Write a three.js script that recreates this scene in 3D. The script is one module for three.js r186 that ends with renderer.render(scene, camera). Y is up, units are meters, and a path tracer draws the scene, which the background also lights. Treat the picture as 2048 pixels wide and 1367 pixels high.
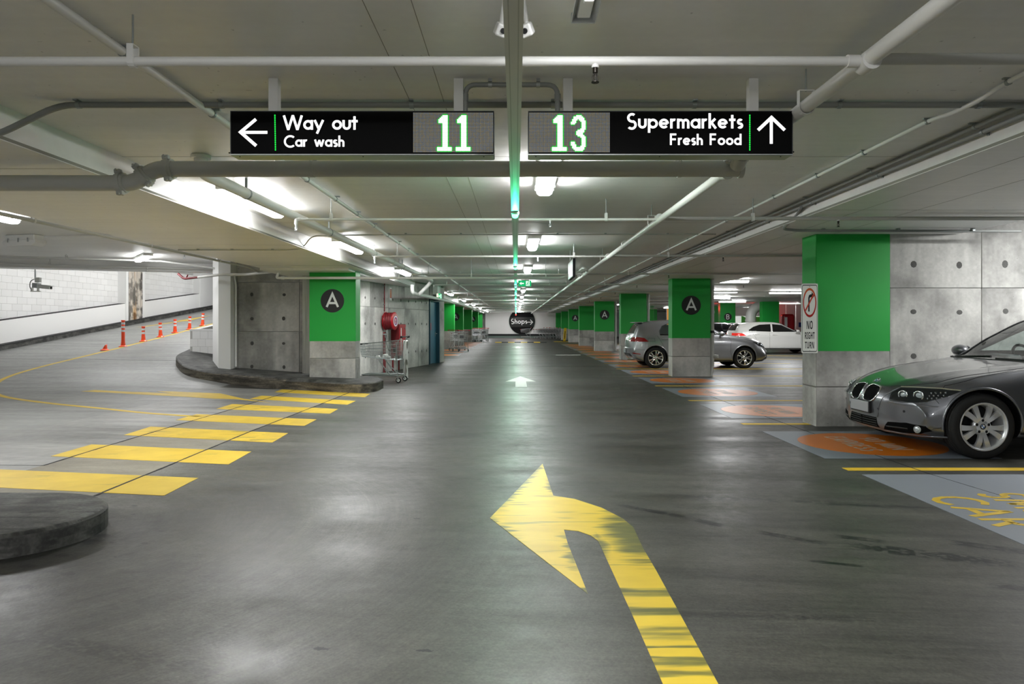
import * as THREE from 'three';
import { RoundedBoxGeometry } from 'three/addons/geometries/RoundedBoxGeometry.js';
import { mergeGeometries, mergeVertices, toCreasedNormals } from 'three/addons/utils/BufferGeometryUtils.js';
import { RectAreaLightUniformsLib } from 'three/addons/lights/RectAreaLightUniformsLib.js';
import { MeshBVH } from 'three-mesh-bvh';
import { Brush, Evaluator, SUBTRACTION, INTERSECTION } from 'three-bvh-csg';

// ---------------------------------------------------------------- camera, light levels, exposure
const scene = new THREE.Scene();
scene.background = new THREE.Color(0x050505);
// a 24 mm lens on a tripod 1.30 m above the floor, looking level along -z, with the lens shifted a little
const camera = new THREE.PerspectiveCamera(2 * Math.atan(683.5 / 1365) * 180 / Math.PI, 2048 / 1367, 0.05, 200);
camera.position.set(0, 1.3, 0);
camera.setViewOffset(2048, 1367, -8, 34.5, 2048, 1367);
camera.updateProjectionMatrix();
const renderer = new THREE.WebGLRenderer({ antialias: true });
renderer.toneMapping = THREE.LinearToneMapping;
renderer.toneMappingExposure = 1.0;
renderer.shadowMap.enabled = true;
RectAreaLightUniformsLib.init();
// how bright the diffusers of the fittings are (radiance), by zone
const L_AISLE = 98, L_SIDE = 112, L_RAMP = 46, L_LEFT = 120, L_BAY = 112, L_GLOW = 13, SIDE = 0.75;
const LAMP_WHITE = new THREE.Color(0.985, 0.99, 1.0);

// ---------------------------------------------------------------- helpers
const R = (d) => d * Math.PI / 180, V = (x, y, z) => new THREE.Vector3(x, y, z);
function rng(seed) { let s = seed | 0; return () => { s = (s + 0x6d2b79f5) | 0; let t = Math.imul(s ^ (s >>> 15), 1 | s); t = (t + Math.imul(t ^ (t >>> 7), 61 | t)) ^ t; return ((t ^ (t >>> 14)) >>> 0) / 4294967296; }; }
const clamp = (x, a = 0, b = 1) => Math.min(b, Math.max(a, x)), lerp = (a, b, t) => a + (b - a) * t;
const sstep = (a, b, x) => { const t = clamp((x - a) / (b - a)); return t * t * (3 - 2 * t); };
// floor height: level in the aisle, rising into the ramp on the left; d is the distance in front of the camera
function floorY(x, d) { const k = 0.8, t = (d - 13.1) / k, sp = t > 30 ? t * k : k * Math.log(1 + Math.exp(t)); return 0.11 * sp * sstep(4.8, 8, -x); }

function fix(g) {
  g = g.index ? g.toNonIndexed() : g;
  for (const k of Object.keys(g.attributes)) if (k !== 'position' && k !== 'normal' && k !== 'uv') g.deleteAttribute(k);
  if (!g.attributes.normal) g.computeVertexNormals();
  if (!g.attributes.uv) g.setAttribute('uv', new THREE.BufferAttribute(new Float32Array(g.attributes.position.count * 2), 2));
  g.clearGroups();
  return g;
}
function merge(list) { const a = (Array.isArray(list) ? list : [list]).flat(9).map(fix); return a.length === 1 ? a[0] : mergeGeometries(a); }
function metreUV(g, ox = 0, oy = 0) {   // uv in metres, by the plane that each face lies nearest to
  g = fix(g); const p = g.attributes.position, n = g.attributes.normal, uv = g.attributes.uv;
  for (let i = 0; i < p.count; i++) {
    const ax = Math.abs(n.getX(i)), ay = Math.abs(n.getY(i)), az = Math.abs(n.getZ(i));
    if (ay >= ax && ay >= az) uv.setXY(i, p.getX(i) + ox, p.getZ(i) + oy);
    else if (ax >= az) uv.setXY(i, p.getZ(i) + ox, p.getY(i) + oy);
    else uv.setXY(i, p.getX(i) + ox, p.getY(i) + oy);
  }
  return g;
}
const used = new Map();
function numbered(name) { const n = used.get(name) || 0; used.set(name, n + 1); return n ? name + '_' + String(n).padStart(3, '0') : name; }
function tag(o, label, category, group, kind) { o.userData = { label, category }; if (group) o.userData.group = group; if (kind) o.userData.kind = kind; return o; }
function shade(o) { o.castShadow = o.receiveShadow = true; return o; }
function part(name, geo, mat, parent, label) {   // one mesh under its thing
  const m = shade(new THREE.Mesh(merge(geo), mat)); m.name = name; if (label) m.userData.label = label; parent.add(m); return m;
}
function thing(name, label, category, [x, y, z] = [0, 0, 0], turn = 0, group, kind) {
  const o = new THREE.Group(); o.name = numbered(name); o.position.set(x, y, z); o.rotation.y = turn; scene.add(o);
  return tag(o, label, category, group, kind);
}
function solo(name, geo, mat, label, category, group, kind) {   // a thing that is one mesh
  const m = shade(new THREE.Mesh(merge(geo), mat)); m.name = numbered(name); scene.add(m); return tag(m, label, category, group, kind);
}
function dup(root, [x, y, z], turn, label, group) {
  const r = root.clone(); r.name = numbered(root.name.replace(/_\d{3}$/, '')); r.position.set(x, y, z); r.rotation.y = turn; scene.add(r);
  r.userData = { ...root.userData }; if (label) r.userData.label = label; if (group) r.userData.group = group; return r;
}
const box = (w, h, d, x = 0, y = 0, z = 0) => new THREE.BoxGeometry(w, h, d).translate(x, y, z);
const rbox = (w, h, d, x = 0, y = 0, z = 0, r = 0.005, s = 1) => new RoundedBoxGeometry(w, h, d, s, Math.min(r, w / 2.01, h / 2.01, d / 2.01)).translate(x, y, z);
const between = (x0, x1, y0, y1, z0, z1) => box(Math.abs(x1 - x0), Math.abs(y1 - y0), Math.abs(z1 - z0), (x0 + x1) / 2, (y0 + y1) / 2, (z0 + z1) / 2);
const rbetween = (x0, x1, y0, y1, z0, z1, r = 0.01) => rbox(Math.abs(x1 - x0), Math.abs(y1 - y0), Math.abs(z1 - z0), (x0 + x1) / 2, (y0 + y1) / 2, (z0 + z1) / 2, r);
// round bar through points; corners rounded with radius b
function bar(pts, r, sides = 10, b = 0, cap = true) {
  let P = pts.map((p) => Array.isArray(p) ? V(...p) : p.clone());
  if (b > 0 && P.length > 2) {
    const Q = [P[0]];
    for (let i = 1; i < P.length - 1; i++) {
      const a = P[i - 1].clone().sub(P[i]), c = P[i + 1].clone().sub(P[i]), la = Math.min(b, a.length() * 0.49), lc = Math.min(b, c.length() * 0.49);
      const A = P[i].clone().add(a.setLength(la)), C = P[i].clone().add(c.setLength(lc));
      for (let k = 0; k <= 5; k++) { const t = k / 5; Q.push(A.clone().multiplyScalar((1 - t) * (1 - t)).add(P[i].clone().multiplyScalar(2 * t * (1 - t))).add(C.clone().multiplyScalar(t * t))); }
    }
    Q.push(P[P.length - 1]); P = Q;
  }
  const n = P.length, pos = [], nor = [], uv = [], idx = [];
  let T = P[1].clone().sub(P[0]).normalize(), N = Math.abs(T.y) < 0.9 ? V(0, 1, 0) : V(1, 0, 0); N.sub(T.clone().multiplyScalar(N.dot(T))).normalize();
  let len = 0;
  for (let i = 0; i < n; i++) {
    const d0 = i ? P[i].clone().sub(P[i - 1]).normalize() : null, d1 = i < n - 1 ? P[i + 1].clone().sub(P[i]).normalize() : null;
    const t = d0 && d1 ? d0.clone().add(d1).normalize() : (d0 || d1);
    N.sub(t.clone().multiplyScalar(N.dot(t))).normalize(); const B = t.clone().cross(N);
    const k = d0 && d1 ? 1 / Math.max(0.5, t.dot(d1)) : 1; if (i) len += P[i].distanceTo(P[i - 1]);
    for (let j = 0; j <= sides; j++) {
      const a = j / sides * Math.PI * 2, o = N.clone().multiplyScalar(Math.cos(a)).add(B.clone().multiplyScalar(Math.sin(a)));
      pos.push(P[i].x + o.x * r * k, P[i].y + o.y * r * k, P[i].z + o.z * r * k); nor.push(o.x, o.y, o.z); uv.push(a * r, len);
    }
  }
  const w = sides + 1;
  for (let i = 0; i < n - 1; i++) for (let j = 0; j < sides; j++) { const a = i * w + j; idx.push(a, a + 1, a + w, a + 1, a + w + 1, a + w); }
  const g = new THREE.BufferGeometry(); g.setAttribute('position', new THREE.Float32BufferAttribute(pos, 3)); g.setAttribute('normal', new THREE.Float32BufferAttribute(nor, 3)); g.setAttribute('uv', new THREE.Float32BufferAttribute(uv, 2)); g.setIndex(idx);
  if (!cap) return g;
  const ends = [[P[0], P[0].clone().sub(P[1])], [P[n - 1], P[n - 1].clone().sub(P[n - 2])]].map(([p, dir]) => new THREE.CircleGeometry(r, sides).applyQuaternion(new THREE.Quaternion().setFromUnitVectors(V(0, 0, 1), dir.normalize())).translate(p.x, p.y, p.z));
  return [g, ...ends];
}
const cyl = (a, b, r, sides = 12) => bar([a, b], r, sides);
const lathe = (pts, seg = 24) => new THREE.LatheGeometry(pts.map(([r, y]) => new THREE.Vector2(Math.max(r, 1e-5), y)), seg);
function shapeOf(pts, holes = []) { const s = new THREE.Shape(pts.map(([x, y]) => new THREE.Vector2(x, y))); for (const h of holes) s.holes.push(new THREE.Path(h.map(([x, y]) => new THREE.Vector2(x, y)))); return s; }
function extrude(pts, depth, bevel = 0, holes = []) { return new THREE.ExtrudeGeometry(shapeOf(pts, holes), { depth, bevelEnabled: bevel > 0, bevelThickness: bevel, bevelSize: bevel, bevelOffset: -bevel, bevelSegments: 2, curveSegments: 10 }); }
const ring = (r, n, cx = 0, cy = 0, ry = r) => Array.from({ length: n }, (_, i) => [cx + r * Math.cos(i / n * 2 * Math.PI), cy + ry * Math.sin(i / n * 2 * Math.PI)]);
// thin slab of paint lying on the floor: outline in (x, d), 2 mm thick, following the floor's rise
function paint(pts, t = 0.002, up = 0.0005) {
  const g = new THREE.ExtrudeGeometry(shapeOf(pts.map(([x, d]) => [x, d])), { depth: t, bevelEnabled: false }).rotateX(-Math.PI / 2);   // (x, d) -> x, z = -d
  const p = g.attributes.position; for (let i = 0; i < p.count; i++) p.setY(i, p.getY(i) + up + floorY(p.getX(i), -p.getZ(i)));
  g.computeVertexNormals(); return metreUV(g);
}

// ---------------------------------------------------------------- procedural textures
const PERM = (() => { const r = rng(7), p = Array.from({ length: 256 }, (_, i) => i); for (let i = 255; i > 0; i--) { const j = Math.floor(r() * (i + 1)); [p[i], p[j]] = [p[j], p[i]]; } return new Uint8Array([...p, ...p]); })();
const HASH = (() => { const r = rng(11); return Float32Array.from({ length: 256 }, () => r()); })();
const mod = (a, n) => ((a % n) + n) % n;
function vnoise(x, y, px = 256, py = 256) {   // value noise 0..1, period px, py
  const xi = Math.floor(x), yi = Math.floor(y), fx = x - xi, fy = y - yi, u = fx * fx * (3 - 2 * fx), v = fy * fy * (3 - 2 * fy);
  const x0 = mod(xi, px) & 255, x1 = mod(xi + 1, px) & 255, y0 = mod(yi, py) & 255, y1 = mod(yi + 1, py) & 255;
  const a = HASH[PERM[PERM[x0] + y0]], b = HASH[PERM[PERM[x1] + y0]], c = HASH[PERM[PERM[x0] + y1]], d = HASH[PERM[PERM[x1] + y1]];
  return a + (b - a) * u + (c - a) * v + (a - b - c + d) * u * v;
}
function fbm(x, y, oct = 4, px = 256, py = px) { let s = 0, a = 0.5, t = 0; for (let i = 0; i < oct; i++) { s += a * vnoise(x, y, px, py); t += a; a *= 0.5; x = x * 2 + 0; y = y * 2; px = Math.min(256, px * 2); py = Math.min(256, py * 2); } return s / t; }
function tex(w, h, f, srgb = true) {   // f(u, v) -> [r, g, b] 0..255 (sRGB for colour maps); u, v 0..1, v upwards
  const d = new Uint8Array(w * h * 4);
  for (let j = 0, k = 0; j < h; j++) for (let i = 0; i < w; i++, k += 4) { const c = f((i + 0.5) / w, (j + 0.5) / h, i, j); d[k] = clamp(c[0], 0, 255); d[k + 1] = clamp(c[1], 0, 255); d[k + 2] = clamp(c[2], 0, 255); d[k + 3] = 255; }
  const t = new THREE.DataTexture(d, w, h); t.wrapS = t.wrapT = THREE.RepeatWrapping; t.magFilter = THREE.LinearFilter; t.minFilter = THREE.LinearMipmapLinearFilter; if (srgb) t.colorSpace = THREE.SRGBColorSpace; t.needsUpdate = true; return t;
}
const rep = (t, sx, sy = sx, ox = 0, oy = 0) => { const c = t.clone(); c.repeat.set(1 / sx, 1 / sy); c.offset.set(ox, oy); c.needsUpdate = true; return c; };
function canvasTex(w, h, draw, srgb = true) {
  const c = document.createElement('canvas'); c.width = w; c.height = h; const g = c.getContext('2d'); draw(g, w, h);
  const t = new THREE.CanvasTexture(c); if (srgb) t.colorSpace = THREE.SRGBColorSpace; t.magFilter = THREE.LinearFilter; t.anisotropy = 8; return t;
}
// 3 m tile of bare formed concrete: cloudy, with pores and dribbles
const T_CONC = tex(1024, 1024, (u, v) => {
  const c = fbm(u * 6, v * 6, 5, 6) - 0.5, f = fbm(u * 64, v * 64, 3, 64) - 0.5, s = fbm(u * 24, v * 3, 4, 24, 3) - 0.5, q = vnoise(u * 128, v * 128, 128, 128), g = vnoise(u * 41 + 7.3, v * 37 + 3.1, 41, 37);
  const pore = (q > 0.955 && g > 0.55) ? -46 : 0, big = sstep(0.56, 0.78, fbm(u * 3 + 0.37, v * 3 + 0.81, 4, 3)) * -34;
  const l = 174 + c * 62 + f * 22 + s * 30 + pore + big; return [l, l * 0.995, l * 0.965];
});
const T_CONC_B = tex(512, 512, (u, v) => { const q = vnoise(u * 128, v * 128, 128, 128), g = vnoise(u * 41 + 7.3, v * 37 + 3.1, 41, 37), l = 130 + (fbm(u * 64, v * 64, 4, 64) - 0.5) * 90 + ((q > 0.95 && g > 0.55) ? -120 : 0); return [l, l, l]; }, false);
// 4 m tile of painted soffit: faint board marks, scuffs, small pits
const T_SOFFIT = tex(1024, 1024, (u, v) => {
  const c = fbm(u * 4, v * 4, 4, 4) - 0.5, f = fbm(u * 90, v * 90, 2, 90) - 0.5, b = fbm(u * 3, v * 60, 3, 3, 60) - 0.5, q = vnoise(u * 128 + 4, v * 96, 128, 96), g = vnoise(u * 13, v * 11, 13, 11);
  const l = 232 + c * 12 + f * 5 + b * 8 + ((q > 0.972 && g > 0.6) ? -45 : 0); return [l, l * 0.998, l * 0.985];
});
const T_SOFFIT_B = tex(512, 512, (u, v) => { const l = 128 + (fbm(u * 4, v * 4, 3, 4) - 0.5) * 170 + (fbm(u * 60, v * 60, 2, 60) - 0.5) * 40; return [l, l, l]; }, false);
// floor: power-trowelled, driven on; 12 m tile for everywhere, and one map of its own for the 12 m square before the camera
function floorTone(x, d, s) {   // s: tile period in cells per 12 m
  const u = x / 12, v = d / 12;
  let l = (fbm(u * 5, v * 5, 4, 5) - 0.5) * 30 + (fbm(u * 12, v * 72, 4, 12, 72) - 0.5) * 26 + (fbm(u * 180, v * 180, 2, 180) - 0.5) * 13 + (fbm(u * 40, v * 240, 2, 40, 240) - 0.5) * 10;
  const q = vnoise(u * 240, v * 232, 240, 232); if (q > 0.985) l -= 20;
  return l;
}
const FL = [132, 133, 130], FLOOR_DARK = 0.175, FLOOR_LEFT = 0.95;   // the aisle gets a much darker tone than the ramp side
const T_FLOOR = tex(1024, 1024, (u, v) => { const l = floorTone(u * 12, v * 12); return [FL[0] + l, FL[1] + l, FL[2] + l * 0.97]; });
const T_FLOOR_R = tex(1024, 1024, (u, v) => { const l = 150 + (fbm(u * 6, v * 30, 4, 6, 30) - 0.5) * 80 + (fbm(u * 120, v * 120, 3, 120) - 0.5) * 40; return [l, l, l]; }, false);
const T_FLOOR_B = tex(1024, 1024, (u, v) => { const l = 128 + (fbm(u * 220, v * 220, 3, 220) - 0.5) * 120 + (fbm(u * 16, v * 90, 3, 16, 90) - 0.5) * 60; return [l, l, l]; }, false);
// tyre scuffs of the near floor: [x0, d0, x1, d1, width, strength]
const SCUFFS = [[1.5, 4.30, 1.83, 4.06, 0.05, 46], [1.95, 4.21, 2.2, 4.1, 0.05, 46], [1.98, 4.02, 2.72, 3.7, 0.10, 52], [2.58, 4.1, 3.0, 3.86, 0.07, 46], [1.62, 3.76, 1.86, 3.68, 0.03, 60], [0.75, 4.92, 1.18, 4.59, 0.05, 42], [1.2, 4.55, 1.34, 4.41, 0.06, 48], [2.2, 4.95, 3.0, 4.85, 0.04, 18], [2.35, 3.4, 2.9, 3.3, 0.06, 34], [1.1, 5.2, 2.8, 4.9, 0.10, 15], [0.4, 3.1, 1.7, 3.0, 0.05, 12], [-2.2, 2.9, -1.1, 2.55, 0.08, 14], [1.7, 6.9, 3.0, 6.7, 0.08, 14], [-1.6, 7.4, 0.6, 8.8, 0.12, 9], [0.9, 7.5, 2.8, 9.0, 0.14, 10]];
// black spots of gum and rubber: [x, d, half width, half depth]
const SPOTS = [[-2.911,4.619,0.029,0.023],[-2.772,4.502,0.025,0.019],[-2.656,4.386,0.024,0.018],[-2.55,4.21,0.05,0.036],[-2.544,4.101,0.056,0.039],[-2.406,4.07,0.019,0.013],[-2.239,4.299,0.018,0.013],[-2.211,4.066,0.022,0.015],[-2.555,3.853,0.042,0.027],[-2.636,3.682,0.04,0.025],[-2.438,3.598,0.025,0.015],[-2.349,3.567,0.039,0.024],[-2.436,3.385,0.04,0.023],[-2.675,3.564,0.019,0.012],[-2.743,4.904,0.02,0.017],[-2.244,3.826,0.009,0.008],[-2.629,4.685,0.015,0.012],[-2.997,4.695,0.011,0.009],[-1.928,2.973,0.005,0.008],[-2.369,3.422,0.004,0.008],[-0.662,4.585,0.022,0.014],[-0.363,2.726,0.03,0.01],[-0.788,2.743,0.03,0.012]];
function nearTone(x, d, fine) {
  const edge = Math.min(sstep(0, 1.2, x + 6), sstep(0, 1.2, 6 - x), sstep(0, 1.6, 13.8 - d));
  // wheel tracks that swing round the nose of the left island, and trowel arcs
  const r = Math.hypot(x + 3.2, d - 4.3), a = Math.atan2(d - 4.3, x + 3.2), turn = sstep(1.2, -1.6, x) * sstep(7.5, 5.5, d) * 0.9 + 0.1;
  let e = (fbm(r * 7 + 3, a * 1.3 + 20, 4) - 0.5) * 26 * turn + (fbm(r * 38, a * 2.6 + 9, 3) - 0.5) * 15 * turn;
  e += (fbm(x * 0.8 + 31, d * 8 + x * 1.6, 4) - 0.5) * 30 * (1.05 - turn * 0.8) + (fbm(x * 2.2 + 5, d * 34 + x * 3, 2) - 0.5) * 13 * (1.05 - turn * 0.7);
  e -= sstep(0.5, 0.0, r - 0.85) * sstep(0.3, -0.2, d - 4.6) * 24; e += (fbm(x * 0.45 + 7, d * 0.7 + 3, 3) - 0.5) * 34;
  if (fine) e += (vnoise(x * 95, d * 95) - 0.5) * 16 + (vnoise(x * 210 + 3, d * 190) - 0.5) * 20 + (vnoise(r * 120, a * 14 + 40) - 0.5) * 16 * turn + (vnoise(x * 5 + 11, d * 140 + x * 6) - 0.5) * 14 * (1.05 - turn);
  for (const [x0, d0, x1, d1, w, k] of SCUFFS) {
    const dx = x1 - x0, dd = d1 - d0, L2 = dx * dx + dd * dd, t = ((x - x0) * dx + (d - d0) * dd) / L2; if (t < -0.1 || t > 1.1) continue;
    const off = Math.abs((x - x0) * dd - (d - d0) * dx) / Math.sqrt(L2) / w; if (off > 1) continue; const n = fbm(t * Math.sqrt(L2) * 30, off * 6 + k, 3);
    e -= k * 2.0 * sstep(1, 0.2, off) * sstep(-0.1, 0.25, t) * sstep(1.1, 0.8, t) * sstep(0.34, 0.54, n);
  }
  for (const [sx, sd, hw, hd] of SPOTS) { const ax = (x - sx) / hw, ad = (d - sd) / hd; if (Math.abs(ax) > 1.8 || Math.abs(ad) > 1.8) continue; e -= 78 * sstep(1.25, 0.75, Math.hypot(ax, ad + ax * 0.35) + (vnoise(x * 130, d * 110) - 0.5) * 1.1); }
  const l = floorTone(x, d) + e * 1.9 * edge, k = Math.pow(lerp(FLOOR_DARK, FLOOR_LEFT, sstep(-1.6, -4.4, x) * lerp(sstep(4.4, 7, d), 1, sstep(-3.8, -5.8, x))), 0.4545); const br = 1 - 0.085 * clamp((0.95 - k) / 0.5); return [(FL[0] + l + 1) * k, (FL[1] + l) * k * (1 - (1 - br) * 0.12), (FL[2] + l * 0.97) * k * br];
}

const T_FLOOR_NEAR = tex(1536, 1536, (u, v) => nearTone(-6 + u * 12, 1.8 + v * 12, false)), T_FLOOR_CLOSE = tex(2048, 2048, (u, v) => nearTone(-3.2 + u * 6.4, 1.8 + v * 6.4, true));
const T_KERB = tex(512, 512, (u, v) => { const c = fbm(u * 6, v * 6, 5, 6), s = fbm(u * 4, v * 22, 4, 4, 22), q = fbm(u * 60, v * 60, 3, 60) - 0.5; const l = 108 + (c - 0.5) * 90 - sstep(0.46, 0.66, s) * 34 + q * 50; return [l, l, l * 0.98]; });
// 1 m tile of yellow road paint worn by tyres, and one that is nearly whole
const paintTex = (wear, seed) => tex(512, 512, (u, v) => {
  const s = fbm(u * 3 + seed, v * 22 + seed, 5, 256), c = fbm(u * 8 + seed, v * 9, 4, 256), f = vnoise(u * 200, v * 200);
  const k = clamp(sstep(0.66 - wear * 0.4, 1.0 - wear * 0.4, s * 0.8 + c * 0.2 + f * 0.08)), g = (fbm(u * 5, v * 5 + seed, 3) - 0.5) * 26;
  return [lerp(210, 112, k) + g, lerp(178, 108, k) + g, lerp(52, 64, k) + g * 0.5];
});
const T_YELLOW = paintTex(0.0, 3), T_YELLOW_BAR = paintTex(0.26, 9), T_YELLOW_WORN = tex(512, 1536, (u, v) => {   // the big arrow, x -0.3 .. 0.9, d 1.9 .. 6.5: worn through in bands by turning tyres, and along its edges
  const x = -0.3 + u * 1.2, d = 1.9 + v * 4.6, n = fbm(x * 3 + 9, d * 26 + 4, 4), n2 = fbm(x * 9, d * 60, 3); let k = 0;
  if (d < 3.6) for (const [c, w, s] of [[3.32, 0.07, 0.9], [3.09, 0.085, 1], [2.88, 0.06, 0.7], [2.75, 0.035, 0.9], [2.63, 0.045, 0.8], [2.53, 0.04, 0.7], [2.38, 0.05, 0.8], [2.2, 0.06, 0.7], [2.02, 0.05, 0.7]]) k = Math.max(k, s * sstep(1, 0.1, Math.abs(d - c + (n - 0.5) * 0.12) / w));
  else k = sstep(0.6, 0.8, n) * 0.35;
  k = Math.max(k, sstep(0.16, 0.02, Math.hypot((x - 0.73) * 1, (d - 4.25) * 0.35) - 0.06 + (n - 0.5) * 0.22), sstep(0.09, 0, Math.abs(x - 0.5) + Math.abs(d - 4.02) * 0.3 + (n - 0.5) * 0.12));   // the outer and inner side of the bend
  const eL = Math.abs((x + 0.175) * 1.79 - (d - 4.589) * 0.423) / 1.84; k = Math.max(k, sstep(0.07, 0.0, eL + (n - 0.44) * 0.2) * sstep(4.7, 5.0, d) * 0.8, sstep(0.06, 0, Math.abs(x - 0.315) + (n - 0.4) * 0.2) * sstep(4.3, 4.1, d) * sstep(3.5, 3.8, d) * 0.8, sstep(0.07, 0, Math.abs(x - 0.28) + (n - 0.4) * 0.2) * sstep(5.2, 5.4, d) * sstep(5.9, 5.6, d));
  const eB = Math.abs((x + 0.175) * 1.29 + (d - 4.589) * 0.522) / 1.39; k = Math.max(k, sstep(0.06, 0, eB + (n - 0.42) * 0.2) * 0.7 * sstep(4.0, 4.3, d));
  k = clamp(k * (0.65 + 0.7 * n2)) * 0.86; const g = (fbm(x * 5, d * 12, 3) - 0.5) * 22; return [lerp(216, 74, k) + g, lerp(186, 80, k) + g, lerp(50, 48, k) + g * 0.5];
});

// ---------------------------------------------------------------- materials
const std = (o) => new THREE.MeshStandardMaterial(o);
const phys = (o) => new THREE.MeshPhysicalMaterial(o);
const M = {
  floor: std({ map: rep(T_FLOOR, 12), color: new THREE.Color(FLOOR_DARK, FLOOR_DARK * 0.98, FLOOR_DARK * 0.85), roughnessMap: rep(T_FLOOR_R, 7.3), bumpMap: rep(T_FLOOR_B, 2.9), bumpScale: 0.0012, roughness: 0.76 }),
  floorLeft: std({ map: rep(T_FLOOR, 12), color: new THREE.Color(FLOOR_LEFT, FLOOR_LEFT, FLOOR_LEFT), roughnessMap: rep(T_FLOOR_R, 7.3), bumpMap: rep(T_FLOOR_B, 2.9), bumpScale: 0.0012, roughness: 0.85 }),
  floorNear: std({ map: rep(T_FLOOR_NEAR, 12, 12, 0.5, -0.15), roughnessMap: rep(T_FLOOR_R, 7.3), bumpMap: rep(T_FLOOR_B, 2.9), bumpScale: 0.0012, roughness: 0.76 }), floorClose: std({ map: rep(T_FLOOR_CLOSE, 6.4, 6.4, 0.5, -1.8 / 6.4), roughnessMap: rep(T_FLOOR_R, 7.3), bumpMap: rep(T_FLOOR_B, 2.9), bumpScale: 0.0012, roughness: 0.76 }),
  soffit: std({ map: rep(T_SOFFIT, 4), bumpMap: rep(T_SOFFIT_B, 3.1), bumpScale: 0.004, roughness: 0.42 }),
  soffitFace: std({ color: 0xe9e9e4, bumpMap: rep(T_SOFFIT_B, 1.3), bumpScale: 0.003, roughness: 0.6 }),
  seam: std({ color: 0x8f8d84, roughness: 0.8 }),
  dark: std({ color: 0x17181a, roughness: 0.75 }),
  conc: std({ map: rep(T_CONC, 3), bumpMap: rep(T_CONC_B, 1.5), bumpScale: 0.0022, roughness: 0.82 }),
  kerb: std({ map: rep(T_KERB, 0.8), color: 0xd6cbb6, bumpMap: rep(T_CONC_B, 0.8), bumpScale: 0.004, roughness: 0.8 }),
  concDark: std({ map: rep(T_KERB, 0.9), color: 0xa8a8a4, bumpMap: rep(T_CONC_B, 0.8), bumpScale: 0.004, roughness: 0.7 }),
  concLight: std({ map: rep(T_CONC, 2.2), color: 0xf4f4f4, bumpMap: rep(T_CONC_B, 1.3), bumpScale: 0.002, roughness: 0.8 }),
  green: std({ color: 0x069a33, bumpMap: rep(T_CONC_B, 1.7), bumpScale: 0.0012, roughness: 0.55 }),
  white: std({ color: 0xe8e8e6, bumpMap: rep(T_CONC_B, 1.1), bumpScale: 0.0015, roughness: 0.62 }),
  block: [0xe8e8e6, 0xe5e5e3, 0xeaeae8].map((c) => std({ color: c, bumpMap: rep(T_CONC_B, 0.7), bumpScale: 0.003, roughness: 0.7 })),
  pipe: std({ color: 0xdcdcd8, roughness: 0.42 }), pipeGrey: std({ color: 0xb9bab4, roughness: 0.45 }), conduit: std({ color: 0x8b8e8a, roughness: 0.5 }),
  steel: std({ color: 0xb4b7b8, metalness: 0.85, roughness: 0.32 }), zinc: std({ color: 0x9da3a2, metalness: 0.7, roughness: 0.4 }), chrome: std({ color: 0xe6e8ea, metalness: 1, roughness: 0.12 }),
  black: std({ color: 0x0e0f10, roughness: 0.5 }), rubber: std({ color: 0x141414, roughness: 0.82 }), brass: std({ color: 0x2a2620, metalness: 0.6, roughness: 0.4 }),
  yellow: std({ map: rep(T_YELLOW, 1.0), roughness: 0.55 }), yellowBar: std({ map: rep(T_YELLOW_BAR, 1.0), roughness: 0.55 }), strip: std({ map: rep(T_FLOOR, 3.1), color: 0xfff4e2, bumpMap: rep(T_FLOOR_B, 1.3), bumpScale: 0.002, roughness: 0.7 }), yellowWorn: std({ map: T_YELLOW_WORN, roughness: 0.42 }), yellowFlat: std({ color: 0xd6b21c, roughness: 0.55 }),
  bayGrey: std({ color: 0x7d838a, bumpMap: rep(T_FLOOR_B, 2.9), bumpScale: 0.001, roughness: 0.5 }), bayGreyPlain: std({ color: 0x747b84, roughness: 0.42 }), orange: std({ color: 0xc0690f, roughness: 0.42 }), orangePale: std({ color: 0xdc8a54, roughness: 0.4 }), bayText: std({ color: 0xb0a99c, roughness: 0.55 }), whitePaint: std({ color: 0xc4c9c2, roughness: 0.55 }),
  orangePlastic: phys({ color: 0xfa4d16, roughness: 0.4, clearcoat: 0.3 }), reflective: std({ color: 0xdfe3e6, roughness: 0.3 }),
  red: std({ color: 0xa5121c, roughness: 0.35 }), redDark: std({ color: 0x6d1119, roughness: 0.45 }), door: std({ color: 0x3d7186, roughness: 0.45 }), doorFrame: std({ color: 0x1c4656, roughness: 0.5 }),
  signBlack: phys({ color: 0x08080a, roughness: 0.5, specularIntensity: 0.3 }), hole: phys({ color: 0x040404, roughness: 0.9, specularIntensity: 0.2 }), pit: std({ color: 0x4e4e4b, roughness: 0.9 }), joint: std({ color: 0xb5b4af, roughness: 0.9 }), signCase: std({ color: 0x56595a, metalness: 0.6, roughness: 0.35 }), alu: std({ color: 0xc9cccc, metalness: 0.6, roughness: 0.4 }), plastic: std({ color: 0xe6e7e4, roughness: 0.45 }),
  posterGreen: std({ color: 0x55c23c, roughness: 0.5 }), posterOrange: std({ color: 0xc4702c, roughness: 0.5 }),
  glowWhite: std({ color: 0xffffff, emissive: LAMP_WHITE, emissiveIntensity: L_GLOW, roughness: 0.5 }), glowGreen: std({ color: 0x30ff80, emissive: new THREE.Color(0.05, 1, 0.38), emissiveIntensity: 14 }), glowRed: std({ color: 0xff3030, emissive: new THREE.Color(1, 0.04, 0.03), emissiveIntensity: 10 }),
};

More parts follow.
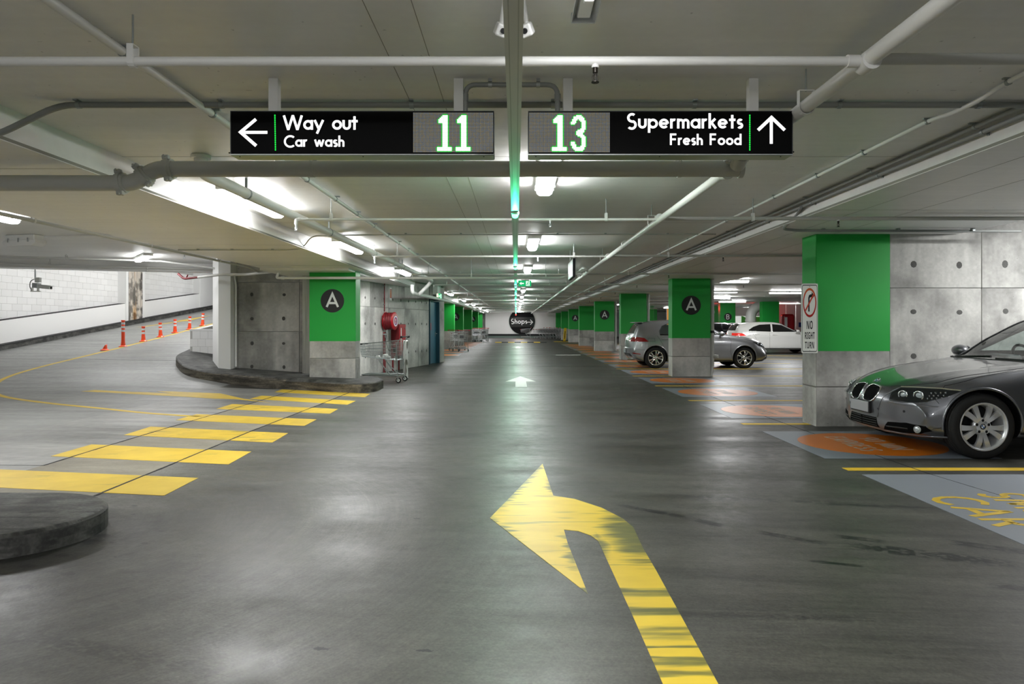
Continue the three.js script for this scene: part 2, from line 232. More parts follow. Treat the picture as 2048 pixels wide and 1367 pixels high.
// ---------------------------------------------------------------- geometric sign lettering, drawn with strokes (unit: cap height 1, baseline 0)
// glyph: [advance, [strokes]]; a stroke is a list of points, or ['arc', cx, cy, r, from, to] in degrees, y up
const GLYPH = (() => {
  const o = (cx) => ['arc', cx, 0.34, 0.255, 0, 360];
  return {
    ' ': [0.34, []], A: [0.86, [[[0.0, 0], [0.43, 1], [0.86, 0]], [[0.17, 0.3], [0.69, 0.3]]]], B: [0.6, [[[0, 0], [0, 1], [0.3, 1]], ['arc', 0.3, 0.76, 0.24, 90, -90], [[0, 0.52], [0.32, 0.52]], ['arc', 0.32, 0.26, 0.26, 90, -90], [[0.32, 0], [0, 0]]]],
    W: [1.22, [[[0, 1], [0.3, 0], [0.61, 1], [0.92, 0], [1.22, 1]]]], C: [0.82, [['arc', 0.5, 0.5, 0.5, 48, 312]]], S: [0.52, [['arc', 0.27, 0.74, 0.25, 50, 255], [[0.2, 0.5], [0.34, 0.46]], ['arc', 0.25, 0.25, 0.26, 75, -140]]],
    F: [0.5, [[[0, 0], [0, 1], [0.5, 1]], [[0, 0.54], [0.46, 0.54]]]], N: [0.72, [[[0, 0], [0, 1], [0.72, 0], [0.72, 1]]]], O: [0.9, [['arc', 0.45, 0.5, 0.48, 0, 360]]], R: [0.56, [[[0, 0], [0, 1], [0.28, 1]], ['arc', 0.28, 0.74, 0.26, 90, -90], [[0.28, 0.48], [0, 0.48]], [[0.26, 0.48], [0.56, 0]]]],
    I: [0.04, [[[0.02, 0], [0.02, 1]]]], M: [0.9, [[[0, 0], [0.08, 1], [0.45, 0.1], [0.82, 1], [0.9, 0]]]], E: [0.48, [[[0.48, 1], [0, 1], [0, 0], [0.48, 0]], [[0, 0.53], [0.44, 0.53]]]], X: [0.7, [[[0, 1], [0.7, 0]], [[0, 0], [0.7, 1]]]], P: [0.54, [[[0, 0], [0, 1], [0.28, 1]], ['arc', 0.28, 0.72, 0.28, 90, -90], [[0.28, 0.44], [0, 0.44]]]], L: [0.46, [[[0, 1], [0, 0], [0.46, 0]]]],
    9: [0.6, [['arc', 0.3, 0.7, 0.29, 0, 360], [[0.58, 0.62], [0.28, 0]]]], 0: [0.62, [['arc', 0.31, 0.69, 0.3, 0, 180], [[0.01, 0.69], [0.01, 0.31]], ['arc', 0.31, 0.31, 0.3, 180, 360], [[0.61, 0.31], [0.61, 0.69]]]],
    a: [0.5, [o(0.25), [[0.5, 0.68], [0.5, 0]]]], y: [0.56, [[[0, 0.68], [0.29, 0.06]], [[0.58, 0.68], [0.16, -0.27]]]], o: [0.52, [o(0.26)]], u: [0.42, [[[0, 0.68], [0, 0.28]], ['arc', 0.21, 0.29, 0.21, 180, 360], [[0.42, 0.68], [0.42, 0.28]]]], t: [0.28, [[[0.14, 0.94], [0.14, 0]], [[-0.07, 0.6], [0.36, 0.6]]]],
    r: [0.22, [[[0, 0.68], [0, 0]], ['arc', 0.2, 0.4, 0.2, 180, 70]]], w: [0.78, [[[0, 0.68], [0.2, 0.03], [0.39, 0.62], [0.58, 0.03], [0.78, 0.68]]]], s: [0.28, [['arc', 0.15, 0.46, 0.135, 40, 250], [[0.1, 0.34], [0.19, 0.32]], ['arc', 0.14, 0.2, 0.135, 75, -140]]], h: [0.38, [[[0, 1.06], [0, 0]], ['arc', 0.19, 0.4, 0.19, 180, 0], [[0.38, 0.41], [0.38, 0]]]],
    p: [0.5, [o(0.26), [[0, 0.68], [0, -0.3]]]], e: [0.52, [['arc', 0.26, 0.34, 0.255, 0, 318], [[0.02, 0.34], [0.5, 0.34]]]], m: [0.68, [[[0, 0.68], [0, 0]], ['arc', 0.17, 0.42, 0.17, 180, 0], [[0.34, 0.42], [0.34, 0]], ['arc', 0.51, 0.42, 0.17, 180, 0], [[0.68, 0.42], [0.68, 0]]]], k: [0.38, [[[0, 1.06], [0, 0]], [[0.38, 0.68], [0.02, 0.32]], [[0.12, 0.4], [0.42, 0]]]], d: [0.5, [o(0.25), [[0.5, 1.06], [0.5, 0]]]],
  };
})();
function textWidth(str, gap) { let w = 0; for (const ch of str) w += GLYPH[ch][0] + gap; return w - gap; }
function letters(g, str, x, y, size, color, weight = 0.17, align = 'left', gap = 0.27, glow) {
  if (align === 'center') x -= textWidth(str, gap) * size / 2; if (align === 'right') x -= textWidth(str, gap) * size;
  g.strokeStyle = color; g.lineWidth = weight * size; g.lineJoin = 'miter'; g.miterLimit = 3; g.lineCap = 'butt';
  for (const ch of str) {
    const [adv, strokes] = GLYPH[ch];
    for (const s of strokes) { g.beginPath(); if (s[0] === 'arc') g.arc(x + s[1] * size, y - s[2] * size, s[3] * size, -R(s[4]), -R(s[5]), s[5] > s[4]); else s.forEach(([px, py], i) => i ? g.lineTo(x + px * size, y - py * size) : g.moveTo(x + px * size, y - py * size)); g.stroke(); }
    x += (adv + gap) * size;
  }
}
function stroke(g, pts, w, color) { g.strokeStyle = color; g.lineWidth = w; g.lineJoin = 'miter'; g.miterLimit = 10; g.beginPath(); pts.forEach(([x, y], i) => i ? g.lineTo(x, y) : g.moveTo(x, y)); g.stroke(); }

// ---------------------------------------------------------------- the setting: floor, ceiling, walls, columns, kerbs (x to the right, d = distance ahead, z = -d)
const S = (name, label, category) => thing(name, label, category, [0, 0, 0], 0, null, 'structure');
function slabGrid(x0, x1, d0, d1, nx, nd, uvOf) {
  const pos = [], uv = [], idx = [];
  for (let j = 0; j <= nd; j++) for (let i = 0; i <= nx; i++) { const x = lerp(x0, x1, i / nx), d = lerp(d0, d1, j / nd), fl = 1 - sstep(25, 29, d) * sstep(-9.6, -8.6, x); pos.push(x, floorY(x, d) * fl, -d); uv.push(...uvOf(x, d)); }
  for (let j = 0; j < nd; j++) for (let i = 0; i < nx; i++) { const a = j * (nx + 1) + i, b = a + nx + 1; idx.push(a, a + 1, b, a + 1, b + 1, b); }
  const g = new THREE.BufferGeometry(); g.setAttribute('position', new THREE.Float32BufferAttribute(pos, 3)); g.setAttribute('uv', new THREE.Float32BufferAttribute(uv, 2)); g.setIndex(idx); g.computeVertexNormals(); return g;
}
{
  const floor = S('floor', 'grey trowelled concrete car park floor marked by tyres', 'floor'), w = (x, d) => [x, d];
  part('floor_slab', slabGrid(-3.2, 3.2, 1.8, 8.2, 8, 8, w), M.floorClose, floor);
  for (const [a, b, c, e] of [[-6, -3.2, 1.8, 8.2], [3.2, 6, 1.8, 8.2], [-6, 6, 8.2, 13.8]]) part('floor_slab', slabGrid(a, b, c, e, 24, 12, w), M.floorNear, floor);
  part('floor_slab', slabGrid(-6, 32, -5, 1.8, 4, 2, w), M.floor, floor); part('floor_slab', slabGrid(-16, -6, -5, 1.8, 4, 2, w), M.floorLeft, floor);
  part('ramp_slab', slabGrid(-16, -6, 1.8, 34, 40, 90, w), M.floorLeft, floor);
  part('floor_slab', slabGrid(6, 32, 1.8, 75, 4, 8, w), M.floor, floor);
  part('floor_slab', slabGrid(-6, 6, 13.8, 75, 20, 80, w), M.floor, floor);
  part('floor_slab', slabGrid(-10, -6, 34, 75, 2, 2, w), M.floor, floor);
  part('footing', between(-16, 32, -0.4, -0.12, 5, -75), M.conc, floor);
  // sawn joints of the slab, filled and dirty
  const joint = (pts, t) => { const g = []; for (let i = 0; i + 1 < pts.length; i++) { const [a, b] = [pts[i], pts[i + 1]], n = 14; for (let k = 0; k < n; k++) { const p = [lerp(a[0], b[0], k / n), lerp(a[1], b[1], k / n)], q = [lerp(a[0], b[0], (k + 1) / n), lerp(a[1], b[1], (k + 1) / n)], dx = q[0] - p[0], dd = q[1] - p[1], L = Math.hypot(dx, dd), wv = t * (0.7 + 0.6 * vnoise(k * 1.7 + p[0] * 9, p[1] * 7)), nx = -dd / L * wv, nd = dx / L * wv; g.push(paint([[p[0] - nx, p[1] - nd], [q[0] - nx, q[1] - nd], [q[0] + nx, q[1] + nd], [p[0] + nx, p[1] + nd]], 0.0012, 0.0022)); } } part('floor_joint', g, M.dark, floor); };
  joint([[-3.2, 4.9], [-3.207, 6.3], [-3.235, 8.4], [-3.2, 10.8], [-3.19, 13.1]], 0.011);
  joint([[-4.36, 6.3], [-4.385, 7.4], [-4.39, 8.6], [-4.37, 10], [-4.39, 13.7]], 0.011);
  joint([[-4.36, 6.3], [-6.2, 6.38]], 0.004);
  joint([[3.76, 4.0], [3.7, 5.06], [3.6, 5.94], [3.54, 8.6], [3.52, 10.6], [3.56, 14.9], [3.56, 30]], 0.005);
  joint([[-14, 17.15], [-10.65, 17.07], [-8.35, 16.84]], 0.006);
  joint([[-2.4, 21.3], [3.4, 21.3]], 0.005); joint([[-3, 29.7], [3.4, 29.7]], 0.006);
}
{
  const c = S('ceiling', 'white painted concrete soffit over the aisle', 'ceiling'), box4 = (x0, x1, y, d0, d1, t = 0.35) => metreUV(between(x0, x1, y, y + t, -d0, -d1));
  part('ceiling_slab', box4(-3.12, 3.12, 2.63, -5, 68.4), M.soffit, c);
  part('ceiling_slab', box4(5.65, 32, 2.66, -5, 75), M.soffit, S('ceiling_right', 'white painted soffit over the bays on the right', 'ceiling'));
  part('ceiling_slab', box4(-9.2, -5.05, 2.63, 23.9, 68.4), M.soffit, S('ceiling_bays', 'white painted soffit over the bays past the blue door', 'ceiling'));
  part('ceiling_slab', metreUV(new THREE.ExtrudeGeometry(shapeOf([[-16, -5], [-5.05, -5], [-5.05, 18], [-6.6, 17.6], [-15, 14.55], [-16, 14.55]]), { depth: 0.3, bevelEnabled: false }).rotateX(-Math.PI / 2).translate(0, 2.82, 0)), M.soffit, S('ceiling_left', 'white painted higher soffit at the foot of the ramp', 'ceiling'));
  part('ceiling_slab', between(-16, -6, 4.7, 5, -13.6, -35), M.soffit, S('ceiling_ramp', 'pale soffit high over the ramp', 'ceiling'));
  const br = S('beam_right', 'wide shallow white beam over the columns on the right', 'beam'), bl = S('beam_left', 'wide shallow white beam along the left of the aisle', 'beam');
  part('band_beam', metreUV(between(3.12, 5.65, 2.46, 2.95, 5, -68.4)), M.soffit, br); part('band_beam', metreUV(between(-5.05, -3.12, 2.42, 2.95, 5, -68.4)), M.soffit, bl);
  // downstand beam across the foot of the ramp, set at a slant
  { const a = [-15.2, 14.35], b = [-6.6, 17.45], L = Math.hypot(b[0] - a[0], b[1] - a[1]), g = metreUV(between(0, L, 2.62, 4.8, 0, -0.55)); g.applyMatrix4(new THREE.Matrix4().makeRotationY(Math.atan2(b[1] - a[1], b[0] - a[0]))).translate(a[0], 0, -a[1]); part('ramp_beam', g, M.soffit, S('beam_ramp', 'slanting white beam across the foot of the ramp', 'beam')); }
  part('drop_beam', metreUV(between(-5.05, -3.3, 2.37, 2.6, -13.45, -15.7)), M.soffit, bl);
  part('cross_beam', metreUV(between(-9.1, -2.6, 2.3, 2.75, -22.6, -23.9)), M.soffit, S('beam_door', 'pale cross beam over the blue door', 'beam'));
  // formwork seams in the soffit
  const seam = (x0, x1, y, d0, d1) => between(x0, x1, y - 0.0012, y + 0.01, -d0, -d1);
  for (const x of [-0.63, -0.43]) part('formwork_seam', seam(x - 0.0016, x + 0.0016, 2.63, 1, 60), M.seam, c);
  for (const d of [5.4, 8.9, 13.1, 17.3, 21.5, 25.7, 29.9, 34]) part('formwork_seam', seam(-3.12, 3.12, 2.63, d, d + 0.004), M.seam, c);
  for (const x of [3.5, 4.06]) part('formwork_seam', seam(x, x + 0.003, 2.46, 4, 60), M.seam, br);
  for (const d of [4.2, 6.9, 11.1, 15.3, 19.5, 27.9]) part('formwork_seam', seam(3.12, 5.65, 2.46, d, d + 0.004), M.seam, br);
  for (const d of [4.9, 9.6, 12.9]) part('formwork_seam', seam(-5.05, -3.12, 2.42, d, d + 0.004), M.seam, bl);
  part('beam_edge', between(-3.1205, -3.1175, 2.425, 2.445, -1, -60), M.seam, bl); part('beam_edge', between(3.1175, 3.1205, 2.465, 2.485, -1, -60), M.seam, br);
}
// concrete wall cast in panels with tie holes; local x along the wall, +z its face
function castWall(name, label, [x, d], turn, spans, lifts, { th = 0.22, top = 2.7, ties = true, mat = M.conc, seed = 1 } = {}) {
  const o = thing(name, label, 'wall', [x, 0, -d], turn, null, 'structure'), r = rng(seed), x1 = spans[spans.length - 1];
  part('wall_core', between(spans[0], x1, lifts[0] - 0.02, top, -th, -0.03), mat, o);
  for (let i = 0; i + 1 < spans.length; i++) for (let j = 0; j + 1 < lifts.length; j++) {
    const g = rbetween(spans[i] + 0.004, spans[i + 1] - 0.004, lifts[j] + 0.003, lifts[j + 1] - 0.003, -0.06, 0, 0.004);
    const p = part('wall_panel', metreUV(g, r() * 3, r() * 3), mat, o);
    if (!ties) continue;
    const w = spans[i + 1] - spans[i], hgt = lifts[j + 1] - lifts[j]; if (w < 0.5 || hgt < 0.5) continue;
    for (const fx of w > 0.9 ? [0.25, 0.75] : [0.5]) for (const fy of hgt > 1 ? [0.27, 0.75] : [0.33]) {
      const cx = spans[i] + w * fx + (r() - 0.5) * 0.02, cy = lifts[j] + hgt * fy + (r() - 0.5) * 0.02;
      part('tie_hole', [new THREE.CylinderGeometry(0.016, 0.02, 0.004, 10).rotateX(Math.PI / 2).translate(cx, cy, 0.001), new THREE.CylinderGeometry(0.03 + r() * 0.012, 0.032 + r() * 0.012, 0.0016, 9).rotateX(Math.PI / 2).scale(1, 0.8 + r() * 0.5, 1).translate(cx + 0.006, cy - 0.004, 0.0006)], M.pit, p);
    }
  }
  return o;
}
castWall('wall_right', 'pale bare concrete wall behind the grey sedan', [4.79, 8.75], 0, [0, 1.18, 2.38, 3.58, 4.78, 6, 7.3], [0, 0.57, 1.77, 2.7], { seed: 3, mat: M.concLight });
castWall('wall_recess', 'stained concrete wall set back behind the raised kerb', [-6.4, 15.6], 0, [0, 1.45, 2.3], [0.05, 1.145, 2.27, 2.45], { seed: 5, top: 2.9 });
const WALL_TURN = Math.atan2(0.9763, 0.2164);
castWall('wall_left', 'long grey concrete wall with the fire hose reel and blue door', [-4.46, 14.9], WALL_TURN, [0, 0.6, 1.8, 3.0, 4.2, 5.4, 6.6, 7.5], [0, 1.77, 2.5], { seed: 8 });
castWall('wall_jamb', 'narrow concrete wall end beside the blue door', [-2.63, 23.35], WALL_TURN, [0, 0.55], [0, 1.77, 2.6], { seed: 9, ties: false });
castWall('wall_lintel', 'concrete above the blue door', [-2.82, 22.3], WALL_TURN, [0, 1.05], [2.14, 2.6], { seed: 10, ties: false });
{
  const o = S('wall_enclosure', 'plain outer concrete walls closing the car park', 'wall');
  part('outer_wall', metreUV(between(-16.2, 32.2, -0.2, 3.2, 5, 5.3)), M.conc, o);
  part('outer_wall', metreUV(between(32, 32.3, -0.2, 3.2, 5, -75)), M.conc, o);
  part('outer_wall', metreUV(between(-16.3, -16, -0.2, 3.2, 5, -14.6)), M.white, o);
  part('outer_wall', metreUV(between(-9.3, -9.05, -0.2, 3, -24, -68.6)), M.conc, o);
  part('outer_wall', metreUV(between(-16, -5.9, -0.2, 5, -34, -34.2)), M.white, o);
  part('outer_wall', metreUV(between(-6.3, -6.1, -0.2, 5, -17.8, -34)), M.conc, o);
  part('outer_wall', metreUV(between(-9.3, -2.65, -0.2, 3, -23.7, -23.9)), M.conc, o);
  part('outer_wall', metreUV(between(5, 32, -0.2, 3, -74.8, -75)), M.white, o);
}
// ramp side: white block wall on an upstand, two pilasters
{
  const o = S('wall_ramp', 'white painted block wall with a sloping ledge beside the ramp', 'wall'), r = rng(21);
  part('wall_core', between(-14.8, -14.474, 0, 5, -16.2, -34), M.joint, o); part('wall_render', between(-14.8, -14.47, 0, 5, -13, -16.2), M.white, o);
  const up = (x, d) => floorY(x, d);
  const sloped = (x0, x1, d0, d1, lo, hi) => { const g = new THREE.BoxGeometry(x1 - x0, 1, d1 - d0, 1, 1, 12).translate((x0 + x1) / 2, 0, -(d0 + d1) / 2), p = g.attributes.position; for (let i = 0; i < p.count; i++) { const d = -p.getZ(i); p.setY(i, up(-12, d) + (p.getY(i) > 0 ? hi : lo)); } g.computeVertexNormals(); return metreUV(g); };
  part('upstand', sloped(-14.6, -14.2, 13, 24.8, -0.1, 0.78), M.white, o); part('upstand', sloped(-14.6, -14.2, 26, 30.6, -0.1, 0.76), M.white, o);
  part('ledge', sloped(-14.6, -14.2, 13, 24.78, 0.78, 0.79), M.dark, o); part('ledge', sloped(-14.6, -14.2, 26.02, 30.58, 0.76, 0.77), M.dark, o);
  part('pilaster', rbetween(-14.7, -14.16, 0, 5, -24.8, -26.05), M.white, o);
  part('pilaster', rbetween(-14.7, -14.16, 0, 5, -30.6, -32), M.white, o);
  part('wall_core', between(-14.7, -14.3, 0, 5, -32, -34), M.white, o);
  const shapes = [0, 1, 2].map(() => rbox(0.3945, 0.1945, 0.06, 0, 0, 0, 0.004).rotateY(Math.PI / 2));
  const geos = shapes.map(fix); let row = 0;
  for (let y = 1.2; y < 3.55; y += 0.2, row++) for (const [d0, d1] of [[16.2, 24.8], [26.05, 30.6]]) for (let d = d0 + (row % 2) * 0.2; d < d1 - 0.15; d += 0.4) {
    const low = up(-12, d) + 0.68; if (y < low || y > low + 1.75) continue;
    const b = shade(new THREE.Mesh(geos[Math.floor(r() * 3)], M.block[Math.floor(r() * 3)])); b.name = 'block'; b.position.set(-14.5 + (r() - 0.5) * 0.003, y, -d - 0.2); if (d + 0.4 > d1) { b.scale.z = (d1 - d) / 0.4; b.position.z = -(d + d1) / 2; } o.add(b);
  }
  // kerb at its foot
  const k = S('kerb_ramp', 'dark scuffed concrete kerb along the foot of the white ramp wall', 'kerb');
  part('kerb_stone', sloped(-14.25, -13.98, 13, 31.9, -0.1, 0.13), M.concDark, k);
  part('kerb_cap', sloped(-14.25, -13.975, 13, 31.9, 0.13, 0.15), M.dark, k);
}
// stained strip of the first pilaster, broken render
{
  const T = tex(256, 512, (u, v) => { const c = fbm(u * 5, v * 12, 5), s = fbm(u * 14 + 5, v * 2.2 + 2, 4), rust = sstep(0.2, 0, Math.abs(u - 0.42)) * sstep(0.3, 0.6, fbm(u * 6, v * 3 + 9, 3)); const l = 205 - sstep(0.4, 0.68, c) * 80 - sstep(0.5, 0.7, s) * 45 - sstep(0.62, 1, u) * sstep(0.35, 0.6, c) * 40; return [l + rust * 10, l * 0.96 - rust * 24, l * 0.9 - rust * 60]; });
  const g = fix(new THREE.BoxGeometry(0.03, 2.6, 0.92, 1, 12, 6)), p = g.attributes.position, uv = g.attributes.uv; for (let i = 0; i < p.count; i++) { uv.setXY(i, 0.5 - p.getZ(i) / 0.92, p.getY(i) / 2.6 + 0.5); if (p.getX(i) > 0) p.setX(i, p.getX(i) + 0.012 * vnoise(p.getY(i) * 9 + 50, p.getZ(i) * 9 + 50)); }
  g.computeVertexNormals();
  const w = scene.getObjectByName('wall_ramp'); const m = part('stained_render', g, std({ map: T, roughness: 0.85, bumpMap: rep(T_CONC_B, 0.5), bumpScale: 0.004 }), w, 'rust-stained strip of broken render'); m.position.set(-14.17, 2.75, -25.4);
}
// kerb islands
function island(name, label, pts, top, mat, body) {
  if (THREE.ShapeUtils.area(pts.map(([x, d]) => new THREE.Vector2(x, d))) < 0) pts = pts.slice().reverse();
  const o = thing(name, label, 'kerb', [0, 0, 0], 0, null, 'structure');
  const g = new THREE.ExtrudeGeometry(shapeOf(pts), { depth: 1, bevelEnabled: false, curveSegments: 12 }).rotateX(-Math.PI / 2), p = g.attributes.position;
  for (let i = 0; i < p.count; i++) { const f = floorY(p.getX(i), -p.getZ(i)); p.setY(i, p.getY(i) > 0.5 ? f + top - 0.02 : f - 0.05); }
  g.computeVertexNormals(); const kf = metreUV(g); { const q = kf.attributes.position, m = kf.attributes.normal, uv = kf.attributes.uv; for (let i = 0; i < q.count; i++) if (Math.abs(m.getY(i)) < 0.6) uv.setXY(i, (q.getX(i) - q.getZ(i)) * 0.8, q.getY(i)); } part('kerb_face', kf, body, o);
  const inset = pts.map(([x, d], i) => { const a = pts[(i + pts.length - 1) % pts.length], b = pts[(i + 1) % pts.length], tx = b[0] - a[0], td = b[1] - a[1], L = Math.hypot(tx, td) || 1; return [x - td / L * 0.022, d + tx / L * 0.022]; });
  const n = pts.length, pos = [], idx = [];
  for (let i = 0; i < n; i++) { const [x, d] = pts[i], f = floorY(x, d) + top; pos.push(x, f - 0.022, -d); } for (let i = 0; i < n; i++) { const [x, d] = inset[i], f = floorY(pts[i][0], pts[i][1]) + top; pos.push(lerp(x, pts[i][0], 0.3), f - 0.006, -lerp(d, pts[i][1], 0.3)); } for (let i = 0; i < n; i++) { const [x, d] = inset[i]; pos.push(x, floorY(pts[i][0], pts[i][1]) + top, -d); }
  for (let k = 0; k < 2; k++) for (let i = 0; i < n; i++) { const j = (i + 1) % n, a = k * n; idx.push(a + i, a + j, a + n + i, a + j, a + n + j, a + n + i); }
  for (const [a, b, c] of THREE.ShapeUtils.triangulateShape(inset.map(([x, d]) => new THREE.Vector2(x, d)), [])) idx.push(2 * n + a, 2 * n + b, 2 * n + c);
  const t = new THREE.BufferGeometry(); t.setAttribute('position', new THREE.Float32BufferAttribute(pos, 3)); t.setIndex(idx); const tt = toCreasedNormals(t, 0.9);
  part('kerb_top', metreUV(tt), mat, o); return o;
}
const nose = []; for (let k = 0; k <= 26; k++) { const a = -Math.PI / 2 + Math.PI * k / 26; nose.push([-3.22 + 0.62 * Math.cos(a), 4.22 + 0.54 * Math.sin(a)]); }
island('kerb_island', 'black scuffed concrete kerb island with a rounded nose in the near left corner', [[-7.5, 3.5], [-4.2, 3.62], ...nose, [-3.6, 4.76], [-4.2, 4.72], [-7.5, 4.6]], 0.135, M.concDark, M.concDark);
const curb = new THREE.CatmullRomCurve3([[-8.42, 17.5], [-8.25, 16.6], [-7.86, 15.84], [-7.18, 14.95], [-6.44, 14.55], [-5.43, 14.1], [-4.3, 13.6], [-3.4, 13.1], [-2.95, 13.02], [-2.74, 13.3], [-2.72, 14.0]].map(([x, d]) => V(x, 0, d))).getPoints(60).map((p) => [p.x, p.z]);
island('kerb_corner', 'raised dark kerb with a rounded end under the left lettered column', [...curb.slice().reverse().map((p) => p), [-8.42, 17.6], [-6.3, 17.6], [-6.3, 15.7], [-4.4, 15.7], [-4.4, 15.0], [-3.1, 15.0]].reverse(), 0.18, M.concDark, M.kerb);
// parapet of white blocks and the slanted white column at the corner of the ramp
{
  const o = S('wall_parapet', 'low white block parapet at the corner of the ramp', 'wall'), r = rng(5);
  part('wall_core', between(-8.24, -6.5, 0, 1.14, -17.263, -17.5), M.joint, o);
  part('coping', rbetween(-8.26, -6.5, 1.14, 1.19, -17.26, -17.52), M.white, o);
  const g = fix(rbox(0.192, 0.192, 0.08, 0, 0, 0, 0.004));
  for (let j = 0; j < 5; j++) for (let i = 0; i < 8; i++) { const b = shade(new THREE.Mesh(g, M.block[Math.floor(r() * 3)])); b.name = 'block'; b.position.set(-8.15 + i * 0.197 + (j % 2 ? 0 : 0.06), 1.04 - j * 0.197, -17.3); if (b.position.x < -8.16) continue; o.add(b); }
  part('wall_return', new THREE.BoxGeometry(0.16, 0.9, 7, 1, 1, 8).translate(-8.2, 0, -21), M.white, o);
  const w = o.children[o.children.length - 1].geometry.attributes.position; for (let i = 0; i < w.count; i++) w.setY(i, w.getY(i) + floorY(-8.2, -w.getZ(i)) + 0.25);
  const c = S('column_corner', 'slanted white painted column beside the block parapet', 'column');
  part('shaft', extrude([[-7.22, 16.25], [-6.67, 15.3], [-6.4, 15.3], [-6.4, 15.75], [-6.9, 16.5]].map(([x, d]) => [x, d]), 2.9, 0.006).rotateX(-Math.PI / 2).translate(0, 0.1, 0), M.white, c);
  solo('wall_pipe', bar([[-6.36, 0.35, -15.5], [-6.36, 2.2, -15.5], [-6.38, 2.42, -15.45]], 0.022, 10), M.white, 'thin white vertical pipe where the slanted white column meets the concrete', 'pipe');
}
// columns: blade of concrete, painted green from chest height up
const discTex = (ch) => canvasTex(256, 256, (g, w) => { g.fillStyle = '#0f1213'; g.fillRect(0, 0, w, w); letters(g, ch, 128, ch === 'A' ? 196 : 200, 144, '#d9dedb', 0.165, 'center'); });
const discMat = {};
function column(idx, x0, x1, d0, dep, { h = 2.5, y0 = 0, letter, label, sideLetter } = {}) {
  const o = thing('column', label, 'column', [(x0 + x1) / 2, y0, -d0], 0, null, 'structure'), w = x1 - x0, g0 = 0.955 - y0;
  part('shaft', [metreUV(rbetween(-w / 2, w / 2, -0.05, 0.5 - y0 * 0.4, 0, -dep, 0.012), idx * 1.3, idx), metreUV(rbetween(-w / 2, w / 2, 0.503 - y0 * 0.4, g0 + 0.1, 0, -dep, 0.012), idx * 1.7, idx * 0.7)], idx % 2 ? M.conc : M.concLight, o);
  part('painted_band', metreUV(rbetween(-w / 2 - 0.002, w / 2 + 0.002, g0, h - y0, 0.002, -dep - 0.002, 0.012), idx, idx), M.green, o, 'green painted upper part');
  if (letter) {
    discMat[letter] ||= std({ map: discTex(letter), roughness: 0.5 });
    const t = new THREE.CircleGeometry(0.24, 40), e = new THREE.CylinderGeometry(0.24, 0.24, 0.006, 40, 1, true).rotateX(Math.PI / 2).translate(0, 0, -0.003);
    const m = part('letter_disc', [t, e], discMat[letter], o, 'black disc with a white letter ' + letter); m.position.set(0, 1.79 - y0, 0.009);
  }
  return o;
}

// ---------------------------------------------------------------- columns
const COLD = [8.74, 17.14, 25.5, 33.9, 42.3, 50.7, 59.1, 67.0], NTH = ['nearest', 'second', 'third', 'fourth', 'fifth', 'sixth', 'seventh', 'eighth', 'ninth', 'tenth', 'eleventh', 'twelfth', 'thirteenth', 'fourteenth', 'fifteenth', 'sixteenth'];
COLD.forEach((d, i) => column(i, i ? 3.92 : 3.84, i ? 4.88 : 4.79, d, 0.42, { h: 2.47, letter: [1, 3, 5].includes(i) ? 'A' : null, label: ['plain green and concrete column with the no right turn sign on it', 'green column lettered A in front of the grey hatchback', 'plain green column beyond the grey hatchback, third on the right of the aisle', 'green column lettered A, fourth on the right of the aisle', 'plain green column, fifth on the right of the aisle', 'small green column lettered A, sixth on the right of the aisle', 'green column behind the yellow post, seventh on the right of the aisle', 'farthest green column on the right, at the end wall'][i] }));
column(10, -4.24, -3.29, 14.0, 0.42, { h: 2.4, y0: 0.18, letter: 'A', label: 'green column lettered A standing on the rounded kerb' });
[[33.9, -4.2, -3.62], [36.2, -4.2, -3.28], [42.3, -4.2, -3.28, 'A'], [50.7, -4.2, -3.28], [59.1, -4.2, -3.28, 'A'], [67, -4.2, -3.3]].forEach(([d, a, b, l], i) => column(12 + i, a, b, d, 0.42, { h: 2.44, letter: l, label: ['green column just past the blue door', 'dark green column right behind the one past the blue door', 'green column lettered A behind the lone trolley on the left', 'plain green column left of the pile of trolleys', 'green column half hidden, lettered A, by the pile of trolleys', 'farthest green column on the left, at the end wall'][i] }));
[[12.75, 13.7, 42.6, 'B', 'green column lettered B beyond the white hatchback'], [14.5, 15.5, 40.2, null, 'plain green column behind the bonnet of the white hatchback'], [14.4, 15.0, 50, null, 'dark green column by the shop front, left of the white drain pipe'], [9.2, 10.1, 50, null, 'small green column by the orange poster'], [11.3, 12.2, 59, null, 'small green column right of the orange poster']].forEach(([a, b, d, l, label], i) => column(20 + i, a, b, d, 0.42, { h: 2.66, letter: l, label }));

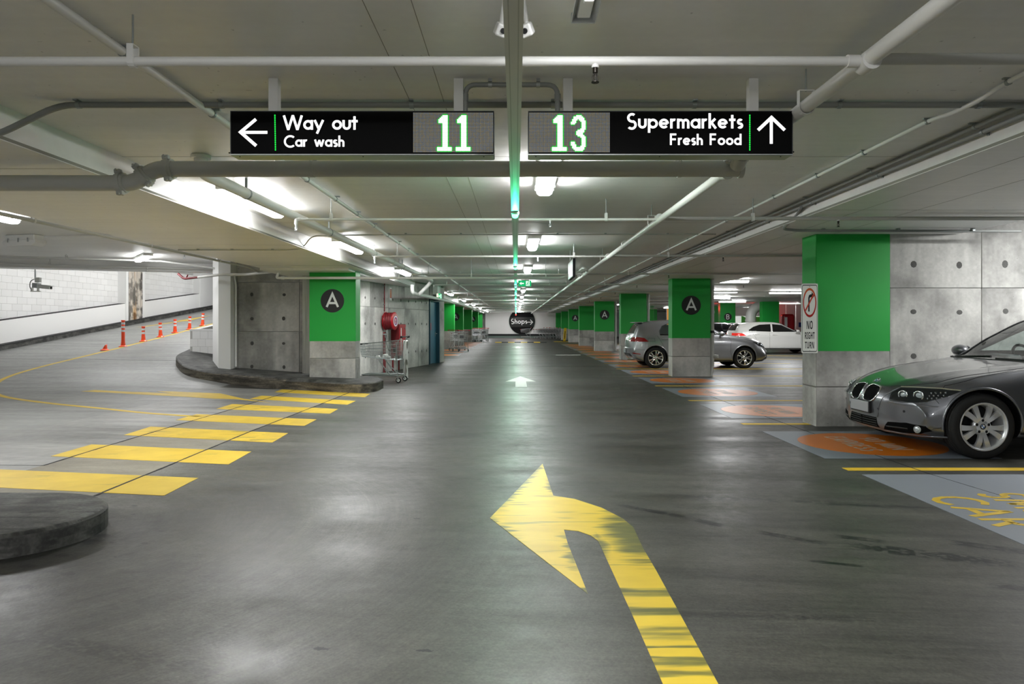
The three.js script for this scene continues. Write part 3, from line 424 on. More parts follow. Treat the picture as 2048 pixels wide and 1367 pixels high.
// ---------------------------------------------------------------- light fittings: a glowing diffuser and area lights of its size just in front of its faces
function areaLight(parent, w, h, pos, towards, L, color = LAMP_WHITE) { const l = new THREE.RectAreaLight(color, L, w, h); l.position.copy(pos); parent.add(l); l.lookAt(parent.localToWorld(pos.clone().add(towards))); return l; }
function fitting(label, [x, y, d], len, turn, L, group, { w = 0.16, side = true, kind = 'batten' } = {}) {   // y: the soffit it is fixed to; runs along local z
  const o = thing('ceiling_light', label, 'ceiling light', [x, y, -d], turn, group); o.updateMatrixWorld(true);
  const prof = [[-w / 2 - 0.012, 0], [w / 2 + 0.012, 0], [w / 2 + 0.01, -0.042], [w / 2, -0.048], [-w / 2, -0.048], [-w / 2 - 0.01, -0.042]];
  part('housing', extrude(prof, len - 0.02, 0.004).translate(0, 0, -len / 2 + 0.01), M.plastic, o);
  const dif = [[-w / 2, -0.046], [w / 2, -0.046], [w / 2 - 0.008, -0.085], [w / 2 - 0.035, -0.105], [-w / 2 + 0.035, -0.105], [-w / 2 + 0.008, -0.085]];
  part('diffuser', extrude(dif, len - 0.06, 0.012).translate(0, 0, -len / 2 + 0.03), M.glowWhite, o);
  for (const s of [-1, 1]) { part('end_cap', rbox(w + 0.03, 0.055, 0.03, 0, -0.027, s * (len / 2 - 0.012), 0.008), M.plastic, o); for (let k = -1; k <= 1; k++) part('clip', rbox(0.006, 0.03, 0.022, s * (w / 2 + 0.014), -0.045, k * len * 0.33, 0.002), M.steel, o); }
  areaLight(o, w - 0.05, len - 0.1, V(0, -0.122, 0), V(0, -1, 0), L);
  if (side) for (const s of [-1, 1]) areaLight(o, len - 0.1, 0.04, V(s * (w / 2 + 0.014), -0.07, 0), V(s, -0.3, 0), L * SIDE);
  return o;
}
[5.9, 10.75, 15.75, 20.8, 25.6, 31, 36, 41, 46, 51, 56, 61, 66].forEach((d, i) => fitting((i ? NTH[i] : 'nearest') + ' glowing fitting of the row beside the green lane lights', [0.27, 2.63, d], 1.25, 0, L_AISLE, i > 3 ? 'aisle lights' : null));  // the farthest fitting is added to brighten the end wall
[7.15, 11.2, 16.6].forEach((d, i) => fitting(['bright long fitting against the left beam, nearest the camera', 'bright fitting against the left beam, second from the camera', 'fitting against the left beam above the hose reel'][i], [-2.74, 2.63, d], 1.45, 0, L_SIDE));
[28.5, 36, 44, 52, 60, 65.5].forEach((d, i) => fitting(NTH[i] + ' fitting along the left beam past the blue door', [-2.74, 2.63, d], 1.3, 0, L_SIDE * 0.8, 'left beam lights'));  // last fitting of this row added as extra light for the end wall
fitting('lit fitting on the soffit at the left edge of the view', [-7.05, 2.82, 9.0], 1.25, 0, L_LEFT); fitting('lit fitting set at a slant before the ramp beam', [-8.2, 2.82, 15.0], 1.25, R(38), L_LEFT * 0.6);
[[-11.5, 19.5], [-11.5, 24], [-11.5, 29], [-9.3, 22]].forEach(([x, d], i) => fitting(['wide fitting over the ramp just behind the slanting beam', 'wide fitting over the middle of the ramp', 'wide fitting over the top of the ramp', 'wide fitting over the ramp, near the slanted column'][i], [x, 4.7, d], 1.5, 0, L_RAMP * 1.7, 'ramp lights', { w: 0.3 }));
[[6.2, 20.4, 1], [8.3, 13.4, 1], [11.0, 27.6, 1], [9.6, 33, 1], [12.2, 38.5, 0], [8, 27, 0], [7.4, 45, 1], [12, 52, 0], [16.5, 30, 0], [17.5, 44, 0], [7.0, 6.9, 1], [13, 20, 0], [11, 61, 0], [19, 55, 0]].forEach(([x, d, v], i) => fitting(['batten over the grey hatchback, nearest of the lights on the right', 'batten behind the concrete wall', 'batten above the white hatchback to the right', 'long batten above the white hatchback', 'batten beyond the white hatchback'][i] || NTH[i] + ' batten in the bays on the right', [x, 2.66, d], 1.5, Math.PI / 2, x < 7.5 && d < 8 ? L_BAY * 2.2 : L_BAY, 'lights of the right bays', { w: 0.2 }));
// lights of the bays behind the camera
[[0.27, 0.2], [-2.74, -0.6], [-2.74, -3.0], [2.5, -1.8], [-7, 3.6]].forEach(([x, d], i) => fitting(['fitting over the middle of the aisle, above the camera', 'fitting against the left beam beside the camera', 'fitting against the left beam behind the camera', 'fitting right of the aisle behind the camera', 'fitting on the high soffit left of the camera'][i], [x, x < -5 ? 2.82 : 2.63, d], 1.25, 0, L_SIDE * 1.4, 'lights behind the camera'));
{ // open trough fitting at the top of the view
  const o = thing('trough_light', 'open trough light with a tube at the top edge of the view', 'ceiling light', [0.28, 2.6, -2.1]); o.updateMatrixWorld(true);
  part('trough', [extrude([[-0.034, 0], [0.034, 0], [0.052, -0.04], [0.048, -0.042], [0.031, -0.004], [-0.031, -0.004], [-0.048, -0.042], [-0.052, -0.04]], 1.5).translate(0, 0, -0.75)], M.alu, o);
  part('gear_tray', rbox(0.055, 0.03, 1.46, 0, -0.015, 0, 0.004), M.plastic, o);
  part('tube', cyl([0, -0.045, -0.5], [0, -0.045, 0.6], 0.016, 14), M.glowWhite, o); for (const z of [-0.52, 0.62]) part('lamp_holder', rbox(0.04, 0.05, 0.025, 0, -0.04, z, 0.005), M.plastic, o);
  for (const z of [-0.752, 0.752]) part('end_plate', rbox(0.1, 0.046, 0.006, 0, -0.02, z, 0.002), M.alu, o);
  part('stem', [box(0.03, 0.03, 0.03, 0, 0.015, -0.6), box(0.03, 0.03, 0.03, 0, 0.015, 0.6)], M.steel, o);
  areaLight(o, 0.03, 1.1, V(0, -0.064, 0.05), V(0, -1, 0), L_AISLE * 2.2);
}
{ // unlit emergency bulkhead on the left
  const o = thing('bulkhead_light', 'unlit white bulkhead fitting with spring clips near the left edge', 'ceiling light', [-8.35, 2.82, -11.6], R(-14));
  part('base', rbox(0.62, 0.1, 0.2, 0, -0.05, 0, 0.02, 2), M.plastic, o); part('cover', extrude([[-0.33, 0], [0.33, 0], [0.35, -0.05], [0.26, -0.1], [-0.26, -0.1], [-0.35, -0.05]], 0.2, 0.012).translate(0, -0.09, -0.1), M.white, o);
  for (const x of [-0.22, 0, 0.2]) part('clip', rbox(0.03, 0.07, 0.012, x, -0.095, 0.115, 0.004), M.steel, o);
  solo('conduit', bar([[-8.05, 2.8, -11.65], [-6.5, 2.8, -11.3], [-5.0, 2.8, -11.0]], 0.014, 8), M.white, 'white conduit running right from the unlit bulkhead fitting', 'conduit');
}

// ---------------------------------------------------------------- pipes, conduits and trunking under the soffit
function hanger(o, [x, y, z], top, r = 0.02, along = 'x') {   // threaded rod and pear strap
  part('hanger_rod', cyl([x, y + r + 0.045, z], [x, top, z], 0.0045, 6), M.zinc, o);
  const t = [[-r - 0.004, -0.0], [-r - 0.004, r + 0.05], [r + 0.004, r + 0.05], [r + 0.004, 0], ...Array.from({ length: 7 }, (_, i) => [(r + 0.004) * Math.cos(-i / 6 * Math.PI), (r + 0.004) * Math.sin(-i / 6 * Math.PI)])];
  const inner = [[-r, 0], [-r, r + 0.046], [r, r + 0.046], [r, 0], ...Array.from({ length: 7 }, (_, i) => [r * Math.cos(-i / 6 * Math.PI), r * Math.sin(-i / 6 * Math.PI)])];
  const g = extrude(t.slice(0, 3).concat(t.slice(3)), 0.028, 0, [inner]).translate(0, 0, -0.014); if (along === 'x') g.rotateY(Math.PI / 2); part('hanger', g.translate(x, y, z), M.pipe, o);
}
function sprinkler(o, x, y, z, dark) {
  part('sprinkler_head', [cyl([x, y, z], [x, y - 0.025, z], 0.011, 8), new THREE.TorusGeometry(0.014, 0.0032, 6, 14).scale(0.8, 1.25, 1).translate(x, y - 0.045, z), cyl([x, y - 0.03, z], [x, y - 0.06, z], 0.003, 6), new THREE.CylinderGeometry(0.017, 0.017, 0.003, 10).translate(x, y - 0.065, z)], dark ? M.brass : M.steel, o);
  part('sprinkler_boss', cyl([x, y + 0.02, z], [x, y - 0.004, z], 0.016, 10), M.pipe, o);
}
{ // nearest cross pipe
  const o = thing('sprinkler_pipe', 'thick white cross pipe nearest the camera, above the two signs', 'pipe');
  part('pipe_run', bar([[-8, 2.427, -2.93], [1.49, 2.43, -2.93]], 0.0205, 14), M.pipe, o); part('pipe_run', bar([[1.5, 2.44, -2.93], [7, 2.44, -2.93]], 0.024, 14), M.pipeGrey, o);
  part('coupling', cyl([1.42, 2.43, -2.93], [1.47, 2.43, -2.93], 0.027, 14), M.pipe, o); hanger(o, [-1.645, 2.427, -2.93], 2.63, 0.021); sprinkler(o, 0.34, 2.405, -2.93, true);
}
{ // main along the right of the aisle
  const o = thing('sprinkler_main', 'long white main pipe running away on the right of the aisle', 'pipe');
  part('pipe_run', bar([[1.51, 2.44, 2], [1.51, 2.435, -4.6]], 0.036, 16), M.pipe, o); part('pipe_run', bar([[1.51, 2.4, -4.95], [1.5, 2.42, -67]], 0.034, 14), M.pipe, o);
  for (const d of [3.55, 7.6, 11.9, 16.2, 20.5, 25, 30, 36, 44]) hanger(o, [1.508, 2.43, -d], 2.63, 0.037, 'z');
  for (const d of [2.93, 4.4, 7.2, 9.5, 11.2, 14.4, 15.2, 19.2, 23.4, 27.4]) part('coupling', cyl([1.51, 2.425, -d - 0.04], [1.51, 2.425, -d + 0.04], 0.042, 16), M.pipe, o);
  part('loop', bar([[1.45, 2.4, -13.9], [1.42, 2.5, -14.3], [1.42, 2.5, -15.2], [1.46, 2.42, -15.5]], 0.03, 10, 0.12), M.pipe, o);
}
{ // grooved feed pipe across, with the offset on the left
  const o = thing('feed_pipe', 'fat grey-white feed pipe with bolted couplings under the signs', 'pipe'), y = 2.385, y2 = 2.287, z = -4.76;
  part('pipe_run', bar([[-2.42, y, z], [1.56, y, z]], 0.055, 20), M.pipeGrey, o); part('pipe_run', bar([[-9, y2, z], [-2.76, y2, z]], 0.055, 20), M.pipeGrey, o);
  part('elbow', bar([[-2.78, y2, z], [-2.66, y2, z], [-2.52, y, z], [-2.4, y, z]], 0.056, 20, 0.09), M.pipeGrey, o);
  const coup = (x, yy, a, label) => { const g = [cyl([-0.03, 0, 0], [0.03, 0, 0], 0.068, 20), cyl([-0.012, 0, 0], [0.012, 0, 0], 0.076, 20)]; for (const s of [-1, 1]) g.push(rbox(0.045, 0.03, 0.035, 0, s * 0.075, 0.03, 0.006), cyl([0, s * 0.082 , 0.0], [0, s * 0.082, 0.062], 0.008, 6)); part('coupling', merge(g).rotateZ(a).translate(x, yy, z), M.pipeGrey, o); };
  coup(-2.75, y2, 0.1); coup(-2.59, (y + y2) / 2, 0.65); coup(-2.42, y, 0.1);
  part('branch_tee', [cyl([1.51, y, z + 0.1], [1.51, 2.43, z + 0.2], 0.05, 16), cyl([1.51, y, z - 0.1], [1.51, 2.4, z - 0.2], 0.05, 16), rbox(0.13, 0.05, 0.2, 1.51, y + 0.045, z, 0.02), cyl([1.44, y + 0.03, z + 0.1], [1.44, y + 0.09, z + 0.1], 0.009, 6), cyl([1.58, y + 0.03, z + 0.1], [1.58, y + 0.09, z + 0.1], 0.009, 6)], M.pipeGrey, o);
  part('end_cap', cyl([1.55, y, z], [1.58, y, z], 0.062, 18), M.pipeGrey, o);
  for (const x of [-1.42, 1.14]) part('strap', [bar([[x, y, z + 0.058], [x, 2.63, z + 0.058]], 0.003, 6), cyl([x - 0.014, y, z], [x + 0.014, y, z], 0.058, 20), box(0.028, 0.25, 0.004, x, y + 0.12, z - 0.056)], M.pipeGrey, o);
}
// sprinkler branches across the aisle
[7.2, 11.2, 15.2, 19.2, 23.4, 27.4, 31.6, 35.8, 40, 44.2, 48.4, 52.6, 56.8, 61].forEach((d, i) => {
  const o = thing('sprinkler_branch', (i ? NTH[i] : 'nearest') + ' of the thin white sprinkler pipes crossing the aisle', 'pipe', [0, 0, 0], 0, i > 5 ? 'far sprinkler pipes' : null), y = 2.42 - (i === 0 ? 0.01 : 0), L = -2.31;
  part('pipe_run', bar([[L, y, -d], [1.5, y, -d]], 0.0145, 10), M.pipe, o); part('pipe_run', bar([[1.5, y + 0.01, -d], [i < 5 ? 16 : 10, y + 0.012, -d]], 0.021, 10), M.pipeGrey, o);
  part('end_elbow', bar([[L + 0.03, y, -d], [L - 0.01, y, -d], [L - 0.01, y - 0.05, -d]], 0.018, 10, 0.02), M.pipe, o);
  if (i < 9) { sprinkler(o, L - 0.01, y - 0.05, -d); sprinkler(o, 0.36, y - 0.015, -d); sprinkler(o, 3.4, y - 0.012, -d, true); if (i < 5) { sprinkler(o, 6.4, y - 0.012, -d, true); sprinkler(o, 9.4, y - 0.012, -d, true); } }
  if (i < 9) for (const x of [-1.95, 0.95, 2.5]) hanger(o, [x, y, -d], 2.63, 0.016);
});
{ // thick low cross pipe in front of the left column
  const o = thing('cross_pipe', 'low white cross pipe passing in front of the left lettered column', 'pipe'), y = 2.24, z = -13.72;
  part('pipe_run', bar([[-4.78, y + 0.1, z - 0.02], [-4.82, y, z], [-4.6, y, z], [0.9, y, z], [1.4, 2.41, z - 0.1]], 0.027, 12, 0.05), M.pipe, o); part('coupling', cyl([-4.72, y, z], [-4.66, y, z], 0.034, 12), M.pipe, o);
  for (const x of [-2.35, -0.9, 0.6]) hanger(o, [x, y, z], 2.63, 0.028);
}
{ // drain along the left with its goose neck
  const o = thing('drain_pipe', 'white drain pipe slung along the left of the aisle, kinked near the blue door', 'pipe');
  part('pipe_run', bar([[-2.47, 2.63, -5.35], [-2.47, 2.495, -5.35], [-2.46, 2.49, -5.6], [-2.28, 2.49, -17.2], [-2.24, 2.47, -18.3], [-2.55, 2.14, -18.2], [-2.62, 2.1, -18.4], [-2.6, 2.13, -19.5], [-2.45, 2.2, -30], [-2.4, 2.3, -60]], 0.05, 14, 0.2), M.pipe, o);
  part('vent_stub', bar([[-2.62, 2.1, -18.3], [-2.72, 2.14, -17.9], [-2.72, 2.35, -17.9]], 0.05, 12, 0.12), M.pipe, o);
  for (const d of [6.2, 8.8, 11.4, 14, 16.6]) { const x = lerp(-2.46, -2.28, (d - 5.6) / 11.6); part('strap', [cyl([x, 2.49, -d - 0.012], [x, 2.49, -d + 0.012], 0.054, 14), box(0.02, 0.09, 0.02, x, 2.585, -d)], M.zinc, o); }
  part('socket', cyl([-2.347, 2.49, -12.9], [-2.345, 2.49, -13.05], 0.062, 14), M.pipe, o); part('ceiling_flange', cyl([-2.47, 2.625, -5.35], [-2.47, 2.6, -5.35], 0.075, 16), M.pipe, o);
}
{ // smaller pipes tight to the soffit
  let o = thing('water_pipe', 'small white pipe clipped to the soffit, running from the top left corner', 'pipe');
  part('pipe_run', bar([[-1.87, 2.598, 2], [-1.87, 2.598, -60]], 0.022, 10), M.pipe, o);
  for (let d = 2.3; d < 30; d += d < 12 ? 0.95 : 1.9) part('clip', [cyl([-1.87, 2.598, -d - 0.01], [-1.87, 2.598, -d + 0.01], 0.026, 10), box(0.07, 0.012, 0.02, -1.855, 2.622, -d)], M.zinc, o);
  o = thing('conduit', 'thin white conduit with a kink, running away on the right', 'conduit');
  part('pipe_run', bar([[2.655, 2.61, 1], [2.655, 2.61, -3.72], [2.655, 2.585, -3.9], [2.655, 2.585, -4.15], [2.655, 2.61, -4.35], [2.655, 2.61, -7.2], [2.66, 2.61, -40]], 0.0145, 8, 0.1), M.pipe, o);
  for (const d of [3.0, 3.68, 4.4, 5.2, 6.0, 7.0, 8.6, 10.5, 12.5, 15, 18]) part('clip', [cyl([2.655, 2.607, -d - 0.01], [2.655, 2.607, -d + 0.01], 0.018, 8), box(0.06, 0.008, 0.018, 2.655, 2.626, -d)], M.zinc, o);
  for (const [x, lab] of [[3.03, 'left'], [3.08, 'right']]) {
    o = thing('conduit', lab === 'left' ? 'grey conduit clipped in the corner of the right beam' : 'grey conduit lying against the face of the right beam', 'conduit');
    part('pipe_run', bar([[x, lab === 'left' ? 2.606 : 2.57, 1], [x, lab === 'left' ? 2.606 : 2.57, -30]], 0.017, 8), M.conduit, o);
    for (let d = 3.2; d < 16; d += 1.3) part('clip', [cyl([x, lab === 'left' ? 2.606 : 2.57, -d - 0.012], [x, lab === 'left' ? 2.606 : 2.57, -d + 0.012], 0.021, 8), lab === 'left' ? box(0.07, 0.008, 0.02, x - 0.01, 2.626, -d) : box(0.008, 0.05, 0.02, 3.114, 2.57, -d)], M.zinc, o);
  }
  o = thing('conduit', 'grey conduit crossing the soffit just behind the signs', 'conduit');
  part('pipe_run', bar([[-4.3, 2.4, -4.0], [-3.3, 2.4, -4.06], [-3.1, 2.42, -4.06], [-2.72, 2.605, -4.06], [-2.55, 2.607, -4.06], [3.0, 2.607, -4.06], [3.12, 2.58, -4.06], [3.14, 2.43, -4.06], [6, 2.43, -4.06]], 0.019, 10, 0.12), M.conduit, o);
  for (const x of [-2.6, -1.75, -0.62, 0.22, 1.06, 1.92, 2.75]) part('clip', [cyl([x - 0.012, 2.607, -4.06], [x + 0.012, 2.607, -4.06], 0.023, 8), box(0.025, 0.008, 0.07, x, 2.626, -4.055)], M.zinc, o);
  o = thing('conduit', 'looped grey conduit joining the tops of the two signs', 'conduit');
  part('pipe_run', bar([[-0.275, 2.42, -3.7], [-0.275, 2.6, -3.7], [0.225, 2.6, -3.7], [0.225, 2.42, -3.7]], 0.0135, 10, 0.06), M.conduit, o);
  for (const x of [-0.14, 0.12]) part('clip', [cyl([x - 0.01, 2.6, -3.7], [x + 0.01, 2.6, -3.7], 0.017, 8), box(0.02, 0.016, 0.03, x, 2.622, -3.7)], M.steel, o);
  for (const x of [-0.275, 0.225]) part('coupling', cyl([x, 2.55, -3.7], [x, 2.51, -3.7], 0.017, 10), M.conduit, o);
  // left of the left beam: pipes towards the ramp
  o = thing('sprinkler_pipe', 'pale pipe hung along the outer edge of the left beam', 'pipe');
  part('pipe_run', bar([[-5.3, 2.44, 1], [-5.3, 2.44, -13.6], [-5.5, 2.42, -14.6]], 0.02, 10, 0.2), M.pipeGrey, o); for (const d of [5.6, 7.5, 9.9, 12.2]) hanger(o, [-5.3, 2.44, -d], 2.82, 0.021, 'z'); sprinkler(o, -5.3, 2.42, -10.9);
  o = thing('sprinkler_pipe', 'white pipe crossing the soffit before the ramp beam', 'pipe');
  part('pipe_run', bar([[-12.5, 2.73, -13.6], [-8.0, 2.73, -15.4], [-6.9, 2.6, -15.9]], 0.02, 10), M.pipe, o); hanger(o, [-9.7, 2.73, -14.72], 2.82, 0.021);
  o = thing('sprinkler_pipe', 'white pipe fixed along the face of the ramp beam', 'pipe');
  part('pipe_run', bar([[-15, 2.68, -14.35], [-6.7, 2.68, -17.34]].map(([x, y, z]) => [x, y, z + 0.06]), 0.024, 10), M.pipe, o); hanger(o, [-10.8, 2.68, -15.81], 2.82, 0.025); sprinkler(o, -8.9, 2.66, -16.48);
  o = thing('hydrant_pipe', 'white pipe with a red end bent round the slanted column', 'pipe');
  part('pipe_run', bar([[-7.1, 2.36, -15.25], [-6.5, 2.4, -15.0], [-5.9, 2.4, -14.95], [-4.9, 2.4, -14.0]], 0.03, 12, 0.1), M.pipe, o);
  part('red_end', bar([[-7.1, 2.36, -15.25], [-7.45, 2.33, -15.32], [-7.62, 2.45, -15.4]], 0.026, 12, 0.06), M.redDark, o, 'dark red painted end'); part('elbow', bar([[-7.4, 2.33, -15.3], [-7.36, 2.42, -15.3]], 0.018, 8), M.redDark, o);
  o = thing('conduit', 'thin grey conduit crossing under the left beam', 'conduit');
  part('pipe_run', bar([[-5.0, 2.405, -10.1], [-3.4, 2.405, -10.1], [-3.14, 2.42, -10.05], [-3.0, 2.6, -10.0], [-2.0, 2.612, -9.95], [2.9, 2.612, -9.9]], 0.01, 8, 0.1), M.pipeGrey, o);
  for (const x of [-4.7, -4.2, -3.6]) part('clip', box(0.03, 0.02, 0.05, x, 2.412, -10.1), M.zinc, o); for (const x of [-1.6, -0.8, 0.6, 1.3, 2.2]) part('clip', box(0.03, 0.02, 0.05, x, 2.622, -9.92), M.zinc, o);
  o = thing('conduit', 'grey conduit dropping from the right beam and running to the concrete wall', 'conduit');
  part('pipe_run', bar([[3.05, 2.56, -7.3], [3.13, 2.52, -7.6], [3.16, 2.435, -8.1], [3.4, 2.43, -8.2], [6.1, 2.43, -8.25]], 0.017, 8, 0.08), M.conduit, o); for (const x of [3.7, 4.6, 5.5]) part('clip', box(0.03, 0.03, 0.05, x, 2.443, -8.22), M.zinc, o);
  o = thing('drain_pipe', 'white pvc drain pipe running down beside the lettered column by the hatchback', 'pipe');
  part('pipe_run', bar([[4.97, 2.46, -17.3], [4.97, 0.28, -17.3], [4.93, 0.12, -17.25], [4.9, -0.02, -17.2]], 0.052, 14, 0.08), M.pipeGrey, o); for (const yy of [1.62, 1.12, 0.5]) part(yy === 1.12 ? 'band_clip' : 'socket', cyl([4.97, yy - 0.03, -17.3], [4.97, yy + 0.03, -17.3], 0.06, 14), yy === 1.12 ? M.black : M.pipeGrey, o);
  part('cleanout', cyl([4.97, 0.5, -17.3], [5.1, 0.5, -17.2], 0.045, 12), M.pipeGrey, o);
  for (const d of [25.65, 34.05]) { o = thing('drain_pipe', d < 30 ? 'white drain pipe down the third column on the right' : 'white drain pipe down the fourth column on the right', 'pipe'); part('pipe_run', cyl([4.97, 2.46, -d], [4.97, 0, -d], 0.052, 12), M.pipeGrey, o); part('socket', cyl([4.97, 1.9, -d], [4.97, 2.0, -d], 0.06, 12), M.pipeGrey, o); }
  o = thing('drain_pipe', 'fat pale drain pipe bent under the soffit by the shop front', 'pipe'); part('pipe_run', bar([[14.1, 0, -41], [14.1, 2.1, -41], [14.6, 2.45, -41], [15.4, 2.5, -41]], 0.3, 16, 0.4), M.pipeGrey, o); part('socket', cyl([14.1, 1.5, -41], [14.1, 1.62, -41], 0.33, 16), M.pipeGrey, o);
}
// trunking with the green lane lights
{
  const o = thing('light_trunking', 'long pale trunking down the middle carrying the green lane lights', 'trunking');
  part('channel', extrude([[-0.032, 0], [0.032, 0], [0.032, 0.05], [-0.032, 0.05]], 66, 0.003).translate(-0.008, 2.275, -66), M.pipe, o);
  part('lid_seam', [box(0.004, 0.002, 66, -0.024, 2.2745, -33), box(0.004, 0.002, 66, 0.008, 2.2745, -33)], M.pipeGrey, o);
  for (const d of [1.5, 4.4, 7.4, 10.4, 13.4, 17.4, 21.4, 26, 32, 38]) part('drop_rod', cyl([-0.008, 2.32, -d], [-0.008, 2.63, -d], 0.005, 6), M.zinc, o);
  [5.9, 11.4, 17, 21.3, 25.8, 31, 36, 41, 46, 51, 56].forEach((d, i) => {
    const q = thing('lane_light', (i ? NTH[i] : 'nearest') + ' green indicator lamp hung under the middle trunking', 'indicator light', [-0.008, 2.274, -d], 0, i > 4 ? 'far green lane lights' : null);
    part('lamp_body', [rbox(0.07, 0.02, 0.07, 0, -0.01, 0, 0.006), cyl([0, -0.018, 0], [0, -0.026, 0], 0.03, 16)], M.plastic, q);
    part('lamp_lens', new THREE.SphereGeometry(0.026, 16, 10).scale(1, 0.7, 1).translate(0, -0.036, 0), M.glowGreen, q);
    const l = new THREE.PointLight(new THREE.Color(0.04, 1, 0.4), 1.15, 0, 2); l.position.set(0, -0.036, 0); l.castShadow = true; q.add(l);
  });
  const q = thing('lane_light', 'red indicator lamp at the far end of the middle trunking', 'indicator light', [-0.008, 2.274, -63]); part('lamp_body', rbox(0.07, 0.02, 0.07, 0, -0.01, 0, 0.006), M.plastic, q); part('lamp_lens', new THREE.SphereGeometry(0.05, 14, 8).translate(0, -0.05, 0), M.glowRed, q);
  const l = new THREE.PointLight(new THREE.Color(1, 0.05, 0.05), 1.2, 0, 2); l.position.set(0, -0.05, 0); q.add(l);
  for (const [s, lab] of [[-1, 'left'], [1, 'right']]) {
    const c = thing('surveillance_camera', 'small white camera box on the ' + lab + ' of the trunking above the signs', 'camera', [-0.008 + s * 0.052, 2.5, -2.78], s * -0.35);
    part('shell', merge(rbox(0.05, 0.05, 0.07, 0, 0, 0, 0.01, 2)).rotateX(0.55).rotateZ(s * 0.25), M.plastic, c); part('lens_window', new THREE.CylinderGeometry(0.011, 0.011, 0.01, 14).rotateX(Math.PI / 2 + 0.55).translate(s * 0.003, -0.018, 0.033), M.black, c); part('bracket', cyl([0, 0.015, 0], [-s * 0.015, 0.13, 0], 0.01, 8), M.plastic, c);
  }
}

// ---------------------------------------------------------------- illuminated direction signs
const DIG = {   // outlines of the digits on the lamp matrix, 11 wide, 27 high, y down
  1: (x, y) => (x >= 4 && x < 8) || (y >= 24 && x < 11) || (y < 6 && x >= 1 && x < 5 && y >= 4 - x && y < 8 - x + 1) ,
  3: (x, y) => { const r = (cx, cy, rx, ry, w) => { const a = Math.hypot((x - cx) / rx, (y - cy) / ry), b = Math.hypot((x - cx) / (rx - w), (y - cy) / (ry - w)); return a <= 1 && b >= 1; }; return (r(5.2, 6.8, 5.6, 7.2, 3.3) && !(x < 5 && y > 6.5)) || (r(5.2, 19.6, 5.8, 7.4, 3.3) && !(x < 5 && y < 20)) || (y >= 12 && y <= 14 && x >= 4 && x < 8); },
};
function matrix(g, x0, y0, cols, rows, p, str, dx) {
  g.fillStyle = '#1b1b1a'; g.fillRect(x0, y0, cols * p, rows * p);
  for (let j = 0; j < rows; j++) for (let i = 0; i < cols; i++) {
    let on = false, near = false;
    [...str].forEach((ch, k) => { const lx = i - dx - k * 14 + (k && str[1] === '3' ? 0 : 0), ly = j - 2; const t = (a, b) => a >= 0 && a < 11 && b >= 0 && b < 27 && DIG[ch](a, b); if (t(lx, ly)) on = true; else if (t(lx - 1, ly) || t(lx + 1, ly) || t(lx, ly - 1) || t(lx, ly + 1)) near = true; });
    const h = HASH[(i * 31 + j * 17) & 255];
    g.fillStyle = on ? '#f4fff2' : near ? '#1fd23c' : ['#6b685c', '#62666a', '#716a58'][Math.floor(h * 3)];
    const s = on ? 0.5 : 0.36; g.beginPath(); g.arc(x0 + (i + 0.5) * p, y0 + (j + 0.5) * p, p * s, 0, 7); g.fill();
    if (on) { g.fillStyle = 'rgba(60,230,80,0.5)'; g.fillRect(x0 + i * p, y0 + j * p, p, p); g.fillStyle = '#f2fff0'; g.beginPath(); g.arc(x0 + (i + 0.5) * p, y0 + (j + 0.5) * p, p * 0.5, 0, 7); g.fill(); }
  }
}
function signBox(name, label, x0, w, drawFace, screen) {
  const h = 0.236, dep = 0.105, o = thing('direction_sign', label, 'sign', [x0 + w / 2, 2.206, -3.65]);
  part('case', rbetween(-w / 2, w / 2, 0, h, -0.004, -dep, 0.004), M.signCase, o);
  const fr = 0.0035; part('front_frame', [between(-w / 2, w / 2, 0, fr, 0.004, -0.01), between(-w / 2, w / 2, h - fr, h, 0.004, -0.01), between(-w / 2, -w / 2 + fr, fr, h - fr, 0.004, -0.01), between(w / 2 - fr, w / 2, fr, h - fr, 0.004, -0.01)], M.signCase, o); part('light_rail', between(-w / 2, w / 2, 0.0005, 0.0055, 0.0045, 0.002), M.alu, o);
  const W = 2040, H = 340, fw = w - 2 * fr, fh = h - 2 * fr, t = canvasTex(W, H, (g) => { g.fillStyle = '#000'; g.fillRect(0, 0, W, H); drawFace(g, W / 527); });
  part('sign_face', new THREE.PlaneGeometry(fw, fh).translate(0, h / 2, 0.001), phys({ color: 0x030304, roughness: 0.55, specularIntensity: 0.25, emissive: 0xffffff, emissiveMap: t, emissiveIntensity: 1.5 }), o);
  const [sx0, sx1, digits, dx] = screen, mw = (sx1 - sx0) / 527 * w, T2 = canvasTex(960, 480, (g) => matrix(g, 0, 0, 60, 30, 16, digits, dx));
  part('number_display', merge(new THREE.PlaneGeometry(mw, fh * 0.93)).translate(-w / 2 + (sx0 + sx1) / 2 / 527 * w, h / 2 + 0.003, 0.003), std({ color: 0x2a2a28, roughness: 0.6, emissive: 0xffffff, emissiveMap: T2, emissiveIntensity: 1.9 }), o);
  part('bottom_edge', between(-w / 2 + 0.004, w / 2 - 0.004, -0.0015, 0.001, -0.004, -dep + 0.004), std({ color: 0x9cae8a, metalness: 0.5, roughness: 0.35 }), o);  // greenish reflection of the lane lights is put into this colour
  for (const sx of [-0.47, 0, 0.46]) part('screw', new THREE.CylinderGeometry(0.004, 0.004, 0.004, 8).translate(sx * w, -0.002, -0.02), M.black, o);
  return o;
}
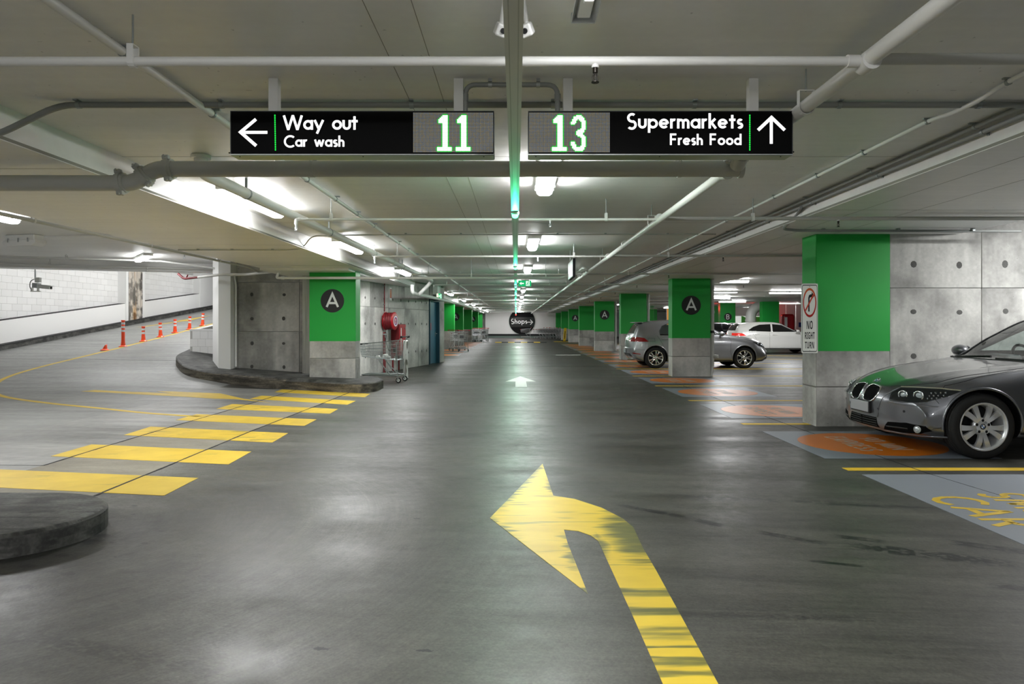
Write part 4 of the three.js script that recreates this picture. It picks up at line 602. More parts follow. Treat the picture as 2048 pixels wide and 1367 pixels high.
{
  const k = 1.41 / 527, px = (v) => (v - 1032) / 1365 * 3.65;
  const L = signBox('direction_sign', 'left illuminated black sign reading Way out and Car wash with a number 11 display', px(461), 1.41, (g, s) => {
    const P = (x, y) => [x * s, y * s - 4];
    stroke(g, [P(50, 16.5), P(19, 43), P(50.5, 71)], 6.6 * s, '#fff'); stroke(g, [P(22, 43.5), P(73, 43.5)], 6.2 * s, '#fff');
    for (let i = 0; i < 20; i++) { g.fillStyle = '#22f04c'; g.beginPath(); g.arc(P(88, 0)[0] + i * 0.06 * s, (8.6 + i * 3.72) * s - 4, 1.5 * s, 0, 7); g.fill(); }
    letters(g, 'Way out', 106 * s, 38.2 * s - 4, 29.5 * s, '#fff', 0.168, 'left', 0.185); letters(g, 'Car wash', 108 * s, 73 * s - 4, 21.8 * s, '#fff', 0.185, 'left', 0.225);
  }, [365, 525, '11', 18]);
  const Rr = signBox('direction_sign', 'right illuminated black sign reading Supermarkets and Fresh Food with a number 13 display', px(1056), 1.415, (g, s) => {
    const P = (x, y) => [x * s, y * s - 4];
    stroke(g, [P(459, 39), P(486, 13), P(512.5, 39)], 6.6 * s, '#fff'); stroke(g, [P(485.5, 16), P(485.5, 67)], 6.2 * s, '#fff');
    for (let i = 0; i < 20; i++) { g.fillStyle = '#22f04c'; g.beginPath(); g.arc(442.5 * s, (8.6 + i * 3.72) * s - 4, 1.5 * s, 0, 7); g.fill(); }
    letters(g, 'Supermarkets', 427 * s, 35.5 * s - 4, 29.5 * s, '#fff', 0.168, 'right', 0.245); letters(g, 'Fresh Food', 424 * s, 69.5 * s - 4, 21.8 * s, '#fff', 0.185, 'right', 0.235);
  }, [2, 163, '13', 17]);
  for (const [o, xs] of [[L, [px(542), px(916)]], [Rr, [px(1137), px(1512)]]]) for (const x of xs) part('post', rbetween(x - o.position.x - 0.026, x - o.position.x + 0.026, 0.236, 0.424, -0.03, -0.08, 0.003), M.pipe, o);
  part('side_bracket', cyl([-0.705, 0.025, -0.05], [-0.735, 0.025, -0.05], 0.004, 6), M.black, L); part('side_bracket', cyl([0.707, 0.03, -0.05], [0.735, 0.03, -0.05], 0.004, 6), M.black, Rr);
}
{ // running man exit sign under the trunking line
  const T = canvasTex(512, 240, (g, W, H) => {
    g.fillStyle = '#19b26b'; g.fillRect(0, 0, W, H); g.fillStyle = '#eafff2'; g.beginPath(); g.moveTo(40, 120); g.lineTo(120, 50); g.lineTo(120, 95); g.lineTo(220, 95); g.lineTo(220, 145); g.lineTo(120, 145); g.lineTo(120, 190); g.fill();
    g.fillRect(300, 24, 150, 192); g.fillStyle = '#19b26b'; g.beginPath(); g.arc(395, 58, 20, 0, 7); g.fill(); stroke(g, [[390, 85], [368, 132], [400, 158], [392, 205]], 20, '#19b26b'); stroke(g, [[368, 132], [345, 165], [310, 160]], 20, '#19b26b'); stroke(g, [[388, 88], [352, 98], [336, 126]], 14, '#19b26b'); stroke(g, [[392, 90], [420, 116], [442, 104]], 14, '#19b26b');
  });
  const o = thing('exit_sign', 'green exit sign with a left arrow and a running figure above the aisle', 'sign', [0.24, 2.34, -18.6]);
  part('case', rbox(0.36, 0.17, 0.05, 0, 0.085, -0.03, 0.01), M.plastic, o); part('sign_face', new THREE.PlaneGeometry(0.35, 0.16).translate(0, 0.085, -0.002), std({ color: 0x111111, emissive: 0xffffff, emissiveMap: T, emissiveIntensity: 1.1 }), o); part('stem', cyl([0, 0.17, -0.03], [0, 0.29, -0.03], 0.01, 8), M.pipe, o);
  const e = thing('exit_sign', 'small green glowing exit box over the blue door', 'sign', [-2.62, 2.16, -22.75], WALL_TURN);
  part('case', rbox(0.34, 0.18, 0.07, 0, 0.09, 0.06, 0.01), M.plastic, e); part('sign_face', new THREE.PlaneGeometry(0.33, 0.165).translate(0, 0.09, 0.0965), std({ color: 0x111111, emissive: 0xffffff, emissiveMap: T, emissiveIntensity: 1.6 }), e); part('side_glow', new THREE.PlaneGeometry(0.06, 0.16).rotateY(Math.PI / 2 - 0.001).translate(0.1715, 0.09, 0.06), M.glowGreen.clone(), e);
  part('side_glow', new THREE.PlaneGeometry(0.06, 0.16).rotateY(-Math.PI / 2).translate(-0.1715, 0.09, 0.06), std({ color: 0xfff3c0, emissive: new THREE.Color(1, 0.93, 0.6), emissiveIntensity: 1.4 }), e); e.children[2].material.emissiveIntensity = 1.3;
  const h = thing('hanging_sign', 'dark sign box seen edge-on hanging from a cross pipe on the right', 'sign', [0.97, 2.1, -11.4]);
  part('case', rbetween(-0.022, 0.022, 0, 0.31, 0, -0.95, 0.004), M.signBlack, h); part('sign_face', rbetween(-0.026, -0.02, 0.012, 0.298, -0.012, -0.938, 0.002), M.alu, h); part('print_panel', rbetween(-0.029, -0.024, 0.08, 0.26, -0.3, -0.7, 0.001), M.plastic, h);
  for (const z of [-0.1, -0.82]) part('hanger_rod', cyl([0, 0.31, z], [0, 0.53, z], 0.006, 6), M.zinc, h);
}
{ // no right turn, on the side of the nearest column
  const T = canvasTex(400, 820, (g, W, H) => {
    g.fillStyle = '#e4e6df'; g.fillRect(0, 0, W, H); g.strokeStyle = '#15171a'; g.lineWidth = 9; g.beginPath(); g.roundRect(17, 17, W - 34, H - 34, 30); g.stroke();
    g.lineWidth = 34; stroke(g, [[182, 330], [182, 172], [196, 150], [226, 142], [262, 142]], 34, '#16191b'); g.fillStyle = '#16191b'; g.beginPath(); g.moveTo(250, 96); g.lineTo(318, 142); g.lineTo(250, 188); g.fill();
    const a = g.createLinearGradient(0, 60, 0, 390); a.addColorStop(0, '#c4602a'); a.addColorStop(0.35, '#b8351f'); a.addColorStop(1, '#a81d1c');
    stroke(g, [[96, 318], [300, 126]], 26, '#c0452a'); g.strokeStyle = a; g.lineWidth = 27; g.beginPath(); g.ellipse(200, 224, 152, 160, 0, 0, 7); g.stroke();
    const t = (s, y, size, sx) => { g.save(); g.translate(200, y); g.scale(sx, 1); letters2(g, s, size); g.restore(); };
    function letters2(g, s, size) { g.fillStyle = '#16191b'; g.font = 'bold ' + size + 'px sans-serif'; g.textAlign = 'center'; g.fillText(s, 0, 0); }
    t('NO', 538, 136, 0.8); t('RIGHT', 654, 112, 0.74); t('TURN', 768, 112, 0.78); g.fillStyle = '#555'; g.beginPath(); g.arc(200, 792, 5, 0, 7); g.fill();
  });
  const o = thing('road_sign', 'white no right turn sign fixed to the edge of the nearest green column', 'sign', [3.665, 0.945, -8.52], R(-4));
  const g = extrude([[-0.1, 0.02], [-0.08, 0], [0.08, 0], [0.1, 0.02], [0.1, 0.85], [0.08, 0.87], [-0.08, 0.87], [-0.1, 0.85]], 0.006, 0.001); part('sign_plate', g.translate(0, 0, -0.006), M.alu, o);
  part('sign_face', new THREE.PlaneGeometry(0.196, 0.862).translate(0, 0.435, 0.0015), std({ map: T, roughness: 0.35 }), o); for (const y of [0.15, 0.72]) part('bracket', box(0.03, 0.03, 0.22, 0.06, y, -0.115), M.zinc, o);
  part('bolt', new THREE.CylinderGeometry(0.006, 0.006, 0.004, 8).rotateX(Math.PI / 2).translate(0, 0.83, 0.003), M.zinc, o);
}
{ // end wall: white hoarding with the big round sign
  const o = thing('wall_end', 'white end wall across the far end of the aisle', 'wall', [0, 0, 0], 0, null, 'structure');
  part('wall_panel', metreUV(between(-3.05, 4.3, 0.38, 2.8, -68.2, -68.4)), M.white, o); part('wall_core', metreUV(between(-9.2, 6, -0.05, 2.9, -68.42, -68.6)), M.conc, o); part('base_rail', rbetween(-3.05, 4.3, 0.22, 0.38, -68.12, -68.4, 0.01), M.dark, o); part('edge_post', rbetween(-3.12, -3.05, 0, 2.5, -68.1, -68.4), M.conduit, o);
  part('glass_strip', between(-3, 4.2, 0, 0.22, -68.2, -68.3), std({ color: 0x6f7f78, roughness: 0.25 }), o);
  const c = thing('round_sign', 'big round black sign reading Shops with a right arrow on the end wall', 'sign', [0.6, 1.64, -68.18]);
  const cut = (r) => { const a = []; for (let i = 0; i < 60; i++) { const t = i / 60 * 2 * Math.PI; a.push([r * Math.cos(t), Math.min(r * Math.sin(t), 0.97)]); } return a; };
  part('white_ring', extrude(cut(1.34), 0.03), M.whitePaint, c); part('black_disc', extrude(cut(1.29), 0.03).translate(0, 0, 0.01), M.signBlack, c);
  const T = canvasTex(1024, 420, (g, W, H) => { g.fillStyle = '#0b0d0e'; g.fillRect(0, 0, W, H); letters(g, 'Shops', 40, 280, 205, '#f2f3f2', 0.17, 'left', 0.27); stroke(g, [[690, 212], [960, 212]], 30, '#f2f3f2'); stroke(g, [[860, 105], [966, 212], [860, 319]], 30, '#f2f3f2'); });
  part('lettering', new THREE.PlaneGeometry(2.36, 0.97).translate(0.02, -0.08, 0.042), std({ map: T, roughness: 0.35 }), c);
}

// ---------------------------------------------------------------- paint on the floor (x, d)
{
  const arrowUV = (g) => { const p = g.attributes.position, uv = g.attributes.uv; for (let i = 0; i < p.count; i++) uv.setXY(i, (p.getX(i) + 0.3) / 1.2, (-p.getZ(i) - 1.9) / 4.6); return g; };
  const bars = [[[-4.7, 6.14], [-2.695, 5.79], [-2.676, 5.19], [-4.65, 5.54]], [[-4.61, 7.41], [-2.71, 6.99], [-2.675, 6.35], [-4.6, 6.75]], [[-4.66, 8.7], [-2.73, 8.18], [-2.69, 7.53], [-4.62, 8.04]], [[-4.64, 9.92], [-2.735, 9.37], [-2.717, 8.77], [-4.64, 9.31]], [[-4.65, 11.18], [-2.745, 10.54], [-2.72, 9.98], [-4.63, 10.54]], [[-4.66, 12.5], [-2.73, 11.65], [-2.74, 11.1], [-4.67, 11.98]], [[-4.7, 13.7], [-2.745, 12.86], [-2.71, 12.24], [-4.66, 13.16]]];
  const lab = ['widest yellow crossing bar, nearest the kerb island', 'second yellow crossing bar from the camera', 'yellow crossing bar with scraped paint, third from the camera', 'yellow crossing bar that meets the curved lane line', 'scraped yellow crossing bar beyond the lane line', 'yellow crossing bar touched by the tip of the lane arrow', 'farthest yellow crossing bar, against the kerb'];
  bars.forEach((b, i) => solo('crossing_bar', paint(b), [2, 4].includes(i) ? M.yellowBar : M.yellow, lab[i], 'floor marking', 'bars of the pedestrian crossing'));
  const c = solo('crossing_strip', paint([[-4.38, 5.2], [-3.21, 5.2], [-3.235, 8.4], [-3.19, 13.1], [-4.38, 13.6]], 0.0003, 0.0002), M.strip, 'paler strip of bare concrete between the two joints of the crossing', 'floor marking');
  solo('turn_arrow', arrowUV(paint([[0.248, 6.383], [0.284, 5.189], [0.436, 5.09], [0.607, 4.848], [0.716, 4.576], [0.753, 4.375], [0.739, 3.989], [0.741, 3.599], [0.735, 2.9], [0.728, 2.0], [0.54, 2.0], [0.52, 3.1], [0.499, 3.911], [0.493, 4.108], [0.461, 4.209], [0.392, 4.3], [0.304, 4.328], [0.307, 4.07], [0.347, 3.298], [-0.175, 4.589]])), M.yellowWorn, 'big worn yellow arrow turning left in the foreground', 'floor marking');
  const line = new THREE.CatmullRomCurve3([[-11.25, 27], [-11.2, 24.6], [-11.1, 21.5], [-11.07, 19.0], [-11.1, 17.3], [-11.1, 15.9], [-10.92, 14.72], [-10.48, 13.73], [-9.85, 12.85], [-9.07, 12.11], [-7.67, 11.23], [-6.467, 10.61], [-5.376, 10.02], [-4.49, 9.66]].map(([x, d]) => V(x, 0, d))).getPoints(110), half = 0.05, g = [];
  for (let i = 0; i + 1 < line.length; i++) { const n = (j) => { const a = line[Math.max(0, j - 1)], b = line[Math.min(line.length - 1, j + 1)], L = Math.hypot(b.x - a.x, b.z - a.z); return [-(b.z - a.z) / L * half, (b.x - a.x) / L * half]; }, [p, q] = [line[i], line[i + 1]], m = n(i), k = n(i + 1); g.push(paint([[p.x - m[0], p.z - m[1]], [q.x - k[0], q.z - k[1]], [q.x + k[0], q.z + k[1]], [p.x + m[0], p.z + m[1]]])); }
  solo('lane_line', g, M.yellow, 'curved yellow lane line sweeping round from the crossing up the ramp', 'floor marking');
  solo('lane_arrow', paint([[-8.18, 12.83], [-8.03, 13.0], [-6.4, 12.7], [-6.82, 12.95], [-6.5, 12.98], [-5.56, 12.84], [-4.75, 11.95], [-4.09, 11.38], [-4.9, 11.92], [-5.32, 12.0], [-6.1, 12.3]]), M.yellow, 'faded yellow arrow lying flat beyond the curved lane line', 'floor marking');
  const ramp = [[-13.35, 24.1], [-13.2, 24.3], [-12.75, 26.2], [-12.6, 26.2], [-12.72, 28.4], [-13.05, 26.2], [-12.9, 26.2]]; solo('ramp_arrow', paint(ramp.slice().reverse()), M.yellow, 'yellow arrow painted up the ramp behind the orange posts', 'floor marking');
  const up = (d, s, label) => solo('way_arrow', paint([[-0.07 * s, d - 1.7 * s], [0.07 * s, d - 1.7 * s], [0.07 * s, d - 0.9 * s], [0.2 * s, d - 0.9 * s], [0, d], [-0.2 * s, d - 0.9 * s], [-0.07 * s, d - 0.9 * s]].map(([x, dd]) => [x + 0.11, dd])), M.whitePaint, label, 'floor marking');
  up(17.2, 1.75, 'white arrow on the aisle floor pointing away, the nearer one'); up(41, 1.9, 'white arrow on the aisle floor pointing away, the farther one');
  solo('stop_line', paint([[1.68, 28.75], [2.75, 28.75], [2.8, 29.9], [1.74, 29.9]].map(([x, d]) => [x, lerp(29.3, d, 0.45)])), M.whitePaint, 'short white line across the right half of the aisle', 'floor marking');
  { const o = thing('speed_hump', 'low black and yellow rubber speed hump across the far aisle', 'speed hump'); for (let i = 0; i < 8; i++) part('hump_block', extrude([[-0.2, 0], [0.2, 0], [0.13, 0.04], [0.05, 0.055], [-0.05, 0.055], [-0.13, 0.04]], 0.455, 0.004).rotateY(Math.PI / 2).translate(-1.5 + i * 0.465, 0, -49.5), i % 2 ? M.rubber : M.yellowFlat, o); }
  solo('far_mark', paint([[0, 60.3], [0.7, 60.3], [0.7, 61.4], [0, 61.4]]), M.yellowFlat, 'small yellow mark on the floor before the end wall', 'floor marking');
  solo('hatch_bar', paint([[2.9, 51.8], [5, 51.8], [5, 53.2], [2.9, 53.2]]), M.yellowFlat, 'yellow bar on the floor at the foot of the yellow post', 'floor marking');
  // marked bays on the right
  const B = 2.8, D0 = 6.14;
  for (let i = 0; i <= 15; i++) { const d = D0 + i * B - (i > 1 ? 0.04 : 0); solo('bay_line', paint([[2.96, d - 0.06], [9.2, d - 0.06], [9.2, d + 0.06], [2.96, d + 0.06]]), M.yellowFlat, (i ? NTH[i] : 'nearest') + ' yellow bay line on the right, counted from the camera', 'floor marking', 'bay lines on the right'); }
  const font = (g, w, h, lines, color) => { g.clearRect(0, 0, w, h); };
  const textGeo = (str, size, cx, cd, weight = 0.15, narrow = 0.78) => {   // painted letters as thin strips; reads from the aisle: up = +x, along = towards the camera
    const out = []; let u = -textWidth(str, 0.3) * size / 2;
    const put = (a, b) => { const dx = b[0] - a[0], dy = b[1] - a[1], L = Math.hypot(dx, dy) || 1e-6, ox = -dy / L * weight * size / 2, oy = dx / L * weight * size / 2, e = 0.02 * size, ex = dx / L * e, ey = dy / L * e; out.push(paint([[a[0] - ex - ox, a[1] - ey - oy], [b[0] + ex - ox, b[1] + ey - oy], [b[0] + ex + ox, b[1] + ey + oy], [a[0] - ex + ox, a[1] - ey + oy]].map(([p, q]) => [cx + q, cd - p * narrow]), 0.001, 0.0038)); };
    for (const ch of str) { const [adv, st] = GLYPH[ch]; for (const s of st) { let pts = s; if (s[0] === 'arc') { const n = Math.max(4, Math.ceil(Math.abs(s[5] - s[4]) / 30)); pts = Array.from({ length: n + 1 }, (_, k) => { const t = R(lerp(s[4], s[5], k / n)); return [s[1] + s[3] * Math.cos(t), s[2] + s[3] * Math.sin(t)]; }); } const q = pts.map(([x, y]) => [u + x * size, (y - 0.5) * size]); for (let k = 0; k + 1 < q.length; k++) put(q[k], q[k + 1]); } u += (adv + 0.3) * size; }
    return out;
  };
  // nearest bay: grey panel for small cars
  const small = thing('bay_marking', 'grey painted bay panel reading small car in yellow, nearest on the right', 'floor marking');
  part('panel_paint', paint([[3.0, 3.3], [5.6, 3.3], [5.6, 5.92], [3.0, 5.92]], 0.0025), M.bayGrey, small);
  part('lettering', textGeo('SMALL', 0.33, 3.71, 4.72, 0.17, 0.72), M.yellowFlat, small); part('lettering', textGeo('CAR', 0.33, 3.26, 4.77, 0.17), M.yellowFlat, small);
  for (let i = 0; i < 14; i++) {
    const c = i ? D0 + i * B + 1.38 : 7.46, o = thing('bay_marking', i ? (NTH[i] + ' grey bay panel with an orange disc, behind the one under the grey sedan') : 'grey bay panel with an orange disc under the nose of the grey sedan', 'floor marking', [0, 0, 0], 0, 'express bay panels');
    part('panel_paint', paint([[3.0, c - 0.83], [4.72, c - 0.83], [4.72, c + 0.86], [3.0, c + 0.86]], 0.0015), M.bayGreyPlain, o);
    part('disc_paint', paint(ring(0.74, 40, 3.87, c, 0.71), 0.0015, 0.0022), i === 1 ? M.orangePale : M.orange, o, 'orange disc');
    if (i < 7) { part('lettering', textGeo('90 MIN', 0.2, 4.02, c, 0.15), M.bayText, o); part('lettering', textGeo('EXPRESS', 0.2, 3.68, c, 0.15), M.bayText, o); }
  }
  // marked bays on the left, beyond the blue door
  for (let i = 0; i < 8; i++) { const c = 29.3 + i * 2.8 + (i > 2 ? 0.6 : 0), o = thing('bay_marking', (i ? NTH[i] : 'nearest') + ' grey bay panel with an orange disc past the blue door', 'floor marking', [0, 0, 0], 0, 'bay panels past the blue door'); part('panel_paint', paint([[-4.6, c - 0.83], [-2.4, c - 0.83], [-2.4, c + 0.86], [-4.6, c + 0.86]].reverse().reverse(), 0.0015), M.bayGreyPlain, o); part('disc_paint', paint(ring(0.85, 30, -3.3, c, 0.7), 0.0015, 0.0022), M.orange, o, 'orange disc'); }
  for (const d of [29.8, 26.4]) solo('bay_line', paint([[8.2, d], [12, d - 1.6], [12, d - 1.48], [8.2, d + 0.12]]), M.yellowFlat, d > 28 ? 'slanting yellow line behind the white hatchback' : 'slanting yellow line ahead of the grey hatchback', 'floor marking');
}

// ---------------------------------------------------------------- cars. Local axes: +x the nose, y up, +z the right side; x = 0 at the front axle
const EV = new Evaluator(); EV.attributes = ['position', 'normal']; EV.useGroups = true;
function pchip(keys) {   // smooth curve through (x, y) keys that does not overshoot
  keys = keys.slice().sort((a, b) => a[0] - b[0]); const n = keys.length, h = [], dl = [], m = [];
  for (let i = 0; i < n - 1; i++) { h.push(keys[i + 1][0] - keys[i][0]); dl.push((keys[i + 1][1] - keys[i][1]) / h[i]); }
  for (let i = 0; i < n; i++) m.push(i === 0 ? dl[0] : i === n - 1 ? dl[n - 2] : dl[i - 1] * dl[i] <= 0 ? 0 : 2 * dl[i - 1] * dl[i] / (dl[i - 1] + dl[i]));
  return (x) => { if (x <= keys[0][0]) return keys[0][1]; if (x >= keys[n - 1][0]) return keys[n - 1][1]; let i = 0; while (x > keys[i + 1][0]) i++; const t = (x - keys[i][0]) / h[i], t2 = t * t, t3 = t2 * t; return (2 * t3 - 3 * t2 + 1) * keys[i][1] + (t3 - 2 * t2 + t) * h[i] * m[i] + (-2 * t3 + 3 * t2) * keys[i + 1][1] + (t3 - t2) * h[i] * m[i + 1]; };
}
function loft(c, grow = 0, x0 = c.x0, x1 = c.x1, floorAt = null) {
  const f = c.f || (c.f = Object.fromEntries(['top', 'bot', 'wMax', 'belt', 'wBelt', 'edge', 'wEdge'].map((k) => [k, pchip(c[k])])));
  const seg = [2, 2, 4, 6, 7, 5, 6], N = 110, rows = [];
  for (let i = 0; i <= N; i++) {
    let t = i / N; t = t - 0.11 * Math.sin(2 * Math.PI * t) * (floorAt === null ? 1 : 0);   // closer stations at both ends
    const x = lerp(x0, x1, t), W = f.wMax(x) + grow, top = f.top(x) + grow, bot = floorAt ?? f.bot(x), b = Math.min(f.belt(x), top - 0.04), wb = Math.min(f.wBelt(x), f.wMax(x)) + grow, e = Math.min(f.edge(x) + grow, top - 0.004), we = f.wEdge(x) + grow, ys = lerp(bot, b, 0.52);
    const P = [[0, bot], [W - 0.16, bot], [W - 0.045, bot + 0.035], [W, ys], [wb, b], [we, Math.max(e, b + 0.012)], [we * 0.62, lerp(e, top, 0.72)], [0, top]].map(([z, y]) => V(x, y, z));
    const cv = new THREE.CatmullRomCurve3(P, false, 'centripetal'), row = [];
    seg.forEach((k, s) => { for (let q = 0; q < k; q++) row.push(cv.getPoint((s + q / k) / 7)); }); row.push(P[7].clone()); row[0].z = 0; row[row.length - 1].z = 0;
    rows.push([...row, ...row.slice(1, -1).reverse().map((p) => V(p.x, p.y, -p.z))]);
  }
  const bend = (p) => {
    const q = p.clone(), wz = Math.abs(p.z) / 0.9; if (floorAt !== null) return q;
    q.x -= c.bowF * Math.pow(wz, 2.3) * sstep(c.x1 - 0.75, c.x1, p.x); q.x += c.bowR * Math.pow(wz, 2.3) * sstep(c.x0 + 0.6, c.x0, p.x);
    if (c.shape) c.shape(q, p); return q;
  };
  const m = rows[0].length, pos = [], idx = []; for (const r of rows) for (const p of r) { const q = bend(p); pos.push(q.x, q.y, q.z); }
  for (let i = 0; i < N; i++) for (let j = 0; j < m; j++) { const k = (j + 1) % m, a = i * m + j, b = i * m + k; idx.push(a, b + m, b, a, a + m, b + m); }
  for (const [row, base, flip] of [[rows[0], 0, false], [rows[N], N * m, true]]) {   // end caps as shrinking rings
    const cy = row.reduce((s, p) => s + p.y, 0) / m, R6 = 6; let prev = Array.from({ length: m }, (_, j) => base + j);
    for (let k = 1; k <= R6; k++) { const s = 1 - k / R6, cur = []; if (k < R6) for (let j = 0; j < m; j++) { const q = bend(V(row[j].x + (flip ? 1 : -1) * 0.012 * (1 - s * s), cy + (row[j].y - cy) * s, row[j].z * s)); cur.push(pos.length / 3); pos.push(q.x, q.y, q.z); } else { const q = bend(V(row[0].x + (flip ? 0.012 : -0.012), cy, 0)); const id = pos.length / 3; pos.push(q.x, q.y, q.z); for (let j = 0; j < m; j++) cur.push(id); }
      for (let j = 0; j < m; j++) { const l = (j + 1) % m, t = flip ? [prev[j], cur[l], prev[l], prev[j], cur[j], cur[l]] : [prev[j], prev[l], cur[l], prev[j], cur[l], cur[j]]; for (let q = 0; q < 6; q += 3) if (new Set(t.slice(q, q + 3)).size === 3) idx.push(t[q], t[q + 1], t[q + 2]); }
      prev = cur; }
  }
  const g = new THREE.BufferGeometry(); g.setAttribute('position', new THREE.Float32BufferAttribute(pos, 3)); g.setIndex(idx); g.computeVertexNormals(); return g;
}
function groupOf(g, want) {   // triangles of the material groups that want() accepts
  const p = g.attributes.position, n = g.attributes.normal, ix = g.index, pos = [], nor = [];
  for (const { start, count, materialIndex } of g.groups) if (want(materialIndex)) for (let i = start; i < start + count; i++) { const v = ix ? ix.getX(i) : i; pos.push(p.getX(v), p.getY(v), p.getZ(v)); nor.push(n.getX(v), n.getY(v), n.getZ(v)); }
  const o = new THREE.BufferGeometry(); o.setAttribute('position', new THREE.Float32BufferAttribute(pos, 3)); o.setAttribute('normal', new THREE.Float32BufferAttribute(nor, 3)); return o;
}
// caster: drops outlines on the body; view 's' side (x, y, sign of z), 'f' front (z, y), 'r' rear (z, y), 't' top (x, z)
function caster(solid) {
  const bvh = new MeshBVH(solid.clone()), ray = new THREE.Ray();
  return (view, a, b, s = 1) => {
    if (view === 's') ray.set(V(a, b, 3 * s), V(0, 0, -s)); else if (view === 'f') ray.set(V(4, b, a), V(-1, 0, 0)); else if (view === 'r') ray.set(V(-8, b, a), V(1, 0, 0)); else ray.set(V(a, 4, b), V(0, -1, 0));
    const h = bvh.raycastFirst(ray, THREE.DoubleSide); return h ? h.point.clone() : null;
  };
}
function patch(cast, view, pts, s = 1, up = 0.004, deep = 0.02, levels = 3) {   // piece of skin lying on the body
  let g = mergeVertices(new THREE.ShapeGeometry(shapeOf(pts)).deleteAttribute('uv').deleteAttribute('normal')); let P = [], T = [];
  for (let i = 0; i < g.attributes.position.count; i++) P.push([g.attributes.position.getX(i), g.attributes.position.getY(i)]); for (let i = 0; i < g.index.count; i += 3) T.push([g.index.getX(i), g.index.getX(i + 1), g.index.getX(i + 2)]);
  for (let l = 0; l < levels; l++) { const mid = new Map(), M2 = (a, b) => { const k = a < b ? a * 1e6 + b : b * 1e6 + a; if (!mid.has(k)) { mid.set(k, P.length); P.push([(P[a][0] + P[b][0]) / 2, (P[a][1] + P[b][1]) / 2]); } return mid.get(k); }; T = T.flatMap(([a, b, c]) => { const x = M2(a, b), y = M2(b, c), z = M2(c, a); return [[a, x, z], [x, b, y], [z, y, c], [x, y, z]]; }); }
  const q = P.map(([a, b]) => cast(view, a, b, s)), out = view === 's' ? V(0, 0, s) : view === 'f' ? V(1, 0, 0) : view === 'r' ? V(-1, 0, 0) : V(0, 1, 0); const nrm = P.map(() => V(0, 0, 0)); T = T.filter((t) => t.every((i) => q[i]));
  for (const t of T) { const n = q[t[1]].clone().sub(q[t[0]]).cross(q[t[2]].clone().sub(q[t[0]])); if (n.dot(out) < 0) { n.negate(); [t[1], t[2]] = [t[2], t[1]]; } for (const i of t) nrm[i].add(n); }
  const pos = [], idx = []; q.forEach((p, i) => { nrm[i].normalize(); const u = (p || V(0, 0, 0)).clone().addScaledVector(nrm[i], up); pos.push(u.x, u.y, u.z); });
  const off = P.length; q.forEach((p, i) => { const u = (p || V(0, 0, 0)).clone().addScaledVector(nrm[i], -deep); pos.push(u.x, u.y, u.z); });
  const edge = new Map(); for (const t of T) { idx.push(...t); for (let k = 0; k < 3; k++) { const a = t[k], b = t[(k + 1) % 3], key = a < b ? a + '_' + b : b + '_' + a; edge.has(key) ? edge.delete(key) : edge.set(key, [a, b]); } }
  for (const [a, b] of edge.values()) idx.push(a, a + off, b, b, a + off, b + off);
  g = new THREE.BufferGeometry(); g.setAttribute('position', new THREE.Float32BufferAttribute(pos, 3)); g.setIndex(idx); return toCreasedNormals(g, 0.7);
}
function seam(cast, view, pts, s = 1, r = 0.003) {   // line drawn on the body
  const q = []; for (let i = 0; i + 1 < pts.length; i++) { const n = Math.max(3, Math.ceil(Math.hypot(pts[i + 1][0] - pts[i][0], pts[i + 1][1] - pts[i][1]) / 0.05)); for (let k = 0; k < n + (i + 2 === pts.length ? 1 : 0); k++) { const p = cast(view, lerp(pts[i][0], pts[i + 1][0], k / n), lerp(pts[i][1], pts[i + 1][1], k / n), s); if (p) q.push(p); } }
  return q.length > 1 ? bar(q, r, 6) : [];
}
function smoothLoop(pts, n = 6) { const c = new THREE.CatmullRomCurve3(pts.map(([x, y]) => V(x, y, 0)), true, 'centripetal'); return c.getPoints(pts.length * n).slice(0, -1).map((p) => [p.x, p.y]); }
